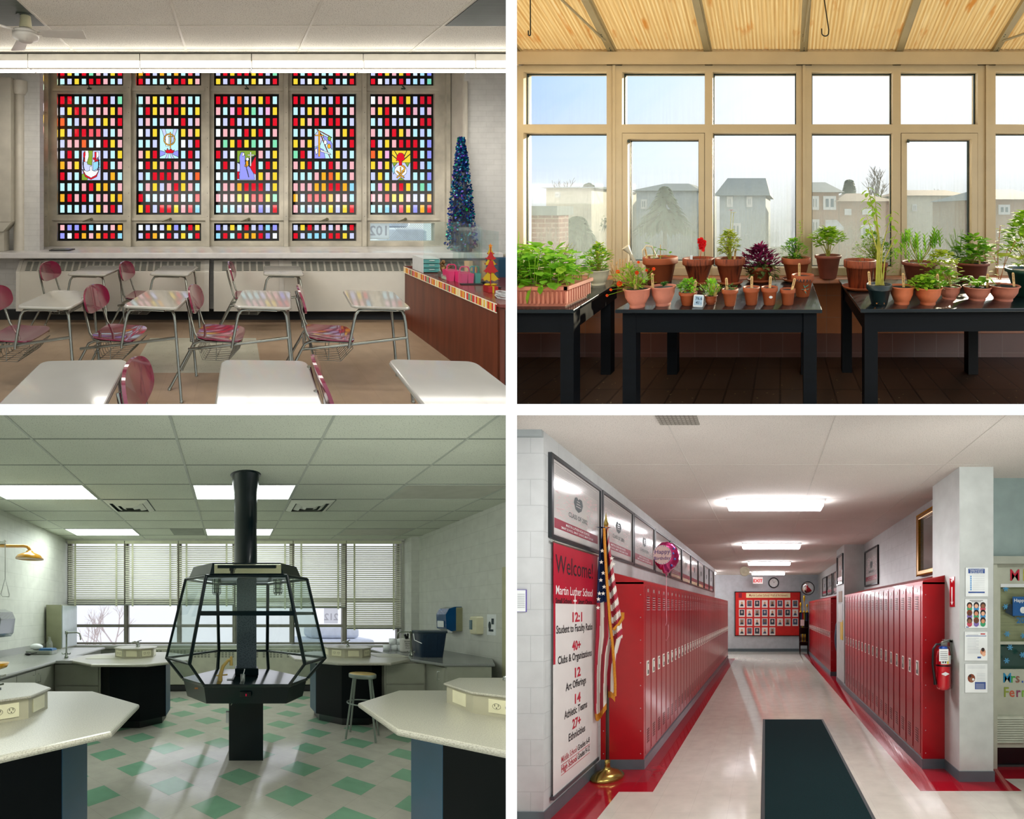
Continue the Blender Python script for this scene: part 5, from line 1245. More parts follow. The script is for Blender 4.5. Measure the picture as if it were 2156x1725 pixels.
brick = tiles('red_brick', '#8a4a3e', '#c9b4a8', .22, .075, .012, .8, var=.15); tanb = pm('tan_siding', '#a8836a', .8); gsid = pm('grey_siding', '#a4b2bb', .8); roofm = pm('slate_roof', '#7b8a8e', .8); broof = pm('brown_roof', '#8a7464', .8); wsid = pm('white_siding', '#cfccbc', .8)
house('corner_building', 'low pale flat roofed building seen through the left pane', 1150, 1245, 390, 396, 13, 4, wsid, roofm, [(1170, 1180, 404, 416)], (.02, .98))
house('house', 'dim tree shaded house with a peaked roof behind the misty pane', 1335, 1470, 383, 402, 18, 5, gsid, roofm, [(1350, 1362, 420, 440)], (.35, .75))
house('house', 'grey sided house with a tall slate roof', 1515, 1612, 369, 412, 13, 5, gsid, roofm, [(1531, 1543, 414, 436), (1572, 1584, 414, 436), (1540, 1560, 470, 500)], (.06, .96))
house('house', 'brown attached house with white windows and an awning', 1700, 1766, 378, 405, 12, 5, tanb, roofm, [(1707, 1724, 413, 442), (1733, 1760, 413, 442), (1707, 1725, 462, 492)], (.1, .7), (1732, 1768, 463, 476))
house('house', 'tan attached house with an arched porch', 1767, 1880, 404, 424, 12, 5, tanb, broof, [(1778, 1792, 440, 453), (1815, 1838, 440, 452), (1812, 1840, 474, 500)], (.25, .6))
house('house', 'misty houses beyond the right casement', 1890, 2040, 398, 412, 20, 5, wsid, broof, [(1920, 1930, 430, 445)], (.2, .8))
house('house', 'white trimmed house at the far right beyond the glass', 2085, 2200, 395, 420, 13, 5, tanb, roofm, [(2101, 2125, 431, 452)], (.3, .8))
t = R.root('brick_wall', 'red brick side wall close outside at the far left', 'wall', (R.X(1120, 6), 6, -5.5))
R.obj('wall', G().box(R.X(1040, 6.5), R.X(1176, 6.5), 6.5, 6.8, -5.5, R.Z(440, 6.5)-.1), brick, t); R.obj('coping', G().box(R.X(1040, 6.5), R.X(1180, 6.5), 6.4, 6.9, R.Z(440, 6.5)-.1, R.Z(434, 6.5)), roofm, t)
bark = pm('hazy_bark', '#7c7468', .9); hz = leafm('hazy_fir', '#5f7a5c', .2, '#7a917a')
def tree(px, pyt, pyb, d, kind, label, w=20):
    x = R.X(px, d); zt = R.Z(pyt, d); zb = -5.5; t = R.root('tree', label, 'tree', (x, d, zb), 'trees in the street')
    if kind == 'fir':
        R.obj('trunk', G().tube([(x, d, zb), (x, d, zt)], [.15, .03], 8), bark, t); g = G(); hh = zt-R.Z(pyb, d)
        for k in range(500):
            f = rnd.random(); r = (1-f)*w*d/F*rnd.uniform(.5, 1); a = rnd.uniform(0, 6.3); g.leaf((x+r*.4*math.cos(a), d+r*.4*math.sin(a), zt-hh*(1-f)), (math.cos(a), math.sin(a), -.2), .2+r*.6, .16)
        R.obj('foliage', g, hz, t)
    else:
        g = G(); g.tube([(x, d, zb), (x, d, zt-(zt-zb)*.3)], [.14, .08], 8)
        def br(p, dr, L, r, n):
            e = p+dr*L; g.tube([p, e], [r, r*.6], 5, cap=False)
            if n:
                for _ in range(3): br(p.lerp(e, rnd.uniform(.5, 1)), (dr+Vector((rnd.uniform(-.8, .8), rnd.uniform(-.4, .4), rnd.uniform(-.1, .6)))).normalized(), L*.65, r*.55, n-1)
        for k in range(4): br(Vector((x, d, zt-(zt-zb)*(.3+.05*k))), Vector((rnd.uniform(-.6, .6), 0, 1)).normalized(), (zt-zb)*.13, .06, 4)
        R.obj('branches', g, bark, t)
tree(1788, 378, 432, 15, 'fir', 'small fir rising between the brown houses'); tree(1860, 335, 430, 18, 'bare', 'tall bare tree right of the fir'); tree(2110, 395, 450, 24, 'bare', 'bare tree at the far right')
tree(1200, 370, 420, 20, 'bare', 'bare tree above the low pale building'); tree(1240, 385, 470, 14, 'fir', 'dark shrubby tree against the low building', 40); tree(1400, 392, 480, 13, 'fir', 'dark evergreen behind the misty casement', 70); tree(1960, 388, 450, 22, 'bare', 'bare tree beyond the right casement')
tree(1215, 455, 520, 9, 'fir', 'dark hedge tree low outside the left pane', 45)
struct(R, 'trim_3', G().box(-2.6, 3.8, 2.2, 2.32, zr(2.3)-.08, zr(2.3)+.02), olive, 'front beam of the sheet roof')
# ================================================================== SCIENCE LABORATORY
R = LB; HF = -1.5; HC = 1.467; DB = 8.29
XWL, XWR = -3.23, 3.62
block = tiles('painted_block', '#c3c6bb', '#aeb1a6', .40, .2, .004, .55, var=.02, bump=.3)
board = speckled('acoustic_board_cool', '#cdd2c2', '#8e9488', 110, .62, .9)
# vinyl tiles laid on the diagonal
TS = .28; ax, ay = -.9, 4.0; c45 = math.cos(PI/4)
ox = TS/2-((ax*c45-ay*c45) % TS); oy = TS/2-((ax*c45+ay*c45) % TS)
lab_floor = tiles('lab_vinyl_tile', '#c3c0b3', '#a19e92', TS, TS, .0012, .10, offset=0, var=.03, rot=PI/4, ox=ox, oy=oy, bump=.25, speck=(34, .74, '#a5a091'), waxy=.5)
green_tile = tiles('green_vinyl_tile', '#84b294', '#749f84', 3, 3, .0001, .10, offset=0, var=.05, bump=.25, speck=(34, .74, '#4f8264'), waxy=.5)
struct(R, 'floor', G().box(XWL, XWR, 1.2, DB, HF-.03, HF), lab_floor, 'pale vinyl floor of the laboratory')
g = G(); u = TS*c45
for s in range(-20, 21):
    for q in range(-10, 11):
        t2 = 2*q
        if (s+q) % 2: continue
        cx, cy = ax+(s+t2)*u, ay+(-s+t2)*u
        if XWL+.2 < cx < XWR-.2 and 1.6 < cy < 7.6: g.poly([(cx-u, cy, HF+.0004), (cx, cy-u, HF+.0004), (cx+u, cy, HF+.0004), (cx, cy+u, HF+.0004)])
struct(R, 'trim_1', g, green_tile, 'green tiles set diagonally in the laboratory floor')
struct(R, 'ceiling', G().box(XWL, XWR, 1.4, DB, HC, HC+.03), board, 'acoustic board ceiling of the laboratory')
gridl = pm('grid_paint_cool', '#aeb4a8', .5)
g = G()
for k in range(-3, 4):
    x = -.445+1.218*k
    if XWL < x < XWR: g.box(x-.011, x+.011, 1.6, DB, HC-.004, HC)
struct(R, 'trim_2', g, gridl)
g = G()
for k in range(-3, 9):
    y = 3.47+.61*k
    if 1.6 < y < DB: g.box(XWL, XWR, y-.008, y+.008, HC-.003, HC)
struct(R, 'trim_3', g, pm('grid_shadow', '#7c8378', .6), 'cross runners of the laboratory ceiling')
struct(R, 'wall_left', G().box(XWL-.1, XWL, .8, DB, HF, HC), block, 'painted block wall at the left of the laboratory')
struct(R, 'wall_right', G().box(XWR, XWR+.1, .8, DB, HF, HC), block, 'painted block wall at the right of the laboratory')
xj = R.X(845, DB)
struct(R, 'wall_back', G().box(XWL, xj, DB, DB+.15, HF, R.Z(1357, DB)-.02).box(xj, XWR, DB-.02, DB+.15, HF, HC).box(R.X(866, 7.9), XWR, 7.9, 8.3, HF, HC).box(XWL, xj, DB, DB+.15, R.Z(1143, DB), HC), block, 'back wall of the laboratory')
# windows
metal_l = pm('lab_window_metal', '#8f8b80', .5, .3, var=.1)
edges = [147, 266, 377.5, 494, 615, 725, 840]
blind_m = (lambda t: (t.L((lambda m: (t.L(t.bsdf(hexc('#cfd0bb'), .5).outputs[0], m.inputs[1]), t.L((lambda l: l)(t.N('ShaderNodeBsdfTranslucent')).outputs[0], m.inputs[2]), m)[2])(t.N('ShaderNodeMixShader')).outputs[0], t.out.inputs[0]), t.m)[1])(NT('blind_slat'))
for n in blind_m.node_tree.nodes:
    if n.type == 'MIX_SHADER': n.inputs[0].default_value = .22
    if n.type == 'BSDF_TRANSLUCENT': n.inputs[0].default_value = (.70, .72, .58, 1)
tape = pm('ladder_tape', '#c9cbae', .7)
for i in range(6):
    a, b = edges[i], edges[i+1]; x0, x1 = R.X(a, DB), R.X(b, DB)
    t = R.root('window_%d' % (i+1), 'laboratory window bay', None, ((x0+x1)/2, DB, R.Z(1357, DB)), kind='structure')
    zb, zt = R.Z(1357, DB), R.Z(1143, DB); w = .045; y0, y1 = DB-.02, DB+.08
    g = G().box(x0, x0+w, y0, y1, zb, zt).box(x1-w, x1, y0, y1, zb, zt).box(x0+w, x1-w, y0, y1, zb, R.Z(1353, DB)).box(x0+w, x1-w, y0, y1, R.Z(1321, DB), R.Z(1315, DB)).box(x0-.02, x0+.02, y0-.03, y0, zb, zt)
    g.box(x0+w, x1-w, y0, y1, R.Z(1270, DB), R.Z(1260, DB))
    R.obj('window_frame', g, metal_l, t)
    R.obj('pane', G().box(x0+w, x1-w, DB+.02, DB+.024, zb+.03, zt), glassy('lab_pane', '#fbfbff', .05), t)
    # venetian blind
    pb = 1324 if i == 5 else 1274 if i < 3 else 1280; yb = DB-.12
    bl = R.root('venetian_blind', 'ivory venetian blind %s' % ('raised over the first window from the left', 'raised over the second window from the left', 'raised over the third window, left of the duct', 'raised over the window right of the duct', 'raised above the 212 sign', 'lowered furthest, at the right end of the windows')[i], 'blind', ((x0+x1)/2, yb, R.Z(pb, yb)), 'blinds across the laboratory windows')
    zt2, zb2 = R.Z(1145, yb), R.Z(pb, yb); g = G(); n = int((zt2-zb2)/.042)
    for k in range(n):
        z = zb2+.03+k*(zt2-zb2-.05)/n
        g.add([(x0+.015, yb-.016, z-.014), (x1-.015, yb-.016, z-.014), (x1-.015, yb, z+.004), (x0+.015, yb, z+.004), (x1-.015, yb+.014, z+.016), (x0+.015, yb+.014, z+.016)], [(0, 1, 2, 3), (3, 2, 4, 5)])
    R.obj('slats', g, blind_m, bl); R.obj('headrail', G().box(x0+.01, x1-.01, yb-.03, yb+.03, zt2, zt2+.06), tape, bl)
    R.obj('bottom_rail', G().box(x0+.01, x1-.01, yb-.02, yb+.02, zb2-.01, zb2+.022, .004), pm('rail_grey', '#7d8278', .5), bl)
    for xt in (x0+.16, x1-.16): R.obj('ladder_tape', G().box(xt-.018, xt+.018, yb-.024, yb-.021, zb2-.03, zt2), tape, bl)
struct(R, 'trim_4', G().box(XWL, xj, DB-.22, DB+.02, R.Z(1362, 8.1)-.04, R.Z(1360, 8.1), .006).box(XWL, xj, DB-.16, DB-.02, R.Z(1145, DB)+.03, HC), pm('lab_sill', '#b5b6aa', .4), 'sill and valance of the laboratory windows')
g = G().box(R.X(683, DB), R.X(712, DB), DB+.03, DB+.034, R.Z(1313, DB), R.Z(1280, DB)); g.m = 1; g.text('212', (R.X(698, DB), DB+.028, R.Z(1300, DB)), (-1, 0, 0), (0, 0, 1), .19, bold=.02)
R.obj('window_sign', g, sgn, None, 'white sign reading 212 from behind, in the laboratory window', 'sign')
g = G().box(3.2, 4.6, 12, 14, -4.1, -3.2, .1).box(3.5, 4.3, 12.2, 13.6, -3.2, -2.7, .1) if False else G().box(2.0, 4.2, 12, 13.6, -1.3, -.75, .1).box(2.4, 3.8, 12.2, 13.4, -.75, -.4, .1)
R.obj('parked_car', g, MATS['pale_car'], None, 'pale parked car seen through the 212 window', 'car')
for k, px in enumerate((195, 240)):
    d = 13; x = R.X(px, d); g = G()
    def br2(p, dr, L, r, n):
        e = p+dr*L; g.tube([p, e], [r, r*.6], 4, cap=False)
        if n:
            for _ in range(3): br2(p.lerp(e, rnd.uniform(.5, 1)), (dr+Vector((rnd.uniform(-.8, .8), 0, rnd.uniform(-.1, .7)))).normalized(), L*.62, r*.55, n-1)
    br2(Vector((x, d, -2.2)), Vector((0, 0, 1)), 1.2, .05, 4)
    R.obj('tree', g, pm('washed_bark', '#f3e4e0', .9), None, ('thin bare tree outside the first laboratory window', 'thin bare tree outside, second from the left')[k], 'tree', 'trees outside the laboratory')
# convector along the back
cv = pm('lab_convector', '#b9b8a6', .4)
t = R.root('convector', 'long perforated convector under the laboratory windows', 'radiator', (.2, 7.9, HF)); yc = 7.92
xa_, xb_ = -2.2, 2.5
R.obj('casing', G().box(xa_, xb_, yc, DB, R.Z(1442, yc), R.Z(1366, yc), .01), cv, t)
g = G(); k = 0; x = xa_+.06; pfm = pm('perforation', '#54564a', .7)
while x < xb_-.1:
    if k % 7 != 6:
        for j in range(4): g.box(x, x+.042, yc-.002, yc+.001, R.Z(1370.5+j*4, yc)-.017, R.Z(1370.5+j*4, yc))
    elif g.v: R.obj('grille', g, pfm, t); g = G()
    x += .066; k += 1
if g.v: R.obj('grille', g, pfm, t)
R.obj('toe_space', G().box(xa_, xb_, yc+.06, DB, HF, R.Z(1442, yc)), pm('toe_grey', '#5f6660', .7), t)
struct(R, 'baseboard_back', G().box(XWL, XWR, yc+.04, yc+.06, HF, HF+.11), MATS['black_vinyl_base'])
# ceiling fixtures
lit = emis('troffer_light', '#f4fdf8', 13.0); unlit = pm('troffer_unlit', '#b7b8a9', .5)
def troffer(x, y, m, label):
    t = R.root('troffer', label, 'light fixture', (x+.6, y+.3, HC), 'ceiling troffers')
    R.obj('lens', G().box(x+.03, x+1.19, y+.02, y+.59, HC-.004, HC-.001), m, t); g = G()
    g.box(x+.01, x+1.21, y+.005, y+.02, HC-.01, HC).box(x+.01, x+1.21, y+.59, y+.605, HC-.01, HC).box(x+.01, x+.03, y+.02, y+.59, HC-.01, HC).box(x+1.19, x+1.21, y+.02, y+.59, HC-.01, HC)
    R.obj('frame', g, gridl, t)
troffer(-2.88, 4.69, lit, 'lit troffer at the left edge of the laboratory ceiling'); troffer(-.445, 4.69, lit, 'lit troffer behind the top of the black duct')
troffer(-2.88, 7.13, lit, 'lit troffer far back at the left'); troffer(-.445, 7.13, lit, 'lit troffer far back behind the duct')
troffer(1.99, 4.69, unlit, 'unlit troffer at the right near the wall'); troffer(1.99, 7.13, unlit, 'unlit troffer far back at the right')
dk = pm('vent_dark', '#2c3a34', .7); vw = pm('vent_paint', '#d3d6c6', .45)
for k, (x, y) in enumerate(((-1.66, 5.3), (.773, 5.3))):
    t = R.root('air_diffuser', ('square stepped air diffuser left of the duct', 'square stepped air diffuser right of the duct')[k], 'vent', (x+.3, y+.3, HC), 'air diffusers')
    g = G().box(x+.02, x+.60, y+.02, y+.59, HC-.006, HC); R.obj('backing', g, dk, t)
    for j, (i_, dz) in enumerate(((.02, .0), (.11, .03), (.19, .05))):
        a, b, c, d = x+i_, x+.61-i_, y+i_, y+.60-i_; w = .065; z = HC-.006-dz*.3
        q = G()
        for P in (((a, c), (b, c), (b-w, c+w), (a+w, c+w)), ((b, c), (b, d), (b-w, d-w), (b-w, c+w)), ((b, d), (a, d), (a+w, d-w), (b-w, d-w)), ((a, d), (a, c), (a+w, c+w), (a+w, d-w))):
            q.add([(*P[0], z), (*P[1], z), (*P[2], z-.03), (*P[3], z-.03)], [(0, 1, 2, 3)])
        R.obj('vane', q, vw, t)
R.obj('return_grille', G().box(-1.04, -.47, 7.15, 7.72, HC-.006, HC), pm('return_grey', '#8f9488', .7), None, 'grey return grille far back in the laboratory ceiling', 'vent')
# ---- fume hood island
blk = pm('hood_black', '#061518', .3, 0, .25, var=.08, coat=.1); epoxy = pm('epoxy_top', '#0e1c1e', .16, var=.1, coat=.2)
t = R.root('fume_hood', 'black glass sided fume hood island with a round duct to the ceiling', 'fume hood', (.15, 4.38, HF)); cx0 = .155
def hexa(pf, wf, ps, ws, pb, wb_): return [(cx0-wf, pf), (cx0+wf, pf), (cx0+ws, ps), (cx0+wb_, pb), (cx0-wb_, pb), (cx0-ws, ps)]
WT = hexa(3.85, .403, 4.25, .645, 4.9, .30); zw_ = -.66
R.obj('worktop', G().slab(WT, zw_-.03, zw_, .005), epoxy, t)
lo = hexa(3.87, .40, 4.2, .58, 4.8, .27)
R.obj('apron', G().prism([(x, y, zw_-.19) for x, y in inset(WT, .045)], [(x, y, zw_-.03) for x, y in inset(WT, .012)]), blk, t)
R.obj('switch', G().box(cx0-.06, cx0+.04, 3.862, 3.88, R.Z(1468, 3.87), R.Z(1457, 3.87)).box(cx0-.04, cx0+.02, 3.857, 3.866, R.Z(1466, 3.87), R.Z(1459, 3.87)), BLACK, t)
R.obj('pilot_lamp', G().box(cx0-.008, cx0+.0, 3.852, 3.858, R.Z(1465.5, 3.87), R.Z(1461, 3.87)), emis('pilot_red', '#e0204a', .6), t)
R.obj('name_plate', G().box(-.34, -.30, 3.985, 3.99, zw_-.07, zw_-.055), pm('brass_plate', '#b0703c', .4), t)
px0, px1 = R.X(482, 4.21), R.X(554, 4.21)
R.obj('pedestal', G().box(px0, px1, 4.21, 4.55, HF, zw_-.19), blk, t)
for xx in (px0-.12, px1): R.obj('bracket', G().box(xx+.03, xx+.10, 4.16, 4.4, zw_-.25, zw_-.19, .02), blk, t)
R.obj('hook', G().tube([(px0+.03, 4.2, zw_-.2), (px0+.035, 4.19, zw_-.25), (px0+.02, 4.19, zw_-.27)], .006, 6), CHROME, t)
R.obj('outlet', G().box(px0-.03, px0, 4.24, 4.3, R.Z(1525, 4.2), R.Z(1502, 4.2)), wp, t)
mx0, mx1 = R.X(499, 4.38), R.X(540, 4.38)
colm = speckled('hood_column_metal', '#4b565c', '#2e393f', 90, .55, .4)
R.obj('column', G().box(mx0, mx1, 4.38, 4.6, zw_, .47), colm, t)
R.obj('column_foot', G().box(mx0-.02, mx1+.02, 4.36, 4.6, zw_, zw_+.08, .01), blk, t)
KN = [(-.352, 3.6), (.652, 3.6), (.945, 4.1), (.44, 4.86), (-.13, 4.86), (-.63, 4.1)]; zk = -.44
TP_ = [(-.222, 3.85), (.532, 3.85), (.79, 4.23), (.45, 4.9), (-.15, 4.9), (-.452, 4.23)]; zt_h = .35
def bar(a, b, r=.018): return G().tube([a, b], r, 4)
for i in range(6):
    j = (i+1) % 6
    p, k_, tp3 = (*WT[i], zw_), (*KN[i], zk), (*TP_[i], zt_h)
    if i in (3, 4): k_ = (*KN[i], zk+.0)
    R.obj('strut', G().tube([p, k_, tp3], .019, 4), blk, t)
    R.obj('knee_rail', bar((*KN[i], zk), (*KN[j], zk), .014), blk, t) if i != 0 else None
    R.obj('top_rail', bar((*TP_[i], zt_h), (*TP_[j], zt_h), .016), blk, t)
gl = glassy('hood_glass', '#e9f2ee', .12, .03, '#a8c0b8')
zm_ = R.Z(1292, 3.75)
def lerp3(a, b, f): return tuple(a[q]+(b[q]-a[q])*f for q in range(3))
fm = (zm_-zk)/(zt_h-zk)
for i in range(6):
    j = (i+1) % 6
    a, b, c, d = (*KN[i], zk), (*KN[j], zk), (*TP_[j], zt_h), (*TP_[i], zt_h)
    if i == 0: a, b = lerp3(a, d, fm), lerp3(b, c, fm)
    R.obj('glass_panel', G().quad(a, b, c, d), gl, t)
    if i in (1, 5): R.obj('glass_panel', G().quad((*WT[i], zw_), (*WT[j], zw_), (*KN[j], zk), (*KN[i], zk)), gl, t)
fa, fb = lerp3((*KN[0], zk), (*TP_[0], zt_h), fm), lerp3((*KN[1], zk), (*TP_[1], zt_h), fm)
R.obj('sash_bar', G().box(fa[0], fb[0], fa[1]-.015, fa[1]+.015, zm_-.02, zm_+.022), blk, t)
sa, sb = (-.56, 4.13), (.87, 4.13)
R.obj('shelf_bar', G().prism([(fb[0], fb[1], zm_-.015), (sb[0]-.02, sb[1]+.03, zm_-.015), (sb[0]-.05, sb[1]+.06, zm_-.015)], [(fb[0], fb[1], zm_+.015), (sb[0]-.02, sb[1]+.03, zm_+.015), (sb[0]-.05, sb[1]+.06, zm_+.015)]), pm('smoked_bar', '#4b5654', .3), t)
CT = [(cx0-.335, 3.85), (cx0+.335, 3.85), (cx0+.56, 4.23), (cx0+.28, 4.85), (cx0-.28, 4.85), (cx0-.56, 4.23)]
zc_ = .475
R.obj('canopy', G().prism([(x, y, zt_h+.01) for x, y in inset(TP_, -.0)], [(x, y, zt_h+.012) for x, y in TP_]) if False else G().prism([(x, y, zt_h+.015) for x, y in inset(CT, -.012)], [(x, y, zc_) for x, y in inset(CT, .03)]), blk, t)
R.obj('lamp_tray', G().box(cx0-.30, cx0+.32, 3.83, 3.845, zt_h+.02, zc_-.02, .004), pm('lamp_tray_chrome', '#c9ccae', .12, .8), t)
R.obj('tray_band', G().slab(rpoly(cx0-.27, cx0+.27, 3.822, 3.832, .004), zt_h+.068, zt_h+.095), blk, t)
R.obj('switch_knob', G().lathe([(.012, 0), (.012, .03), (.02, .03), (.02, .05)], (cx0-.14, 3.82, zt_h+.015), 10), BLACK, t)
R.obj('duct', G().lathe([(.13, zc_), (.135, zc_+.02), (.121, zc_+.04), (.118, .95), (.121, .955), (.121, 1.2), (.124, 1.28), (.14, 1.36), (.142, HC)], (cx0+.012, 4.38, 0), 32), blk, t)
R.obj('ceiling_flange', G().lathe([(.14, HC-.012), (.16, HC-.008), (.165, HC)], (cx0+.012, 4.38, 0), 28), blk, t)
cage = pm('cage_wire', '#33413f', .4, .5); jar = glassy('jar_glass', '#dfe6da', .3, .25, '#b8bfb0')
for px in (456, 585):
    x, y = R.X(px, 4.2), 4.2; zt3 = zt_h
    l = R.root('lamp', '', None, (x, y, zt3)) if False else None
    R.obj('lamp_jar', G().lathe([(.0, zt3-.15), (.03, zt3-.14), (.035, zt3-.05), (.04, zt3)], (x, y, 0), 14), jar, t)
    g = G()
    for k in range(6): a = k*PI/3; g.tube([(x+.042*math.cos(a), y+.042*math.sin(a), zt3), (x+.042*math.cos(a), y+.042*math.sin(a), zt3-.14), (x+.025*math.cos(a), y+.025*math.sin(a), zt3-.165)], .003, 4)
    for z in (zt3-.05, zt3-.10, zt3-.14): g.tube([(x+.042*math.cos(a*PI/8), y+.042*math.sin(a*PI/8), z) for a in range(16)], .003, 4, closed=True)
    R.obj('lamp_cage', g, cage, t)
# gas / water cock, beaker on worktop
x, y = R.X(463, 4.05), 4.05; brass = pm('cream_enamel', '#b59a55', .4)
t2 = R.root('gooseneck_tap', 'cream enamel gooseneck tap on the hood worktop', 'tap', (x, y, zw_))
R.obj('body', G().tube([(x, y, zw_), (x+.005, y, zw_+.06), (x+.03, y, zw_+.14), (x+.08, y, zw_+.20), (x+.105, y, zw_+.205)], [.026, .02, .017, .016, .016], 10), brass, t2)
R.obj('nozzle', G().tube([(x+.11, y, zw_+.24), (x+.11, y, zw_+.15)], [.013, .017], 10), brass, t2)
R.obj('handle', G().tube([(x-.035, y, zw_+.05), (x+.075, y, zw_+.06)], .008, 6), brass, t2)
x = R.X(511, 3.98); R.obj('beaker', G().lathe([(.02, 0), (.022, .005), (.022, .075), (.02, .075), (.02, .008), (0, .008)], (x, 3.98, zw_), 16), glassy('beaker_glass', '#eaf0ec', .4, .08), None, 'small glass beaker with a stirrer on the black worktop', 'beaker')
R.obj('stirring_rod', G().tube([(x-.01, 3.98, zw_+.01), (x+.02, 3.98, zw_+.125)], .004, 6), wp, None, 'glass stirring rod standing in the beaker', 'rod')
g = G().box(R.X(478, 4.1), R.X(492, 4.1), 4.08, 4.16, zw_, zw_+.004); R.obj('cup_sink', g, BLACK, None, 'small black cup sink cover in the hood worktop', 'sink')
# ---- student tables
topm = speckled('speckled_laminate', '#a9a798', '#8f8d7f', 160, .52, .28, .02)
topm.node_tree.nodes['Principled BSDF'].inputs['Specular IOR Level'].default_value = .6
base_d = pm('navy_base', '#03080d', .5, spec=.12, var=.05); face_l = pm('teal_face', '#1d4a66', .4, var=.04); boxm = pm('outlet_box_laminate', '#a7a48c', .45); ivory = pm('ivory_plate', '#d5d2b0', .35)
ZT = -.62
def outlet(t, P, n, plug=True, w=.15, h=.082):
    "plate on a vertical face: centre P, outward normal n"
    n = Vector(n).normalized(); u = Vector((-n.y, n.x, 0)); up = Vector((0, 0, 1)); P = Vector(P)+n*.004
    def rect(c, a, b, dpt): return [c-u*a-up*b, c+u*a-up*b, c+u*a+up*b, c-u*a+up*b]
    g = G().extr([tuple(p) for p in rect(P, w/2, h/2, 0)], tuple(-n*.004)); o = R.obj('outlet_plate', g, ivory, t)
    if plug:
        g = G()
        for s in (-.033, .033):
            for du, dv, a, b in ((-.009, .006, .0016, .006), (.009, .006, .0016, .006), (0, -.009, .003, .003)): g.poly([tuple(p) for p in rect(P+u*(s+du)+up*dv+n*.0015, a, b, 0)])
            g.tube([tuple(P+u*(s+.021*math.cos(k*PI/8))+up*(.017*math.sin(k*PI/8))+n*.001) for k in range(16)], .0009, 4, closed=True)
        R.obj('receptacle', g, pm('receptacle_dark', '#2c2c22', .5), o)
def faucet(t, x, y, z, a=0, s=1.0):
    M = rotz(x, y, z, a) @ Matrix.Scale(s, 4)
    g = G(M).lathe([(.03, 0), (.03, .012), (.014, .02), (.014, .07), (.018, .08), (0, .085)], (0, 0, 0), 14).tube([(0, 0, .055), (-.05, 0, .075), (-.09, 0, .06), (-.095, 0, .04)], [.012, .011, .009, .009], 8).tube([(-.03, -.04, .03), (.03, .04, .03)], .008, 6).tube([(0, 0, .08), (.05, .02, .09)], .007, 6)
    R.obj('gas_cock', g, CHROME, t)
def lab_table(cx, cy, label, ax_=.80, bx=None, ba=.30, base_a=.484, base_c=None, faces='f', group='octagonal student tables'):
    t = R.root('lab_table', label, 'table', (cx, cy, HF), group)
    R.obj('tabletop', G().slab(octo(cx, cy, ax_), ZT-.036, ZT, .014), topm, t)
    b0 = base_c or (cx, cy); P = octo(b0[0], b0[1], base_a)
    g = G().slab(P, HF+.10, ZT-.036); R.obj('base', g, base_d, t)
    # lighter faced corner panels
    for i in (6, 7, 2, 1) if faces == 'f' else ():
        pass
    R.obj('toe_kick', G().slab(inset(P, .05), HF, HF+.10), BLACK, t)
    for a, b in ((P[7], P[6]), (P[2], P[3])):
        e = Vector(b)-Vector(a); n = Vector((e.y, -e.x)).normalized()
        if n.dot(Vector(a)-Vector(b0)) < 0: n = -n
        n = n*.004
        R.obj('side_panel', G().prism([(a[0], a[1], HF+.1), (b[0], b[1], HF+.1), (b[0]+n.x, b[1]+n.y, HF+.1), (a[0]+n.x, a[1]+n.y, HF+.1)], [(a[0], a[1], ZT-.036), (b[0], b[1], ZT-.036), (b[0]+n.x, b[1]+n.y, ZT-.036), (a[0]+n.x, a[1]+n.y, ZT-.036)]), face_l, t)
    bc = bx or (cx, cy); Q = octo(bc[0], bc[1], ba)
    R.obj('service_turret', G().slab(Q, ZT, ZT+.12), boxm, t); R.obj('turret_top', G().slab(inset(Q, -.018), ZT+.12, ZT+.135, .005), topm, t)
    for i in (0, 7, 6, 2, 1):
        a, b = Q[i], Q[(i+1) % 8]; m = ((a[0]+b[0])/2, (a[1]+b[1])/2, ZT+.062); n = (m[0]-bc[0], m[1]-bc[1], 0)
        if n[1] > .1*ba: continue
        side = ba*.8284; outlet(t, m, n, plug=(i in (1, 7)), w=min(.15, side*.7))
    faucet(t, bc[0]+.02, bc[1]+.05, ZT+.135, .3)
    return t
lab_table(1.69, 2.54, 'octagonal table at the right foreground with a pale speckled top', bx=(1.89, 2.72), ba=.38)
lab_table(-1.42, 2.5, 'octagonal table at the left foreground with warm light on its top', bx=(-1.50, 2.57), ba=.31)
lab_table(-1.36, 5.84, 'octagonal table at the back left joined to the side counter', bx=(-1.36, 5.98), ba=.27)
lab_table(1.69, 5.99, 'octagonal table at the back right behind the stool', bx=(1.72, 6.05), ba=.30)
cab = pm('cabinet_grey', '#8d8f80', .45, var=.04); cabt = speckled('counter_laminate', '#989a93', '#858780', 160, .52, .25, .02)
def pull(par, x, y, z, ax='z'):
    R.obj('handle', G().tube([(x, y, z-.05), (x, y-.03, z-.05), (x, y-.03, z+.05), (x, y, z+.05)], .005, 6), STEEL, par)
def pullx(par, x, y, z, s):
    R.obj('handle', G().tube([(x, y, z-.05), (x+s*.03, y, z-.05), (x+s*.03, y, z+.05), (x, y, z+.05)], .005, 6), STEEL, par)
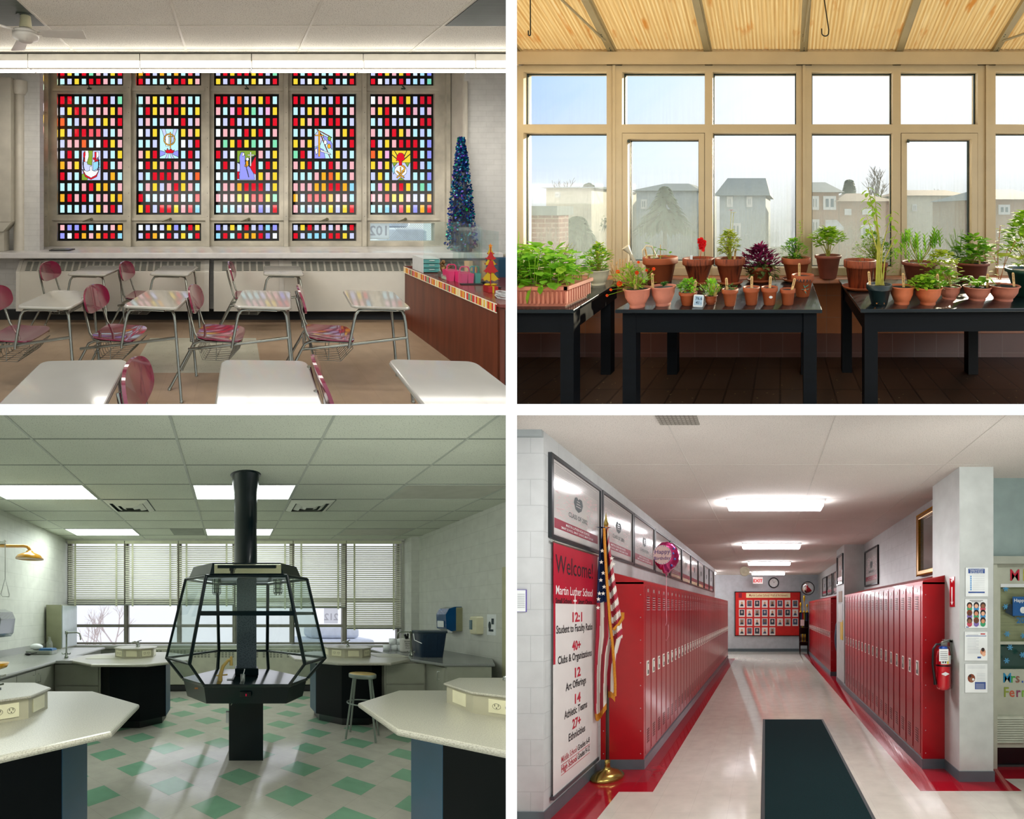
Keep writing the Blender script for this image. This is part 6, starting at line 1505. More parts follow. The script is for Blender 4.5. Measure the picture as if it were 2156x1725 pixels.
# left run
t = R.root('base_cabinet', 'grey base cabinets along the left wall with paired handles', 'cabinet', (-2.75, 4.5, HF))
R.obj('body', G().box(XWL, -2.34, 3.6, 7.5, HF+.1, ZT-.036), cab, t)
for k in range(5):
    y = 3.62+.44*k*1.0
    if y > 5.3: break
    d = R.obj('door', G().box(-2.34, -2.32, y, y+.43, HF+.12, ZT-.06, .004), cab, t); pullx(d, -2.32, y+(.37 if k % 2 == 0 else .06), ZT-.16, 1)
t = R.root('countertop', 'long grey counter along the left wall of the laboratory', 'countertop', (-2.75, 5, ZT))
R.obj('surface', G().slab([(XWL, 3.6), (-2.28, 3.6), (-2.28, 7.55), (XWL, 7.55)], ZT-.036, ZT, .012), cabt, t)
R.obj('surface', G().box(-2.29, -2.0, 5.42, 6.1, ZT-.036, ZT-.001), cabt, t)
R.obj('backsplash', G().box(XWL, XWL+.02, 3.6, 7.55, ZT, ZT+.10), cabt, t)
t = R.root('sink_cabinet', 'grey sink cabinet between the left counter and the back table', 'cabinet', (-2.0, 5.6, HF))
R.obj('body', G().box(-2.33, -1.72, 5.50, 6.1, HF+.1, ZT-.036), cab, t); R.obj('panel', G().box(-2.30, -1.75, 5.485, 5.50, ZT-.33, ZT-.06), cab, t); R.obj('panel', G().box(-2.30, -1.75, 5.485, 5.50, HF+.12, ZT-.35), cab, t)
R.obj('basin_rim', G().slab(rpoly(-1.98, -1.5, 5.62, 6.1, .05), ZT, ZT+.004), pm('basin', '#b8b7a4', .4), t)
def sink_tap(x, y, label, s):
    t = R.root('sink_tap', label, 'tap', (x, y, ZT)); ch = pm('tap_chrome', '#8d9488', .25, .9)
    R.obj('post', G().lathe([(.028, 0), (.03, .02), (.018, .03), (.018, .07), (.012, .08), (.011, .33), (.02, .33), (.02, .37), (0, .38)], (x, y, ZT), 14), ch, t)
    R.obj('spout', G().tube([(x, y, ZT+.35), (x+s*.14, y, ZT+.355), (x+s*.18, y, ZT+.34), (x+s*.195, y, ZT+.29), (x+s*.195, y, ZT+.25)], .010, 8), ch, t)
    for q in (-1, 1): R.obj('handle', G().tube([(x, y, ZT+.06), (x+q*.05, y-.01, ZT+.055), (x+q*.06, y-.01, ZT+.075)], .008, 6), ch, t)
sink_tap(R.X(140, 5.75), 5.75, 'tall laboratory tap at the left sink', 1)
sink_tap(R.X(865, 6.0), 6.0, 'tall laboratory tap at the right sink by the blue bin', -1)
# right run
t = R.root('base_cabinet', 'grey base cabinet at the right wall under the blue bin', 'cabinet', (3.0, 5.6, HF))
R.obj('body', G().box(2.69, 3.24, 5.13, 7.4, HF+.1, ZT-.036), cab, t); d = R.obj('door', G().box(2.668, 2.69, 5.16, 5.75, HF+.12, ZT-.06, .004), cab, t); pullx(d, 2.668, 5.26, ZT-.17, -1)
R.obj('front_panel', G().box(2.69, 3.24, 5.115, 5.13, HF+.1, ZT-.04), cab, t)
t = R.root('countertop', 'dark grey counter at the right wall carrying the blue bin', 'countertop', (3.1, 5.9, ZT))
R.obj('surface', G().slab([(2.64, 5.08), (3.26, 5.08), (XWR, 5.7), (XWR, 7.55), (2.45, 7.55), (2.42, 6.2), (2.45, 5.62)], ZT-.036, ZT, .012), speckled('counter_dark', '#7d807c', '#6d706c', 160, .52, .2, .02), t)
t = R.root('sink_cabinet', 'grey sink cabinet joining the back right table to the wall counter', 'cabinet', (2.3, 5.8, HF))
R.obj('body', G().box(2.1, 2.66, 5.62, 6.1, HF+.1, ZT-.036), cab, t); R.obj('panel', G().box(2.12, 2.64, 5.605, 5.62, ZT-.33, ZT-.06), cab, t); R.obj('panel', G().box(2.12, 2.64, 5.605, 5.62, HF+.12, ZT-.35), cab, t)
R.obj('basin_rim', G().slab(rpoly(2.1, 2.55, 5.85, 6.3, .05), ZT, ZT+.004), MATS['basin'], t)
# stool
x, y, zs = R.X(763, 4.98), 4.98, R.Z(1419, 4.98); grey = pm('stool_grey', '#7b857c', .4, .4)
t = R.root('lab_stool', 'round wooden topped grey stool at the back right table', 'stool', (x, y, HF))
R.obj('seat', G().lathe([(.0, .004), (.15, .004), (.152, .0)], (x, y, zs), 28), wood('stool_wood', '#8f7a45', '#ab9358', .5, 8, 8), t)
R.obj('seat_rim', G().lathe([(.14, -.045), (.157, -.045), (.16, -.035), (.16, -.005), (.152, .003)], (x, y, zs), 28, cap=False), grey, t)
for k in range(4):
    a = math.radians(20+90*k); R.obj('leg', G().tube([(x+.125*math.cos(a), y+.125*math.sin(a), zs-.03), (x+.24*math.cos(a), y+.24*math.sin(a), HF+.01)], .0125, 8), grey, t)
R.obj('foot_ring', G().tube([(x+.178*math.cos(k*PI/12), y+.178*math.sin(k*PI/12), zs-.35) for k in range(24)], .009, 6, closed=True), grey, t)
# bin
def rbin(x, y):
    t = R.root('storage_bin', 'dark blue lidded plastic bin on the right counter', 'bin', (x, y, ZT)); bl = pm('bin_blue', '#14293c', .3, coat=.2)
    g = G(); a, b = rpoly(-.165, .165, -.13, .13, .05), rpoly(-.20, .20, -.16, .16, .05); h = .34
    g.prism([(x+p[0], y+p[1], ZT) for p in a], [(x+p[0], y+p[1], ZT+h) for p in b])
    for q in (-.08, .08): g.prism([(x+q-.02, y-.135, ZT+.01), (x+q+.02, y-.135, ZT+.01), (x+q+.02, y-.12, ZT+.01), (x+q-.02, y-.12, ZT+.01)], [(x+q-.03, y-.165, ZT+h-.03), (x+q+.03, y-.165, ZT+h-.03), (x+q+.03, y-.15, ZT+h-.03), (x+q-.03, y-.15, ZT+h-.03)])
    R.obj('tub', g, bl, t); R.obj('lid', G().slab([(x+p[0]*1.06, y+p[1]*1.06) for p in b], ZT+h, ZT+h+.035, .008), pm('bin_lid', '#24363f', .4), t)
    R.obj('handle', G().tube([(x-.22, y-.02, ZT+.33), (x-.225, y-.06, ZT+.24), (x-.17, y-.17, ZT+.20)], .006, 6), wp, t)
rbin(R.X(905, 5.9)+.0, 5.95)
for k, (px, h, w, lab) in enumerate(((858, .22, .17, 'white printed paper bag beside the right tap'), (872, .24, .14, 'second white bag half behind the blue bin'))):
    d = 6.6+.1*k; x = R.X(px, d); g = G().slab(rpoly(x-w/2, x+w/2, d, d+.12, .03), ZT, ZT+h, .02); g.m = 1
    if k == 0:
        for q in range(4): g.text(('RUNPR', 'SKITE', 'WEST', 'PLUS')[q], (x, d-.002, ZT+.17-.035*q), (1, 0, 0), (0, 0, 1), .03, bold=.02)
    R.obj('paper_bag', g, [pm('bag_white', '#c9c8bf', .7), pm('bag_ink', '#55564f', .7)], None, lab, 'bag')
g = G(); x = R.X(829, 6.9)
for k in range(5): R.obj('towel_roll', G().lathe([(.02, 0), (.055, 0), (.055, .10), (.02, .10)], (x+((-.12, 0, .10, -.02, .09)[k]), 6.9, ZT+(0, 0, 0, .10, .10)[k]), 18), wp, None, ('white paper roll lowest at the left of the pile', 'white paper roll in the middle of the bottom row', 'white paper roll at the right of the bottom row', 'white paper roll on top at the left', 'white paper roll on top at the right')[k], 'paper roll', 'paper rolls behind the right sink')
R.obj('glove', G().tube([(R.X(850, 6.7), 6.6, ZT+.22), (R.X(846, 6.7), 6.58, ZT+.29)], .02, 6).tube([(R.X(853, 6.7), 6.6, ZT+.22), (R.X(852, 6.7), 6.58, ZT+.30)], .014, 6), BLACK, None, 'black glove draped on the white bag', 'glove')
# wall things, right
def wallR(px, d0=None): return F*XWR/(px-484)
d0, d1 = wallR(995), wallR(940); zt1 = R.Z(1277, 6.4)
t = R.root('towel_dispenser', 'blue and white paper towel dispenser on the right wall', 'dispenser', (XWR, 6.6, R.Z(1330, 6.5))); zl, zh = R.Z(1332, 6.5), R.Z(1278, 6.5)
bl2 = pm('dispenser_blue', '#124a78', .2, coat=.5)
pr = [(XWR, zl+.05), (XWR-.16, zl+.02), (XWR-.24, zl+.06), (XWR-.25, zh-.12), (XWR-.2, zh-.03), (XWR-.1, zh), (XWR, zh)]
R.obj('cover', G().prism([(x, 6.45, z) for x, z in pr], [(x, 6.75, z) for x, z in pr]), bl2, t)
R.obj('back_shell', G().box(XWR-.09, XWR, 6.43, 6.77, zl+.02, zh-.01, .01), pm('shell_olive', '#8d8e6c', .5), t)
R.obj('window', G().prism([(XWR-.256, 6.5, zl+.08), (XWR-.256, 6.7, zl+.08), (XWR-.25, 6.7, zl+.08)], [(XWR-.256, 6.5, zl+.18), (XWR-.256, 6.7, zl+.18), (XWR-.25, 6.7, zl+.18)]), wp, t)
R.obj('paper_sheet', G().box(XWR-.22, XWR-.14, 6.46, 6.462, zl-.0, zl+.2), wp, t)
t = R.root('soap_dispenser', 'ivory soap dispenser beside the blue towel dispenser', 'dispenser', (XWR, 6.0, R.Z(1336, 6.05)))
R.obj('body', G().box(XWR-.10, XWR, 5.9, 6.06, R.Z(1336, 6), R.Z(1298, 6), .02), ivory, t); R.obj('lever', G().box(XWR-.115, XWR-.10, 6.0, 6.05, R.Z(1326, 6), R.Z(1306, 6)), pm('lever_grey', '#6f8a90', .3, .3), t)
g = G().box(XWR-.01, XWR, 5.62, 5.80, R.Z(1338, 5.7), R.Z(1294, 5.7)); g.m = 1; zc3 = R.Z(1318, 5.7)
g.box(XWR-.013, XWR-.01, 5.66, 5.76, zc3-.08, zc3-.05).box(XWR-.013, XWR-.01, 5.65, 5.70, zc3+.02, zc3+.10).ell((XWR-.012, 5.74, zc3+.0), .002, .03, .06, 8, 6)
R.obj('hand_wash_notice', g, [wp, pm('notice_ink', '#2e3c3e', .6)], None, 'white hand washing notice next to the door frame', 'poster')
struct(R, 'door_1', G().box(XWR-.05, XWR, 5.05, 5.42, HF, R.Z(1195, 5.42)), pm('door_frame_tan', '#b3b38c', .45), 'tan door frame at the right edge of the laboratory')
struct(R, 'trim_5', G().box(XWR-.054, XWR-.049, 5.1, 5.3, HF, R.Z(1205, 5.3)), pm('door_recess', '#3c4c40', .5))
# wall things, left
t = R.root('towel_dispenser', 'smoky grey paper towel dispenser on the left wall', 'dispenser', (XWL, 5.4, R.Z(1342, 5.5))); zl, zh = R.Z(1342, 5.5), R.Z(1283, 5.5)
pr = [(XWL, zl+.03), (XWL+.2, zl), (XWL+.235, zl+.05), (XWL+.26, zh-.13), (XWL+.22, zh-.04), (XWL+.12, zh), (XWL, zh)]
R.obj('cover', G().prism([(x, 5.36, z) for x, z in pr], [(x, 5.72, z) for x, z in pr]), pm('smoke_grey', '#55605f', .25, .2, coat=.4), t)
pr2 = [(x+.002 if x > XWL+.1 else x, z) for x, z in pr]
R.obj('black_front', G().box(XWL+.02, XWL+.13, 5.345, 5.37, zl+.03, zh-.01, .01), pm('smoke_black', '#121d1e', .15, coat=.5), t)
R.obj('back_shell', G().box(XWL, XWL+.06, 5.34, 5.74, zl+.0, zh-.0, .01), MATS['shell_olive'], t)
t = R.root('tall_cabinet', 'tall pale metal cabinet standing on the left counter by the windows', 'cabinet', (-3.07, 7.5, ZT))
R.obj('body', G().box(-3.2, -2.94, 7.2, 7.92, ZT, .15), pm('cabinet_olive', '#a0a283', .4), t); R.obj('side_door', G().box(-2.94, -2.925, 7.22, 7.9, ZT+.02, .14), pm('cabinet_pale', '#b9c4c4', .35), t)
yel = pm('safety_yellow', '#c9900c', .3, coat=.4)
t = R.root('safety_shower', 'yellow safety shower arm and head with a pull chain, upper left', 'shower', (-2.6, 4.6, R.Z(1150, 4.6))); zz = R.Z(1150, 4.6); xh = R.X(62, 4.6)
R.obj('arm', G().tube([(XWL, 4.6, zz), (xh-.06, 4.6, zz), (xh-.02, 4.6, zz-.01), (xh, 4.6, zz-.04), (xh+.005, 4.6, zz-.07)], .018, 10), yel, t)
R.obj('head', G().lathe([(.03, .095), (.045, .075), (.12, .045), (.142, .015), (.143, 0), (.135, .006), (0, .01)], (xh+.003, 4.6, R.Z(1178, 4.6)), 28), yel, t)
R.obj('valve', G().box(XWL, R.X(12, 4.6), 4.58, 4.62, zz+.02, zz+.05).tube([(R.X(2, 4.6), 4.6, zz+.02), (R.X(12, 4.6), 4.6, zz+.06)], .014, 6), STEEL, t)
xc = R.X(11, 4.55); R.obj('pull_rod', G().tube([(xc, 4.55, zz+.03), (xc, 4.55, R.Z(1217, 4.55))], .005, 6).tube([(xc, 4.55, R.Z(1217, 4.55)), (R.X(2, 4.55), 4.55, R.Z(1251, 4.55)), (R.X(5, 4.55), 4.55, R.Z(1256, 4.55)), (R.X(19, 4.55), 4.55, R.Z(1257, 4.55)), (R.X(19.5, 4.55), 4.55, R.Z(1252, 4.55))], .005, 6, closed=True), STEEL, t)
t = R.root('eyewash_station', 'yellow eyewash bowl over the tap at the left edge', 'eyewash', (R.X(3, 3.8), 3.8, ZT-.0))
R.obj('bowl', G().lathe([(.02, 0), (.08, .02), (.10, .06), (.095, .06), (0, .04)], (R.X(-8, 3.5), 3.5, R.Z(1411, 3.5)), 24), yel, t); R.obj('pipe', G().tube([(R.X(-8, 3.5), 3.5, ZT), (R.X(-8, 3.5), 3.5, R.Z(1411, 3.5))], .014, 8), STEEL, t)
# small things on the left counter
x, y = R.X(85, 6.3), 6.3
R.obj('dish_tub', G().slab(rpoly(x-.18, x+.22, y-.12, y+.12, .04), ZT, ZT+.06, .01), pm('tub_grey', '#8f958a', .4), None, 'grey tub on the left counter', 'tub')
R.obj('book', G().box(x+.02, x+.22, y-.1, y+.08, ZT+.061, ZT+.078).box(x+.03, x+.21, y-.09, y+.07, ZT+.079, ZT+.09), pm('book_blue', '#3a6f9c', .5), None, 'blue books lying on the grey tub', 'books')
R.obj('paper_roll', G().ell((x-.06, y, ZT+.11), .10, .06, .05), wp, None, 'white rolled towel lying on the grey tub', 'towel')
R.obj('sponge_brush', G().ell((R.X(66, 6.2), 6.1, ZT+.02), .05, .03, .02).tube([(R.X(70, 6.2), 6.1, ZT+.02), (R.X(78, 6.1), 6.1, ZT+.04)], .008, 6), BLACK, None, 'black brush in front of the grey tub', 'brush')
R.obj('glass_jug', G().lathe([(.05, 0), (.055, .02), (.05, .12), (.02, .17), (.02, .21), (.03, .22)], (R.X(107, 7.1), 7.05, ZT), 18), glassy('jug_glass', '#d9e0c8', .3, .12), None, 'glass jug before the tall cabinet', 'jug')
# ================================================================== LOCKER HALLWAY
R = HL; HF = -1.65; HC = 1.37
XW = -1.70; XR_ = 2.08; XLK = -1.257; XRK = 1.636; DN = 4.27; DE = 16.3
hblock = tiles('hall_block', '#b9bcbb', '#a3a6a6', .40, .2, .004, .45, var=.03, bump=.3)
hboard = speckled('perforated_board', '#d6d0c8', '#aca69e', 150, .60, .85)
cream_t = tiles('cream_vinyl_tile', '#c9c5b8', '#aeaa9e', .305, .305, .0012, .09, offset=0, var=.02, bump=.22, waxy=.5, speck=(34, .74, '#b5b1a3'))
red_t = tiles('red_vinyl_tile', '#9c1424', '#7a0f1c', .305, .305, .001, .09, offset=0, var=.05, bump=.2, waxy=.5)
RD_X0, RD_X1 = -1.016, 1.412; dn = 3.74
def fl(x0, x1, y0, y1): return (x0, x1, y0, y1)
reds = [(XW, -1.325, 1.0, dn), (XW, RD_X0, dn, 13.94), (RD_X1, 2.336, 3.757, 4.03), (RD_X1, 4.0, 4.03, 4.6), (RD_X1, XR_, 4.6, 15.4)]
g = G()
def rect(x0, x1, y0, y1, m): g.m = m; g.poly([(x0, y0, HF), (x1, y0, HF), (x1, y1, HF), (x0, y1, HF)])
for x0, x1, y0, y1 in reds: rect(x0, x1, y0, y1, 1)
rect(-4, XW, 1.0, 3.17, 0); rect(-1.325, 4.0, 1.0, dn, 0); rect(RD_X0, RD_X1, dn, 13.94, 0); rect(RD_X1, 4.0, dn, 3.757, 0); rect(2.336, 4.0, 3.757, 4.03, 0)
rect(-5, RD_X1, 13.94, DE, 0); rect(RD_X1, XR_, 15.4, DE, 0)
struct(R, 'floor', g, [cream_t, red_t], 'waxed cream tile floor with red borders in the hallway')
struct(R, 'ceiling', G().box(-5, 4.2, 1.2, DE, HC, HC+.03), hboard, 'perforated board ceiling of the hallway')
g = G()
for x in (-.72, .5, 1.7): g.box(x-.004, x+.004, 1.6, DE, HC-.002, HC)
for y in (3.9, 5.1, 6.3, 7.5, 8.7): g.box(XW, XR_, y-.003, y+.003, HC-.0015, HC)
struct(R, 'trim_1', g, pm('ceiling_seam', '#c9c5bd', .8), 'seams of the hallway ceiling boards')
R.obj('ceiling_grille', G().box(-.80, -.48, 2.85, 3.3, HC-.008, HC), tiles('perforated_grille', '#9a968c', '#5d5c55', .03, .03, .007, .6, offset=0), None, 'perforated grille in the ceiling at the top left of the hallway', 'vent') if False else \
R.obj('ceiling_grille', G().box(R.X(1385, 2.98), R.X(1470, 2.98), 2.55, 3.05, HC-.008, HC), tiles('perforated_grille', '#a39e94', '#66645c', .03, .03, .006, .6, offset=0), None, 'perforated grille in the hallway ceiling at the top', 'vent')
struct(R, 'wall_left', G().box(XW-.15, XW, 3.17, 13.95, HF, HC).box(-5, XW-.15, 3.17, 3.32, HF, HC), hblock, 'painted block wall at the left of the hallway')
struct(R, 'wall_right', G().box(XR_, XR_+.15, 4.4, DE, HF, HC), hblock, 'painted block wall at the right of the hallway')
struct(R, 'wall_back', G().box(-5, XR_+.2, DE, DE+.15, HF, HC), pm('hall_end_paint', '#b4b9bd', .5), 'grey end wall of the hallway')
base_m = pm('grey_cove_base', '#59656a', .35)
g = G().box(XW-.002, XW+.008, 3.165, DN, HF, HF+.10).box(-5, XW+.006, 3.16, 3.17, HF, HF+.10)
struct(R, 'baseboard_left', g, base_m); struct(R, 'baseboard_back', G().box(-5, XR_, DE-.012, DE, HF, HF+.11), base_m)
# ceiling beam stub at the left and pier
struct(R, 'trim_2', G().box(-5, XW, 3.14, 3.17, HC-.05, HC), pm('pier_cap', '#9ba3a3', .5), 'cap strip above the left pier')
pier = pm('pier_paint', '#b9beba', .5)
struct(R, 'trim_3', G().box(1.864, 2.19, 3.965, 4.6, HF+.1, HC), pier, 'square pier at the right of the hallway')
struct(R, 'baseboard_right', G().box(1.856, 2.2, 3.957, 4.6, HF, HF+.10), base_m)
struct(R, 'trim_4', G().box(1.66, XR_, 8.68, 9.6, HF, HC), pier, 'painted pilaster between the right locker banks')
struct(R, 'trim_5', G().box(1.66-.01, XR_, 8.67, 9.6, HF, HF+.1), base_m)
# ---- lockers
lk = pm('locker_red', '#a3131c', .36, var=.05, coat=.12); lkd = pm('locker_door_red', '#981520', .30, var=.06, scale=2, coat=.15); vent_m = pm('vent_shadow', '#4a0a12', .5); vl = pm('bright_vent_lip', '#e6d0d0', .4); numm = pm('number_plate', '#b9b2b0', .35, .5)
W_ = .2286; LT = .285; LB0 = HF+.10
def locker(s, y, label, group):
    "s = -1 left bank (doors face +x), +1 right bank (doors face -x)"
    xf = XLK if s < 0 else XRK; k = 1 if s < 0 else -1; xb = xf-k*.42
    t = R.root('locker', label, 'locker', (xf-k*.2, y+W_/2, LB0), group)
    def bx(a, b, y0, y1, z0, z1, g): return g.box(min(xf+k*a, xf+k*b), max(xf+k*a, xf+k*b), y0, y1, z0, z1)
    R.obj('cabinet_body', bx(-.42, -.008, y, y+W_, LB0, LT, G()), lk, t)
    g = bx(-.008, .0, y+.008, y+W_-.008, LB0+.02, LT-.02, G()); bx(0, .004, y+.02, y+W_-.02, LB0+.04, LT-.04, g)
    ym = y+W_/2
    for z0, up in ((.14, True), (-1.27, False)):
        for q in range(6):
            z = z0-.026*q; g.m = 1; bx(.0035, .0050, ym-.042, ym+.042, z-.012, z, g)
            g.m = 2 if up else 0; bx(.004, .010, ym-.042, ym+.042, z-.015, z-.011, g)  # brightness of the upper slits put into the lip colour
    d = R.obj('door', g, [lkd, vent_m, vl], t)
    g = bx(.004, .010, ym-.075+.02, ym-.005+.02, -.70, -.545, G()); g.m = 1; bx(.0095, .0115, ym-.042, ym-.003, -.685, -.56, g); g.m = 0; bx(.010, .020, ym-.03, ym-.017, -.64, -.575, g)
    R.obj('handle', g, [pm('handle_chrome', '#f2efe6', .35, .2), pm('handle_recess', '#3d3a36', .4)], d)
    R.obj('number_plate', bx(.004, .006, ym-.02, ym+.02, .185, .222, G()), numm, d)
    return t
ONES = 'first second third fourth fifth sixth seventh eighth ninth tenth eleventh twelfth thirteenth fourteenth fifteenth sixteenth seventeenth eighteenth nineteenth'.split()
def ordw(n):
    if n < 20: return ONES[n-1]
    t_, o_ = divmod(n, 10); return ({2: 'twentieth', 3: 'thirtieth', 4: 'fortieth'}[t_] if o_ == 0 else {2: 'twenty', 3: 'thirty', 4: 'forty'}[t_]+' '+ONES[o_-1])
def bank(s, y0, n, g_label, group, near, far):
    lk0 = locker(s, y0, near, group)
    for i in range(1, n): dup(lk0, R, (0, W_*i, 0), far if i == n-1 else g_label % ordw(i+1), group)
bank(-1, DN+.04, 42, 'tall red metal locker, %s from the flag along the left wall', 'red lockers along the left wall', 'nearest red locker of the left bank, beside the red end panel', 'farthest red locker at the end of the left bank')
bank(1, DN+.06, 18, 'tall red metal locker, %s from the fire extinguisher on the right', 'red lockers of the front right bank', 'nearest red locker of the right bank, by the fire extinguisher', 'last red locker before the pilaster on the right')
bank(1, 10.34, 22, 'tall red metal locker, %s past the right pilaster', 'red lockers of the far right bank', 'nearest red locker of the far right bank past the pilaster', 'farthest red locker beside the trophy stand')
def endpanel(x0, x1, y, label, xs):
    t = R.root('locker_end_panel', label, 'panel', ((x0+x1)/2, y, LB0), 'plain red end panels of the locker banks')
    R.obj('sheet', G().box(x0, x1, y, y+.04, LB0, LT), lk, t); g = G()
    for xx in xs:
        for q in range(8): z = LB0+.06+q*.235; g.ell((xx, y-.001, z), .006, .004, .006, 6, 4)
    R.obj('rivets', g, numm, t)
endpanel(XW, XLK+.002, DN, 'wide red end panel of the left locker bank behind the flag', (XLK-.03, XW+.03)); endpanel(XRK-.002, 1.92, DN+.02, 'red end panel of the right locker bank by the extinguisher', (XRK+.03,)); endpanel(XRK-.002, 1.80, 10.30, 'red end panel of the far right locker bank', (XRK+.03,))
def hood(s, y0, y1, label):
    xf = XLK if s < 0 else XRK; xw = XW if s < 0 else XR_
    g = G().prism([(xf, y0, LT-.02), (xw, y0, LT-.02), (xw, y0, LT+.13), (xf, y0, LT+.012)], [(xf, y1, LT-.02), (xw, y1, LT-.02), (xw, y1, LT+.13), (xf, y1, LT+.012)])
    struct(R, 'trim_%d' % (10+len([o for o in bpy.data.objects if o.name.startswith('trim_1')])), g, lk, label)
hood(-1, DN, 13.92, 'sloping red top running over the left lockers'); hood(1, DN+.02, 8.5, 'sloping red top over the front right lockers'); hood(1, 10.3, 15.4, 'sloping red top over the far right lockers')
struct(R, 'trim_6', G().box(XW, XLK+.012, DN-.008, 13.95, HF, LB0), base_m, 'grey base under the left lockers'); struct(R, 'trim_7', G().box(XRK-.012, 1.9, DN+.01, 8.68, HF, LB0).box(XRK-.012, XR_, 10.29, 15.45, HF, LB0), base_m, 'grey base under the right lockers')
# ---- lights
hl = emis('hall_tube', '#fdfbff', 30.0); whm = pm('fixture_white', '#d6d6d6', .4)
def hfix(x, y, label, w=.61, z=HC):
    t = R.root('ceiling_light', label, 'light fixture', (x, y, z), 'hallway ceiling lights')
    R.obj('housing', G().box(x-w, x+w, y-.06, y+.20, z-.035, z, .004), whm, t)
    R.obj('tube_cover', G().box(x-w+.01, x+w-.02, y-.07, y+.19, z-.10, z-.035, .015), hl, t)
for (y, lab) in ((5.15, 'nearest fluorescent ceiling light of the hallway'), (8.5, 'second fluorescent ceiling light of the hallway'), (11.7, 'third fluorescent ceiling light of the hallway'), (15.0, 'farthest fluorescent ceiling light of the hallway')): hfix(.13 if y < 10 else .12, y, lab)
hfix(-2.3, 14.7, 'ceiling light in the side passage at the left', .55); hfix(-2.5, 15.7, 'second ceiling light in the side passage', .5)
# ---- framed class posters on the left wall
frm = pm('frame_black', '#131a1c', .3); mat_p = pm('poster_paper', '#c4c0bd', .12, var=.02, coat=.6); maroon = pm('poster_maroon', '#8a2438', .4); pink_scr = pm('poster_scribble', '#c99ca0', .5); logo = pm('logo_grey', '#3c4648', .5)
def classposter(xw_, s, y0, y1, z0, z1, label, year, det=True, group='framed class posters'):
    "s=+1: on the left wall, facing +x"
    t = R.root('framed_poster', label, 'picture', (xw_, (y0+y1)/2, z0), group); e = .03 if det else .022
    def P(u, v, d): return (xw_+s*d, y0+(y1-y0)*u if s > 0 else y1-(y1-y0)*u, z0+(z1-z0)*v)
    def pq(g, u0, u1, v0, v1, d): g.poly([P(u0, v0, d), P(u1, v0, d), P(u1, v1, d), P(u0, v1, d)])
    g = G(); X0, X1 = min(xw_, xw_+s*.03), max(xw_, xw_+s*.03)
    g.box(X0, X1, y0, y0+e, z0, z1).box(X0, X1, y1-e, y1, z0, z1).box(X0, X1, y0+e, y1-e, z0, z0+e).box(X0, X1, y0+e, y1-e, z1-e, z1)
    R.obj('frame', g, frm, t)
    g = G(); pq(g, .02, .98, .02, .98, .012)
    g.m = 1; pq(g, .07, .93, .14, .26, .0128)
    g.m = 3
    for a, b, c, d in ((.07, .93, .92, .925), (.07, .93, .79, .793), (.07, .93, .06, .063), (.07, .073, .06, .92), (.927, .93, .06, .92)): pq(g, a, b, c, d, .0128)
    if det:
        g.m = 3
        for q in range(6): pq(g, .09, .91, .81+.016*q, .813+.016*q, .0128)
        g.m = 2; r2 = random.Random(int(year))
        for q in range(170):
            u, v = r2.uniform(.09, .88), r2.uniform(.30, .76)
            if .38 < u < .62 and .33 < v < .68: continue
            a = r2.uniform(-.5, .5); L = .035; pu = Vector(P(u, v, .0128)); pv = Vector(P(u+L*math.cos(a), v+L*math.sin(a), .0128)); g.add([pu, pv, pv+Vector((0, 0, .004)), pu+Vector((0, 0, .004))], [(0, 1, 2, 3)])
    g.m = 3
    pts = [(.5, .46), (.56, .50), (.59, .58), (.57, .65), (.52, .655), (.50, .63), (.47, .66), (.43, .64), (.41, .57), (.44, .49)]
    g.poly([P(u, v, .0135) for u, v in pts]); g.m = 0
    for k in range(3): pq(g, .45+.01*k, .55-.012*k, .53+.035*k, .54+.035*k, .0142)
    if det:
        ux = (0, s, 0); h = z1-z0; g.m = 3; g.text('CLASS OF '+year, P(.5, .38, .0136), ux, (0, 0, 1), h*.085, bold=.01)
        g.m = 4; g.text('MARTIN LUTHER HIGH SCHOOL', P(.5, .222, .0136), ux, (0, 0, 1), h*.048, bold=.01); g.text('SMART SCHOOL, SMART CHOICE, SMART FUTURE', P(.5, .172, .0136), ux, (0, 0, 1), h*.042, bold=.01)
    R.obj('poster', g, [mat_p, maroon, pink_scr, logo, wp], t)
ords = ('nearest and largest looking', 'second', 'third', 'fourth', 'fifth', 'sixth', 'seventh', 'eighth', 'ninth', 'tenth')
for k in range(10):
    y0 = 3.235+1.022*k
    classposter(XW, 1, y0, y0+1.0, .565, 1.235, 'framed class poster on the left wall, %s from the entrance' % ords[k], str(2002+k), k < 5, 'framed class posters along the left wall')
classposter(XR_, -1, 7.55, 8.55, .47, 1.19, 'framed class poster on the right wall before the pilaster', '2011', True, 'framed class posters on the right side')
classposter(1.66, -1, 8.75, 9.45, .55, 1.20, 'framed poster hanging on the side of the right pilaster', '2012', False, 'framed class posters on the right side')
for k, y0 in enumerate((10.3, 11.5, 12.75, 13.9)): classposter(XR_, -1, y0, y0+1.0, .47, 1.12, 'framed poster on the far right wall, %s past the pilaster' % ('first', 'second', 'third', 'fourth')[k], '2013', False, 'framed class posters on the right side')
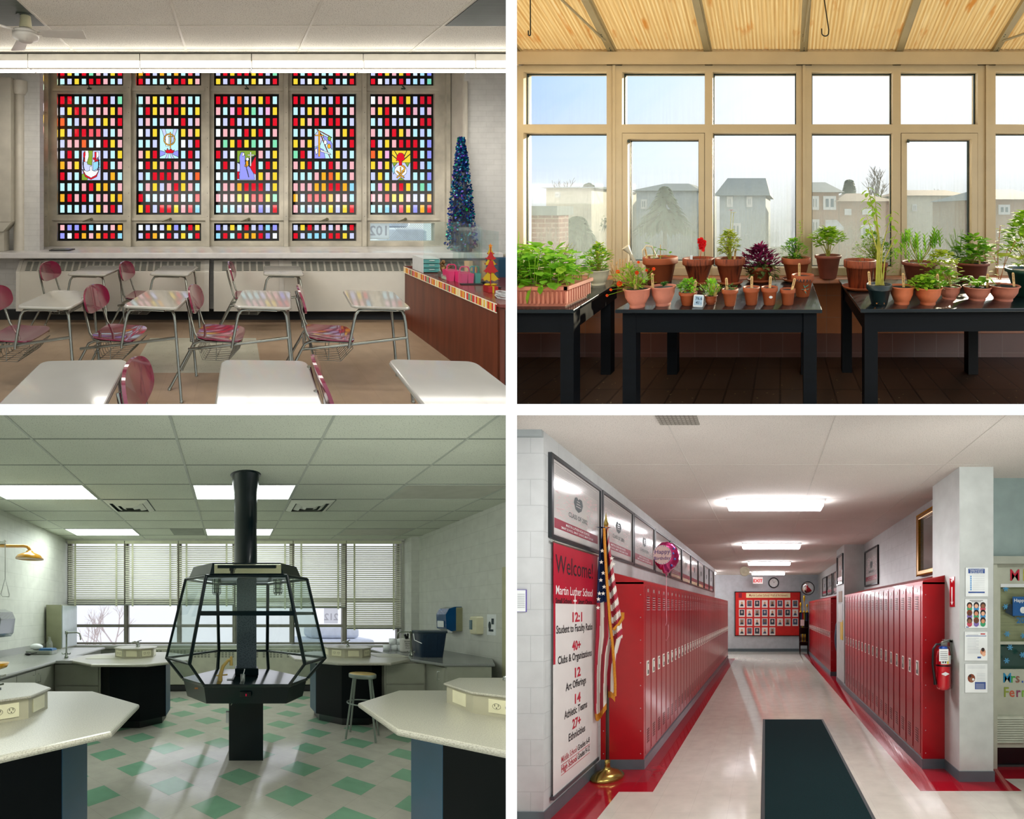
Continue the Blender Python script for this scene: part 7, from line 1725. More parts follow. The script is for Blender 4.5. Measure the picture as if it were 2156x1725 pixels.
# gold framed picture
t = R.root('gold_framed_picture', 'large gilt framed dark picture high on the right wall', 'picture', (XR_, 5.1, .43)); y0, y1, z0, z1 = 4.62, 5.55, .445, 1.26; w = .07
gm = pm('gilt', '#b07d1c', .3, .75, var=.2, scale=60)
g = G().box(XR_-.05, XR_, y0, y0+w, z0, z1, .01).box(XR_-.05, XR_, y1-w, y1, z0, z1, .01).box(XR_-.05, XR_, y0+w, y1-w, z0, z0+w, .01).box(XR_-.05, XR_, y0+w, y1-w, z1-w, z1, .01)
for k in range(60): a = z0+(z1-z0)*k/60; g.ell((XR_-.05, y1-.012, a), .008, .009, .006, 6, 4)
for k in range(60): a = y0+(y1-y0)*k/60; g.ell((XR_-.05, a, z0+.012), .008, .006, .009, 6, 4).ell((XR_-.05, a, z1-.012), .008, .006, .009, 6, 4)
R.obj('frame', g, gm, t); q = NT('dark_picture'); nz = q.noise(3, 5); q.bsdf(q.ramp(nz, [(.35, hexc('#39423f')), (.7, hexc('#7f8a86'))]), .08, 0, .7, coat=.8)
R.obj('picture', G().box(XR_-.02, XR_-.015, y0+w, y1-w, z0+w, z1-w), q.m, t)
# ---- banner
bn = [pm('banner_white', '#d3cecb', .4, var=.02), pm('banner_red', '#a8142e', .35, var=.05), pm('banner_black', '#17191c', .5), pm('banner_text_white', '#e9e4e2', .5), pm('banner_rule', '#b01c34', .5)]
t = R.root('welcome_banner', 'tall red and white Welcome banner on the left wall by the flag', 'banner', (XW, 3.7, -1.5)); bx = XW+.03; b0, b1 = 3.26, 4.12
def bz(py, d=3.27): return R.Z(py, d)
zt, zbm = bz(1143), bz(1676); g = G(); g.m = 1; g.box(bx-.004, bx, b0, b1, bz(1271), zt); g.m = 0; g.box(bx-.004, bx, b0, b1, zbm, bz(1271)); g.m = 1; g.box(bx-.0035, bx+.0005, b0, b0+.03, bz(1400), zt).box(bx-.0035, bx+.0005, b1-.03, b1, bz(1330), zt)
ux = (0, 1, 0); uz = (0, 0, 1); ym = 3.645
def fit(st, y0_, y1_, z, size, m, bold=.015):
    vs, _ = text_geo(st, 'LEFT', bold); w = max(v[0] for v in vs)-min(v[0] for v in vs)
    g.m = m; g.text(st, (bx+.002, y0_, z), ux, uz, size, 'LEFT', bold, sx=(y1_-y0_)/(w*size))
fit('Welcome!', 3.29, 4.00, .36, .215, 2, 0); fit('Martin Luther School', 3.29, 3.99, .155, .105, 3, .025)
fit('Small School.', 3.29, 3.57, .07, .06, 2, .02); fit('Smart Choice.', 3.69, 3.99, .07, .06, 2, .02)
g.m = 3; g.box(bx, bx+.002, ym-.022, ym-.012, -.03, .13).box(bx, bx+.002, ym-.045, ym+.012, .07, .085)
for st, a_, b_, z, m in (('12:1', 3.555, 3.745, -.07, 4), ('Student to Faculty Ratio', 3.30, 3.99, -.165, 2), ('40+', 3.575, 3.74, -.32, 4), ('Clubs & Organizations', 3.325, 3.97, -.415, 2), ('12', 3.60, 3.715, -.56, 4), ('Art Offerings', 3.46, 3.85, -.655, 2), ('14', 3.60, 3.715, -.79, 4), ('Athletic Teams', 3.435, 3.875, -.885, 2), ('27+', 3.575, 3.74, -1.00, 4), ('Ethnicities', 3.505, 3.825, -1.095, 2)):
    fit(st, a_, b_, z, .115 if m == 4 else .092, m, .035 if m == 4 else .02)
fit('Middle School', 3.38, 3.655, -1.235, .075, 4, .02); fit('High School', 3.38, 3.655, -1.315, .075, 4, .02); fit('Grades 6-8', 3.675, 3.925, -1.235, .072, 2, .015); fit('Grades 9-12', 3.675, 3.925, -1.315, .072, 2, .015)
g.m = 4; g.box(bx, bx+.002, 3.38, 3.93, -1.28, -1.276).box(bx, bx+.002, 3.38, 3.93, -1.36, -1.356)
R.obj('banner_sheet', g, bn, t)
R.obj('top_rail', G().tube([(bx, b0-.03, zt+.01), (bx, b1+.02, zt+.01)], .012, 8), STEEL, t); R.obj('bottom_rail', G().box(bx-.02, bx+.01, b0-.01, b1+.01, zbm-.03, zbm), pm('rail_dark', '#4f5a5e', .4, .4), t)
# notice at the far left pier
g = G().box(R.X(1086, 3.16), R.X(1107, 3.16), 3.155, 3.165, R.Z(1288, 3.16), R.Z(1243, 3.16)); g.m = 1
g.box(R.X(1086, 3.16), R.X(1108.3, 3.16), 3.158, 3.166, R.Z(1289, 3.16), R.Z(1242, 3.16)); g.m = 2
for q in range(8): g.box(R.X(1089, 3.15), R.X(1104, 3.15), 3.1535, 3.155, R.Z(1252+q*4, 3.15), R.Z(1251+q*4, 3.15))
R.obj('wall_notice', g, [wp, pm('violet_edge', '#5a4a9c', .5), pm('print_grey', '#8a8c90', .6)], None, 'white certificate with a violet edge on the left pier', 'poster')
# ---- flag
fx, fy = R.X(1279, 4.06), 4.06
t = R.root('flag', 'furled american flag on a floor pole with a brass base', 'flag', (fx, fy, HF)); brs = pm('brass', '#a8904c', .22, .9); pole = pm('pole_dark', '#2a2018', .3)
R.obj('base', G().lathe([(.155, 0), (.158, .015), (.145, .03), (.12, .05), (.10, .062), (.05, .08), (.03, .10), (.026, .12), (.026, .17), (.018, .175), (.018, .18)], (fx, fy, HF), 36), brs, t)
ztop = R.Z(1128, fy)
R.obj('pole', G().tube([(fx, fy, HF+.17), (fx, fy, ztop)], .0165, 12), pole, t)
R.obj('finial', G().lathe([(.016, -.17), (.018, -.16), (.013, -.14), (.02, -.12), (.013, -.10), (.017, -.08), (.012, -.06), (.024, .0), (.016, .03), (0, .12)], (R.X(1276, fy), fy, R.Z(1104, fy)), 16), brs, t)
def U(px, py): return R.X(px, fy), R.Z(py, fy)
# folds: left blue field edge, striped body; each column of the sheet hangs in a pleat
FR = random.Random(3)
def foldy(s): return fy-.06-.035*math.sin(s*2*PI*2.6+.5)
rows = [1112, 1125, 1150, 1180, 1210, 1240, 1270, 1300, 1340, 1380, 1420, 1460, 1495, 1520]
Lx = [1270, 1268, 1263, 1260, 1258, 1257, 1256, 1255, 1254, 1252, 1251, 1251, 1251, 1254]
Rx = [1279, 1281, 1284, 1289, 1293, 1298, 1303, 1308, 1311, 1300, 1296, 1295, 1295, 1288]
nU = 48
def fp(u, py):
    for i in range(len(rows)-1):
        if rows[i] <= py <= rows[i+1]: f = (py-rows[i])/(rows[i+1]-rows[i]); a = Lx[i]+(Lx[i+1]-Lx[i])*f; b = Rx[i]+(Rx[i+1]-Rx[i])*f; break
    else: a, b = Lx[-1], Rx[-1]
    px = a+(b-a)*u; yy = foldy(u)-.02*math.sin(py*.02); return (R.X(px, yy), yy, R.Z(py, yy))
fm_ = [pm('flag_blue', '#122a55', .7), pm('flag_red', '#9c1830', .6), pm('flag_white', '#d8d2c8', .7), pm('flag_fringe', '#c07a10', .6, var=.2, scale=90)]
def flagcol(u, py):
    ub = .60 if py < 1220 else .60-.1*(py-1220)/100
    if u < ub and py < 1268: return 0
    # stripes lie along the hanging cloth, slanted on the right fold, near vertical on the left
    if u > .52 and py < 1345: k = int((py-1190-(u-.5)*-46)/13.0)
    else: k = int((u*6.2+(py-1300)*.0016))
    return 1 if k % 2 == 0 else 2
g = G(); N2 = 110; vs = []; 
def hem(u): return 1505+14*math.sin(u*5+1)-(22 if u > .62 else 0) if True else 0
for j in range(N2+1):
    for i in range(nU+1):
        u = i/nU; top = 1110; bot = hem(u); py = top+(bot-top)*j/N2; vs.append(fp(u, py))
for j in range(N2):
    for i in range(nU):
        u = (i+.5)/nU; py = 1110+(hem(u)-1110)*(j+.5)/N2; g.m = flagcol(u, py)
        if py > hem(u)-14: g.m = 3
        a = j*(nU+1)+i; g.add([vs[a], vs[a+nU+1], vs[a+nU+2], vs[a+1]], [(0, 1, 2, 3)], True)
cl = R.obj('cloth', g, fm_, t)
g = G()
for i, (px, py) in enumerate(((1268, 1160), (1266, 1184), (1270, 1207), (1265, 1222), (1272, 1236), (1262, 1250), (1270, 1250), (1260, 1262), (1259, 1280), (1288, 1176), (1292, 1188))):
    r = .022; yy = fy-.118; x, z = R.X(px, yy), R.Z(py, yy)
    R.obj('star', G().poly([(x+(r if q % 2 == 0 else r*.42)*math.sin(q*PI/5), yy, z+(r if q % 2 == 0 else r*.42)*math.cos(q*PI/5)) for q in range(10)]), fm_[2], cl)
P = [(*U(1272, 1110), fy-.12)]; pts = [(1272, 1112), (1273, 1140), (1275, 1180), (1278, 1230), (1282, 1280), (1284, 1310), (1289, 1350), (1293, 1400), (1295, 1440), (1295, 1466)]
R.obj('fringe', G().tube([R.at(a, b, fy-.115) for a, b in pts], [.012]+[.014]*9, 6), fm_[3], cl)
g = G(); pts = [(1311, 1290), (1311, 1302), (1302, 1315), (1292, 1326)]; R.obj('fringe', g.tube([R.at(a, b, fy-.10) for a, b in pts], .016, 6), fm_[3], cl)
R.obj('tassel_cap', G().tube([(U(1276, 1108)[0], fy, U(1276, 1108)[1]), (U(1276, 1128)[0], fy, U(1276, 1128)[1])], [.022, .024], 8), fm_[3], t)
# ---- balloon
bxx, byy, bzz = R.X(1403, 5.2), 5.2, R.Z(1172, 5.2)
t = R.root('foil_balloon', 'pink foil Happy Birthday balloon floating over the left lockers', 'balloon', (bxx, byy, bzz)); foil = pm('pink_foil', '#c23a78', .16, .7, var=.25, scale=14)
def bf(u, v):
    a = 2*PI*u; r = .165*(1+.015*math.sin(a*14)); rr = math.sin(PI*v); tz = -.03 if -.3 < (a-1.5*PI) < .3 else 0
    return (bxx+r*rr*math.cos(a)*.97, byy-.085*math.cos(PI*v)*(1), bzz+r*rr*1.12*math.sin(a)+tz*rr)
R.obj('envelope', G().grid(bf, 56, 16), foil, t)
g = G(); g.poly([(bxx-.03+.115*math.cos(k*PI/12), byy-.0885, bzz+.01+.12*math.sin(k*PI/12)) for k in range(24)]); R.obj('face_disc', g, pm('balloon_disc', '#c9a9a4', .3), t)
g = G().text('Happy', (bxx-.03, byy-.0905, bzz+.045), (1, 0, .05), (0, 0, 1), .075, bold=.01).text('Birthday', (bxx-.03, byy-.0905, bzz-.035), (1, 0, .05), (0, 0, 1), .06, bold=.01); R.obj('lettering', g, pm('balloon_ink', '#4b2c66', .4), t)
g = G()
for k in range(22): a = k*PI/11; r = .105; g.ell((bxx-.03+r*math.cos(a), byy-.089, bzz+.01+r*1.05*math.sin(a)), .005, .003, .005, 6, 4)
for a, b in ((.10, .03), (.12, -.04), (.08, -.12), (.11, .09)): g.ell((bxx+a, byy-.06, bzz+b), .014, .01, .014, 8, 6)
R.obj('dots', g, pm('balloon_blue', '#3a5aa0', .3), t)
R.obj('neck', G().lathe([(.012, -.24), (.006, -.215), (.03, -.17)], (bxx, byy, bzz), 12), foil, t)
sp = [(bxx, byy, bzz-.22), (bxx, byy, bzz-.6), (bxx+.004, byy, bzz-.83), (bxx-.04, byy, bzz-.95), (bxx-.03, byy, bzz-1.02), (bxx+.0, byy, bzz-1.06), (bxx+.03, byy, bzz-1.0), (bxx+.025, byy, bzz-.86)]
R.obj('ribbon', G().tube(sp, .0035, 5), pm('ribbon_pink', '#d9a0ac', .5), t)
# ---- end wall things
d = DE-.03
def E(px, py, dd=d): return R.X(px, dd), R.Z(py, dd)
t = R.root('photo_board', 'red Wall of Achievers board with rows of portraits on the end wall', 'notice board', (.1, DE, R.Z(1340, DE))); x0, z1 = E(1547, 1246); x1, z0 = E(1686, 1340)
R.obj('frame', G().box(x0, x1, DE-.04, DE, z0, z0+.03).box(x0, x1, DE-.04, DE, z1-.03, z1).box(x0, x0+.03, DE-.04, DE, z0, z1).box(x1-.03, x1, DE-.04, DE, z0, z1), frm, t)
R.obj('felt', G().box(x0+.03, x1-.03, DE-.02, DE, z0+.03, z1-.03), pm('board_red', '#d22620', .7), t)
a, b = E(1571, 1259); c, e = E(1664, 1249); g = G().box(a, c, DE-.026, DE-.02, b, e); g.m = 1; g.text('Martin Luther School Wall of Achievers', ((a+c)/2, DE-.028, (b+e)/2), (1, 0, 0), (0, 0, 1), .13, bold=.008, sx=.72); R.obj('title_strip', g, [pm('strip_yellow', '#efe2b0', .6), pm('title_red', '#b02418', .6)], t)
a, b = E(1555, 1259); c, e = E(1562, 1249); R.obj('crest', G().box(a, c, DE-.026, DE-.02, b, e), maroon, t)
cardm = pm('card_white', '#e8e4dc', .5); tones = [pm('suit_%d' % k, c, .7) for k, c in enumerate(('#2c3440', '#5c6470', '#8a7058', '#40506c', '#a8a098', '#6c4a40'))]; skin = [pm('portrait_skin_%d' % k, c, .7) for k, c in enumerate(('#c79a7c', '#8a6248', '#b7aea6'))]
for r_ in range(4):
    for q in range(8):
        if r_ == 3 and q > 4: continue
        px, py = 1562.0+16.05*q, 1272+19.2*r_
        x, z = E(px, py); w, h = .115, .15; g = G().box(x-w, x+w, DE-.03, DE-.02, z-h, z+h); g.m = 1; k = (r_*8+q)
        g.poly([(x-w*.75, DE-.031, z-h*.62), (x+w*.75, DE-.031, z-h*.62), (x+w*.75, DE-.031, z+h*.85), (x-w*.75, DE-.031, z+h*.85)]); g.m = 2
        g.poly([(x-w*.6, DE-.032, z-h*.62), (x+w*.6, DE-.032, z-h*.62), (x+w*.35, DE-.032, z-h*.05), (x-w*.35, DE-.032, z-h*.05)]); g.m = 3
        g.poly([(x+.042*math.cos(a*PI/5), DE-.033, z+h*.25+.055*math.sin(a*PI/5)) for a in range(10)])
        R.obj('portrait', g, [cardm, tones[(k*5+2) % 6] if k % 3 else cardm, tones[(k*3) % 6], skin[k % 3]], t)
x, z = E(1596, 1224); t = R.root('exit_sign', 'red lettered EXIT sign hanging before the end wall', 'sign', (x, 15.9, z-.1)); 
g = G().box(x-.19, x+.19, 15.88, 15.94, z-.13, z+.13, .01); g.m = 1; g.text('EXIT', (x, 15.876, z-.02), (1, 0, 0), (0, 0, 1), .17, bold=.03)
R.obj('panel', g, [pm('exit_face', '#e8dcd8', .5), emis('exit_red', '#e03030', 1.0)], t); R.obj('bracket', G().tube([(x-.17, 15.9, z+.17), (x+.17, 15.9, z+.17)], .012, 6).tube([(x, 15.9, z+.13), (x, 15.9, z+.3)], .01, 6), STEEL, t)
x, z = E(1629, 1227.5); t = R.root('wall_clock', 'round white wall clock with a black rim on the end wall', 'clock', (x, DE, z)); M = Matrix.Translation((x, DE-.01, z)) @ Matrix.Rotation(PI/2, 4, 'X')
R.obj('rim', G(M).lathe([(.17, 0), (.21, 0), (.21, .03), (.19, .045), (.17, .03)], (0, 0, 0), 32, cap=False), frm, t); R.obj('dial', G(M).lathe([(0, .01), (.18, .01)], (0, 0, 0), 32), wp, t)
g = G(M)
for k in range(12): a = k*PI/6; g.box(-.004+.15*math.sin(a), .004+.15*math.sin(a), .14*math.cos(a)-.012+.01*math.cos(a), .14*math.cos(a)+.012+.01*math.cos(a), .011, .013)
g.tube([(0, 0, .014), (.06, .05, .014)], .005, 4).tube([(0, 0, .016), (-.04, .11, .016)], .004, 4); R.obj('hands', g, frm, t)
x, z = R.X(1568, 13.0), R.Z(1203.5, 13.0); M = Matrix.Translation((x, 13.0, z)) @ Matrix.Rotation(PI/2, 4, 'X')
t = R.root('emergency_bell', 'round cream alarm speaker under the ceiling, left of the exit sign', 'speaker', (x, 13.0, z))
R.obj('horn', G(M).lathe([(.06, -.05), (.14, .0), (.155, .02), (.14, .03), (.10, .01), (.05, .02), (0, .03)], (0, 0, 0), 28), pm('speaker_cream', '#b7b49a', .4), t); R.obj('bracket', G().tube([(x, 13.05, z), (x, 13.08, z+.1), (x, 13.08, HC)], .015, 6), STEEL, t)
x, z = R.X(1701, 15.6), R.Z(1239, 15.6); t = R.root('convex_mirror', 'round convex mirror at the far right corner', 'mirror', (x, 15.6, z))
M = Matrix.Translation((x, 15.6, z)) @ Matrix.Rotation(-.3, 4, 'Z') @ Matrix.Rotation(PI/2+.15, 4, 'X')
R.obj('dome', G(M).lathe([(.245, 0), (.23, .03), (.18, .07), (.10, .10), (0, .112)], (0, 0, 0), 32), pm('mirror_dome', '#d6d6d6', .02, 1.0, var=0), t); R.obj('rim', G(M).lathe([(.235, -.01), (.262, -.01), (.262, .015), (.24, .02)], (0, 0, 0), 32, cap=False), frm, t)
# trophy stand
x0, x1 = R.X(1684, 15.2), R.X(1703, 15.2); t = R.root('trophy_stand', 'dark wooden stand with medals and trophies beside the end board', 'stand', ((x0+x1)/2, 15.3, HF)); dw = pm('dark_walnut', '#1d1512', .4)
z1 = R.Z(1290, 15.2)
g = G()
for xx in (x0, x1-.03): g.box(xx, xx+.03, 15.2, 15.23, HF, z1).box(xx, xx+.03, 15.5, 15.53, HF, z1)
R.obj('post', g, dw, t)
for k, z in enumerate((z1, R.Z(1322, 15.2), R.Z(1352, 15.2))): R.obj('shelf', G().box(x0, x1, 15.2, 15.53, z-.03, z), dw, t)
R.obj('back_board', G().box(x0, x1, 15.5, 15.53, HF+.3, z1), dw, t)
for k in range(7):
    z = R.Z(1322, 15.2) if k < 3 else R.Z(1352, 15.2); xx = x0+.05+.045*(k % 4)+.02
    R.obj('trophy', G().lathe([(.02, 0), (.02, .03), (.008, .05), (.008, .14), (.025, .2), (.02, .28), (0, .29)], (xx, 15.3, z), 8), gold if k % 2 else MATS['trophy_base'], None, 'small trophy on the dark stand, %s' % ('left on the middle shelf', 'centre of the middle shelf', 'right on the middle shelf', 'far right of the bottom shelf', 'left on the bottom shelf', 'second on the bottom shelf', 'third on the bottom shelf')[k], 'trophy', 'trophies on the stand')
for k, (dx, h) in enumerate(((.04, .36), (.17, .62), (.28, .30))): R.obj('trophy', G().lathe([(.035, 0), (.035, .05), (.01, .07), (.012, h*.6), (.04, h*.8), (.03, h), (0, h+.02)], (x0+dx, 15.3, z1), 10), gold, None, ('short gold trophy on top of the dark stand, left', 'tallest gold trophy on top of the dark stand', 'gold trophy on top of the dark stand, right')[k], 'trophy', 'trophies on the stand')
for k in range(5): R.obj('medal', G().box(x0+.04+k*.05, x0+.065+k*.05, 15.18, 15.19, R.Z(1306, 15.2), z1-.02).ell((x0+.052+k*.05, 15.18, R.Z(1307, 15.2)), .02, .006, .02, 8, 6), pm('ribbon_%d' % k, ('#1e5a9c', '#b8262c', '#d8b43a', '#2f7a4a', '#274a86')[k], .5), None, ('blue', 'red', 'gold', 'green', 'navy')[k]+' ribboned medal hanging from the dark stand', 'medal', 'medals on the stand')
g = G().box(x0+.02, x0+.16, 15.17, 15.18, R.Z(1318, 15.2), R.Z(1305, 15.2)); R.obj('photo_card', g, wp, None, 'white photo card leaning on the trophy stand', 'card')
# side door and blue coat past the pilaster, posters on the pilaster
R.obj('hanging_coat', G().ell((1.74, 9.95, -.7), .07, .12, .33).ell((1.74, 9.95, -.42), .05, .09, .12), pm('navy_cloth', '#1c2a40', .8), None, 'dark blue jacket hanging beyond the right pilaster', 'jacket')
g = G().box(1.652, 1.66, 8.85, 9.35, R.Z(1310, 9), R.Z(1272, 9)); R.obj('paper_notice', g, wp, None, 'white notice sheet on the side of the pilaster', 'poster')
g = G().box(1.652, 1.66, 8.8, 9.1, R.Z(1347, 9), R.Z(1306, 9)); R.obj('yellow_sign', g, pm('sign_yellow', '#dcb81c', .5), None, 'narrow yellow sign on the side of the pilaster', 'sign')
g = G().box(1.652, 1.66, 8.9, 9.3, R.Z(1268, 9), R.Z(1245, 9)); R.obj('brown_notice', g, pm('notice_brown', '#9c7a58', .6), None, 'small brown picture above the notice on the pilaster', 'poster')
# mat
g = G().box(-.035, .868, 1.4, 6.19, HF, HF+.010, .003); g.m = 1; g.box(-.003, .838, 1.4, 6.15, HF+.0101, HF+.013)
R.obj('floor_mat', g, [pm('mat_rubber', '#161e1e', .6), speckled('mat_carpet', '#122b2d', '#071517', 220, .5, 1.0, .5)], None, 'dark green carpet mat down the middle of the hallway', 'mat')
# fire extinguisher on the pier side
ex, ey = 1.80, 4.12; zb_ = R.Z(1452, ey)
ex = R.X(1986, ey)
t = R.root('fire_extinguisher', 'red fire extinguisher hanging on the side of the right pier', 'fire extinguisher', (ex, ey, zb_)); exr = pm('extinguisher_red', '#b80f1e', .2, coat=.6)
R.obj('cylinder', G().lathe([(.05, 0), (.066, .01), (.069, .04), (.069, .34), (.06, .38), (.035, .41), (.02, .42), (.02, .44)], (ex, ey, zb_), 28), exr, t)
R.obj('strap', G().lathe([(.0705, .235), (.0705, .25)], (ex, ey, zb_), 28), BLACK, t)
g = G(); lab = [wp, pm('label_yellow', '#e3c81e', .5), BLACK]
def cyl_patch(g, a0, a1, z0, z1, r=.0708):
    n = 8; vs = []
    for k in range(n+1): a = a0+(a1-a0)*k/n; vs += [(ex+r*math.sin(a), ey-r*math.cos(a), zb_+z0), (ex+r*math.sin(a), ey-r*math.cos(a), zb_+z1)]
    g.add(vs, [(2*k, 2*k+2, 2*k+3, 2*k+1) for k in range(n)], True)
cyl_patch(g, -.7, 1.0, .26, .345); g.m = 1; cyl_patch(g, .1, .35, .262, .343, .0712); g.m = 2; cyl_patch(g, -.5, -.35, .27, .30, .0712); cyl_patch(g, -.2, -.05, .27, .30, .0712); R.obj('label', g, lab, t)
g = G().box(ex-.075, ex+.015, ey-.082, ey-.08, zb_+.29, zb_+.41); g.m = 2
for q in range(5): g.box(ex-.065, ex+.005, ey-.0835, ey-.082, zb_+.31+.018*q, zb_+.313+.018*q)
R.obj('inspection_tag', g, lab, t); R.obj('diamond_mark', G().add([(ex-.05, ey-.073, zb_+.165), (ex-.01, ey-.0735, zb_+.145), (ex+.03, ey-.073, zb_+.165), (ex-.01, ey-.0735, zb_+.185)], [(0, 1, 2, 3)]), wp, t)
R.obj('valve', G().box(ex-.03, ex+.03, ey-.02, ey+.02, zb_+.43, zb_+.47, .004).tube([(ex-.02, ey, zb_+.47), (ex+.06, ey-.01, zb_+.50), (ex+.085, ey-.01, zb_+.49)], .008, 6).tube([(ex, ey, zb_+.45), (ex+.06, ey-.01, zb_+.42), (ex+.075, ey-.01, zb_+.36)], .007, 6), STEEL, t)
R.obj('collar', G().lathe([(.04, .405), (.045, .41), (.03, .43)], (ex, ey, zb_), 16), pm('tag_blue', '#1c4a9c', .4), t)
R.obj('hose', G().tube([(ex-.02, ey, zb_+.45), (ex-.07, ey, zb_+.45), (ex-.10, ey, zb_+.40), (ex-.105, ey, zb_+.25), (ex-.085, ey, zb_+.10), (ex-.078, ey, zb_+.05)], [.012, .012, .012, .012, .014, .02], 8), BLACK, t)
R.obj('wall_bracket', G().box(ex, 1.864, ey-.01, ey+.03, zb_+.47, zb_+.50).box(ex+.06, 1.864, ey-.01, ey+.03, zb_+.3, zb_+.5), STEEL, t)
# arrow sign on the pier side
yy0, yy1 = 4.06, 4.16; g = G().box(1.858, 1.864, yy0, yy1, R.Z(1278, 4.1), R.Z(1215, 4.1)); g.m = 1; xs = 1.8575
zt, zb2 = R.Z(1215, 4.1), R.Z(1278, 4.1); ym = (yy0+yy1)/2
g.poly([(xs, ym+.03, zt-.03), (xs, ym-.03, zt-.03), (xs, ym, zt-.06)]).poly([(xs, ym+.012, zt-.10), (xs, ym-.012, zt-.10), (xs, ym-.012, zb2+.05), (xs, ym+.012, zb2+.05)]).poly([(xs, ym+.03, zb2+.05), (xs, ym-.03, zb2+.05), (xs, ym, zb2+.015)])
R.obj('arrow_sign', g, [exr, wp], None, 'narrow red fire extinguisher arrow sign on the pier', 'sign')
# pier posters
navy = pm('poster_navy', '#2a4a8c', .5); sk = [pm('face_%d' % k, c, .6) for k, c in enumerate(('#c98a68', '#d9a88a', '#8a5a40', '#5a3a2c'))]; tint_g = pm('print_line', '#9aa2ac', .6); hairs = [pm('hair_%d' % k, c, .7) for k, c in enumerate(('#2a1c18', '#7a3a20', '#3c2c28', '#1a1618'))]
shirts = [pm('shirt_%d' % k, c, .7) for k, c in enumerate(('#3c9c6c', '#3a8ac0', '#c04a5c', '#7a6ab0'))]
PM = [wp, navy, tint_g, exr]+sk+hairs+shirts+[pm('figure_blue', '#3a86c4', .5)]
def pier_poster(p0, p1, q0, q1, kind, label):
    y = 3.9585; x0, x1, z0, z1 = R.X(p0, y), R.X(p1, y), R.Z(q1, y), R.Z(q0, y); g = G().box(x0, x1, y, y+.003, z0, z1); w, h = x1-x0, z1-z0
    def q(m, u0, u1, v0, v1, k=1): g.m = m; g.poly([(x0+w*u0, y-.0004*k, z0+h*v0), (x0+w*u1, y-.0004*k, z0+h*v0), (x0+w*u1, y-.0004*k, z0+h*v1), (x0+w*u0, y-.0004*k, z0+h*v1)])
    def disc(m, u, v, r, k=2): g.m = m; g.poly([(x0+w*u+r*w*math.cos(a*PI/6), y-.0004*k, z0+h*v+r*w*1.15*math.sin(a*PI/6)) for a in range(12)])
    if kind == 0:
        q(1, .12, .85, .80, .96); q(1, .12, .85, .12, .17)
        g.m = 0; g.text('Protect yourself from', (x0+w*.485, y-.001, z0+h*.925), (1, 0, 0), (0, 0, 1), h*.055, bold=.02); g.text('COVID-19 and stop', (x0+w*.485, y-.001, z0+h*.875), (1, 0, 0), (0, 0, 1), h*.055, bold=.02); g.text('the spread of germs', (x0+w*.485, y-.001, z0+h*.825), (1, 0, 0), (0, 0, 1), h*.055, bold=.02)
        for k in range(8): q(16, .2, .27, .22+.065*k, .26+.065*k); q(2, .32, .84, .235+.065*k, .242+.065*k)
        for k in range(2): q(2, .15, .85, .76-.02*k, .764-.02*k)
    elif kind == 1:
        g.m = 9; g.text('Spreading germs is OK', (x0+w*.5, y-.001, z0+h*.96), (1, 0, 0), (0, 0, 1), h*.04, bold=.02) if False else None
        q(8, .2, .8, .945, .962); q(8, .28, .72, .905, .922)
        for r_ in range(3):
            for c in range(3):
                u, v = .2+.3*c, .76-.26*r_; k = r_*3+c; disc(8+(k*3) % 4, u, v+.03, .125); disc(12+k % 4, u, v-.09, .12, 1); disc(4+(k*5) % 4, u, v, .085, 3)
        q(2, .15, .85, .10, .105); q(2, .15, .85, .08, .085); q(1, .04, .16, .02, .05)
    elif kind == 2:
        q(3, .7, .9, .9, .94); q(1, .05, .95, .84, .86); q(2, .12, .6, .885, .9)
        for k in range(14): q(2, .12, .88 if k < 4 else .62 if k % 3 else .5, .25+.04*k, .257+.04*k)
        disc(4, .80, .30, .12); disc(8, .80, .38, .075, 3); disc(5, .84, .22, .08, 3); q(1, .56, .72, .08, .14)
    else:
        for k in range(4): q(2, .1, .9, .93-.03*k, .935-.03*k)
        disc(9, .28, .50, .17, 1); disc(6, .30, .44, .10, 2); disc(8, .22, .58, .06, 3); disc(0, .36, .46, .05, 4)
        for k in range(7): q(2, .52, .9, .66-.04*k, .666-.04*k)
        q(1, .44, .92, .12, .37)
        for k in range(6): q(0, .48, .86, .15+.03*k, .156+.03*k, 2)
    R.obj('pier_poster', g, PM, None, label, 'poster', 'posters on the right pier')
pier_poster(2033, 2080.5, 1195.5, 1256.5, 0, 'top poster on the pier, blue header about germs')
pier_poster(2032, 2079, 1262, 1323, 1, 'pier poster with nine illustrated faces')
pier_poster(2031, 2079, 1330.5, 1391.5, 2, 'pier text poster with a small arm drawing')
pier_poster(2032, 2079, 1398, 1459, 3, 'lowest pier poster with a masked face photo')
# ---- classroom door beyond the pier
YD = 4.36
def D(px): return R.X(px, YD)
def Dz(py): return R.Z(py, YD)
struct(R, 'wall_front', G().box(2.19, 4.2, YD-.06, YD+.05, Dz(1175), HC), pm('teal_wall_paint', '#8ea09c', .6), 'grey wall over the classroom door')  # teal-grey is the wall's own paint
struct(R, 'trim_8', G().box(2.19, 4.2, YD-.11, YD, Dz(1190), Dz(1174), .004), pm('door_head', '#a5aa9c', .5))
dm = pm('door_putty', '#b4b8a6', .45); t = R.root('door_1', 'putty classroom door with two windows and paper letters', None, (2.6, YD, HF), kind='structure')
x0, x1 = D(2091), D(2091)+1.0; wa, wb = D(2104), x1-.12
g = G().box(x0, wa, YD-.02, YD+.03, HF+.2, Dz(1190)).box(wb, x1, YD-.02, YD+.03, HF+.2, Dz(1190)).box(wa, wb, YD-.02, YD+.03, Dz(1230), Dz(1190)).box(wa, wb, YD-.02, YD+.03, Dz(1357), Dz(1351)).box(wa, wb, YD-.02, YD+.03, HF+.2, Dz(1409))
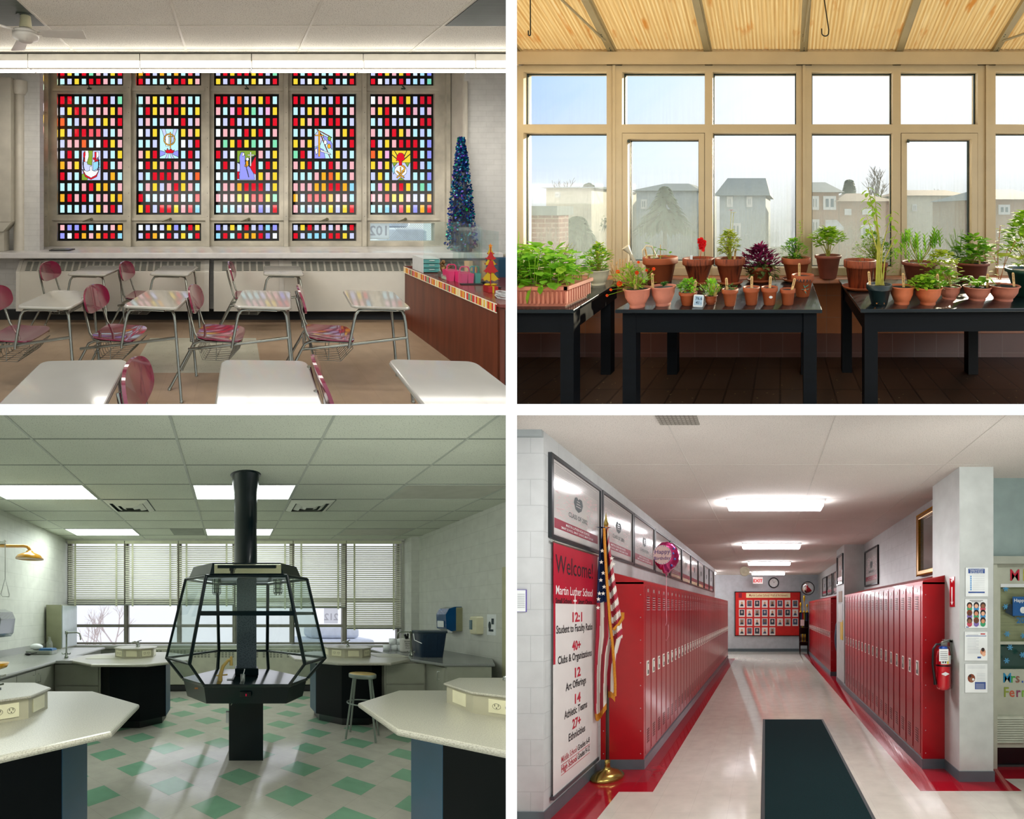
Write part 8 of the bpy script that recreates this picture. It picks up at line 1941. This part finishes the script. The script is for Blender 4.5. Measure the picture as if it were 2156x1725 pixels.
R.obj('leaf', g, dm, t); R.obj('kick_plate', G().box(x0, x1, YD-.022, YD+.03, HF+.02, HF+.2), pm('kick_black', '#0e1214', .4), t)
R.obj('blind', G().box(wa, wb, YD+.02, YD+.024, Dz(1351), Dz(1232)), tiles('green_blind', '#8c9470', '#6a7254', 3, .012, .003, .6, offset=0), t); R.obj('blind_rail', G().box(wa, wb, YD-.025, YD-.02, Dz(1237), Dz(1230)), wp, t)
R.obj('lower_glass', G().box(wa, wb, YD+.01, YD+.014, Dz(1409), Dz(1357)), pm('dark_green_glass', '#22443c', .1, coat=.5), t)
g = G(); g.box(x0, D(2152), YD-.03, YD-.02, Dz(1562), Dz(1506)); R.obj('louvre', g, dm, t)
g = G()
for k in range(11): z = Dz(1559-k*4.9); g.prism([(x0+.01, YD-.045, z-.012), (D(2150), YD-.045, z-.012), (D(2150), YD-.03, z+.006), (x0+.01, YD-.03, z+.006)], [(x0+.01, YD-.043, z-.015), (D(2150), YD-.043, z-.015), (D(2150), YD-.03, z+.001), (x0+.01, YD-.03, z+.001)])
R.obj('louvre_blade', g, dm, t)
def letters(st, px, py, size, cols, step, name='letter', z=0):
    for k, ch in enumerate(st):
        R.obj(name, G().text(ch, (D(px+step[k]), YD-.024, Dz(py)), (1, 0, 0), (0, 0, 1), size*1.08, bold=.012, sx=.85, th=.002), pm('letter_'+cols[k][1:], cols[k], .5), t)
letters('M', 2134, 1213, .16, ['#c4243c'], [0]); letters('F', 2157, 1213, .16, ['#c8cc30'], [0])
letters('Mrs.', 2118, 1428, .135, ['#1d86b0', '#3c9c44', '#8a5a48', '#2a58b0'], [0, 12, 22, 32]); letters('Fern', 2116, 1458, .135, ['#8a9a34', '#c05a3c', '#8a3a5c', '#7cae3c'], [0, 12, 25, 38])
g = G().text('202', (D(2150), YD-.024, Dz(1307)), (1, 0, 0), (0, 0, 1), .085, bold=.03); R.obj('year_letters', g, pm('year_blue', '#2a6a9c', .5), t)
for k, (px, py) in enumerate(((2115, 1240), (2115, 1278), (2118, 1335), (2152, 1339), (2124, 1363), (2150, 1379), (2117, 1391))):
    g = G(); 
    for q in range(3): a = q*PI/3; g.extr([(D(px)+.03*math.cos(a)-.006*math.sin(a), YD-.02, Dz(py)+.03*math.sin(a)+.006*math.cos(a)), (D(px)-.03*math.cos(a)-.006*math.sin(a), YD-.02, Dz(py)-.03*math.sin(a)+.006*math.cos(a)), (D(px)-.03*math.cos(a)+.006*math.sin(a), YD-.02, Dz(py)-.03*math.sin(a)-.006*math.cos(a)), (D(px)+.03*math.cos(a)+.006*math.sin(a), YD-.02, Dz(py)+.03*math.sin(a)-.006*math.cos(a))], (0, -.002-.0008*q, 0))
    R.obj('paper_snowflake', g, pm('snow_blue', '#4a90b8', .6), t)
g = G().box(D(2129), D(2180), YD-.028, YD-.022, Dz(1297), Dz(1257)); g.m = 1; g.text('Happy New', (D(2131), YD-.03, Dz(1265)), (1, 0, 0), (0, 0, 1), .05, 'LEFT', .02); g.ell((D(2150), YD-.029, Dz(1285)), .03, .002, .035, 12, 8)
R.obj('winter_card', g, [pm('card_blue', '#1f5a96', .5), wp], t)
R.obj('winter_mat', G(Matrix.Translation((D(2127), YD-.02, Dz(1285))) @ Matrix.Rotation(.5, 4, 'Y')).box(-.05, .06, -.004, 0, -.05, .05), pm('dark_paper', '#1c2e3c', .6), t)
struct(R, 'wall_front', G().box(x1, 4.2, YD-.02, YD+.1, HF, HC).box(4.15, 4.25, 1.2, YD+.1, HF, HC), pier, 'wall right of the classroom door')
struct(R, 'trim_20', G().box(2.15, 4.2, YD-.03, YD+.3, HF, HF+.022).box(2.0, 4.2, YD+.25, YD+.3, HF, HC), pm('threshold', '#3c4240', .4), 'added threshold and unseen wall blocking light behind the classroom door')  # strip and dark back wall added to stop light leaking past the door
struct(R, 'trim_9', G().box(x0-.04, x0, YD-.08, YD, HF, Dz(1190)), dm)
for o in bpy.data.objects:
    if '_o' in o: del o['_o']
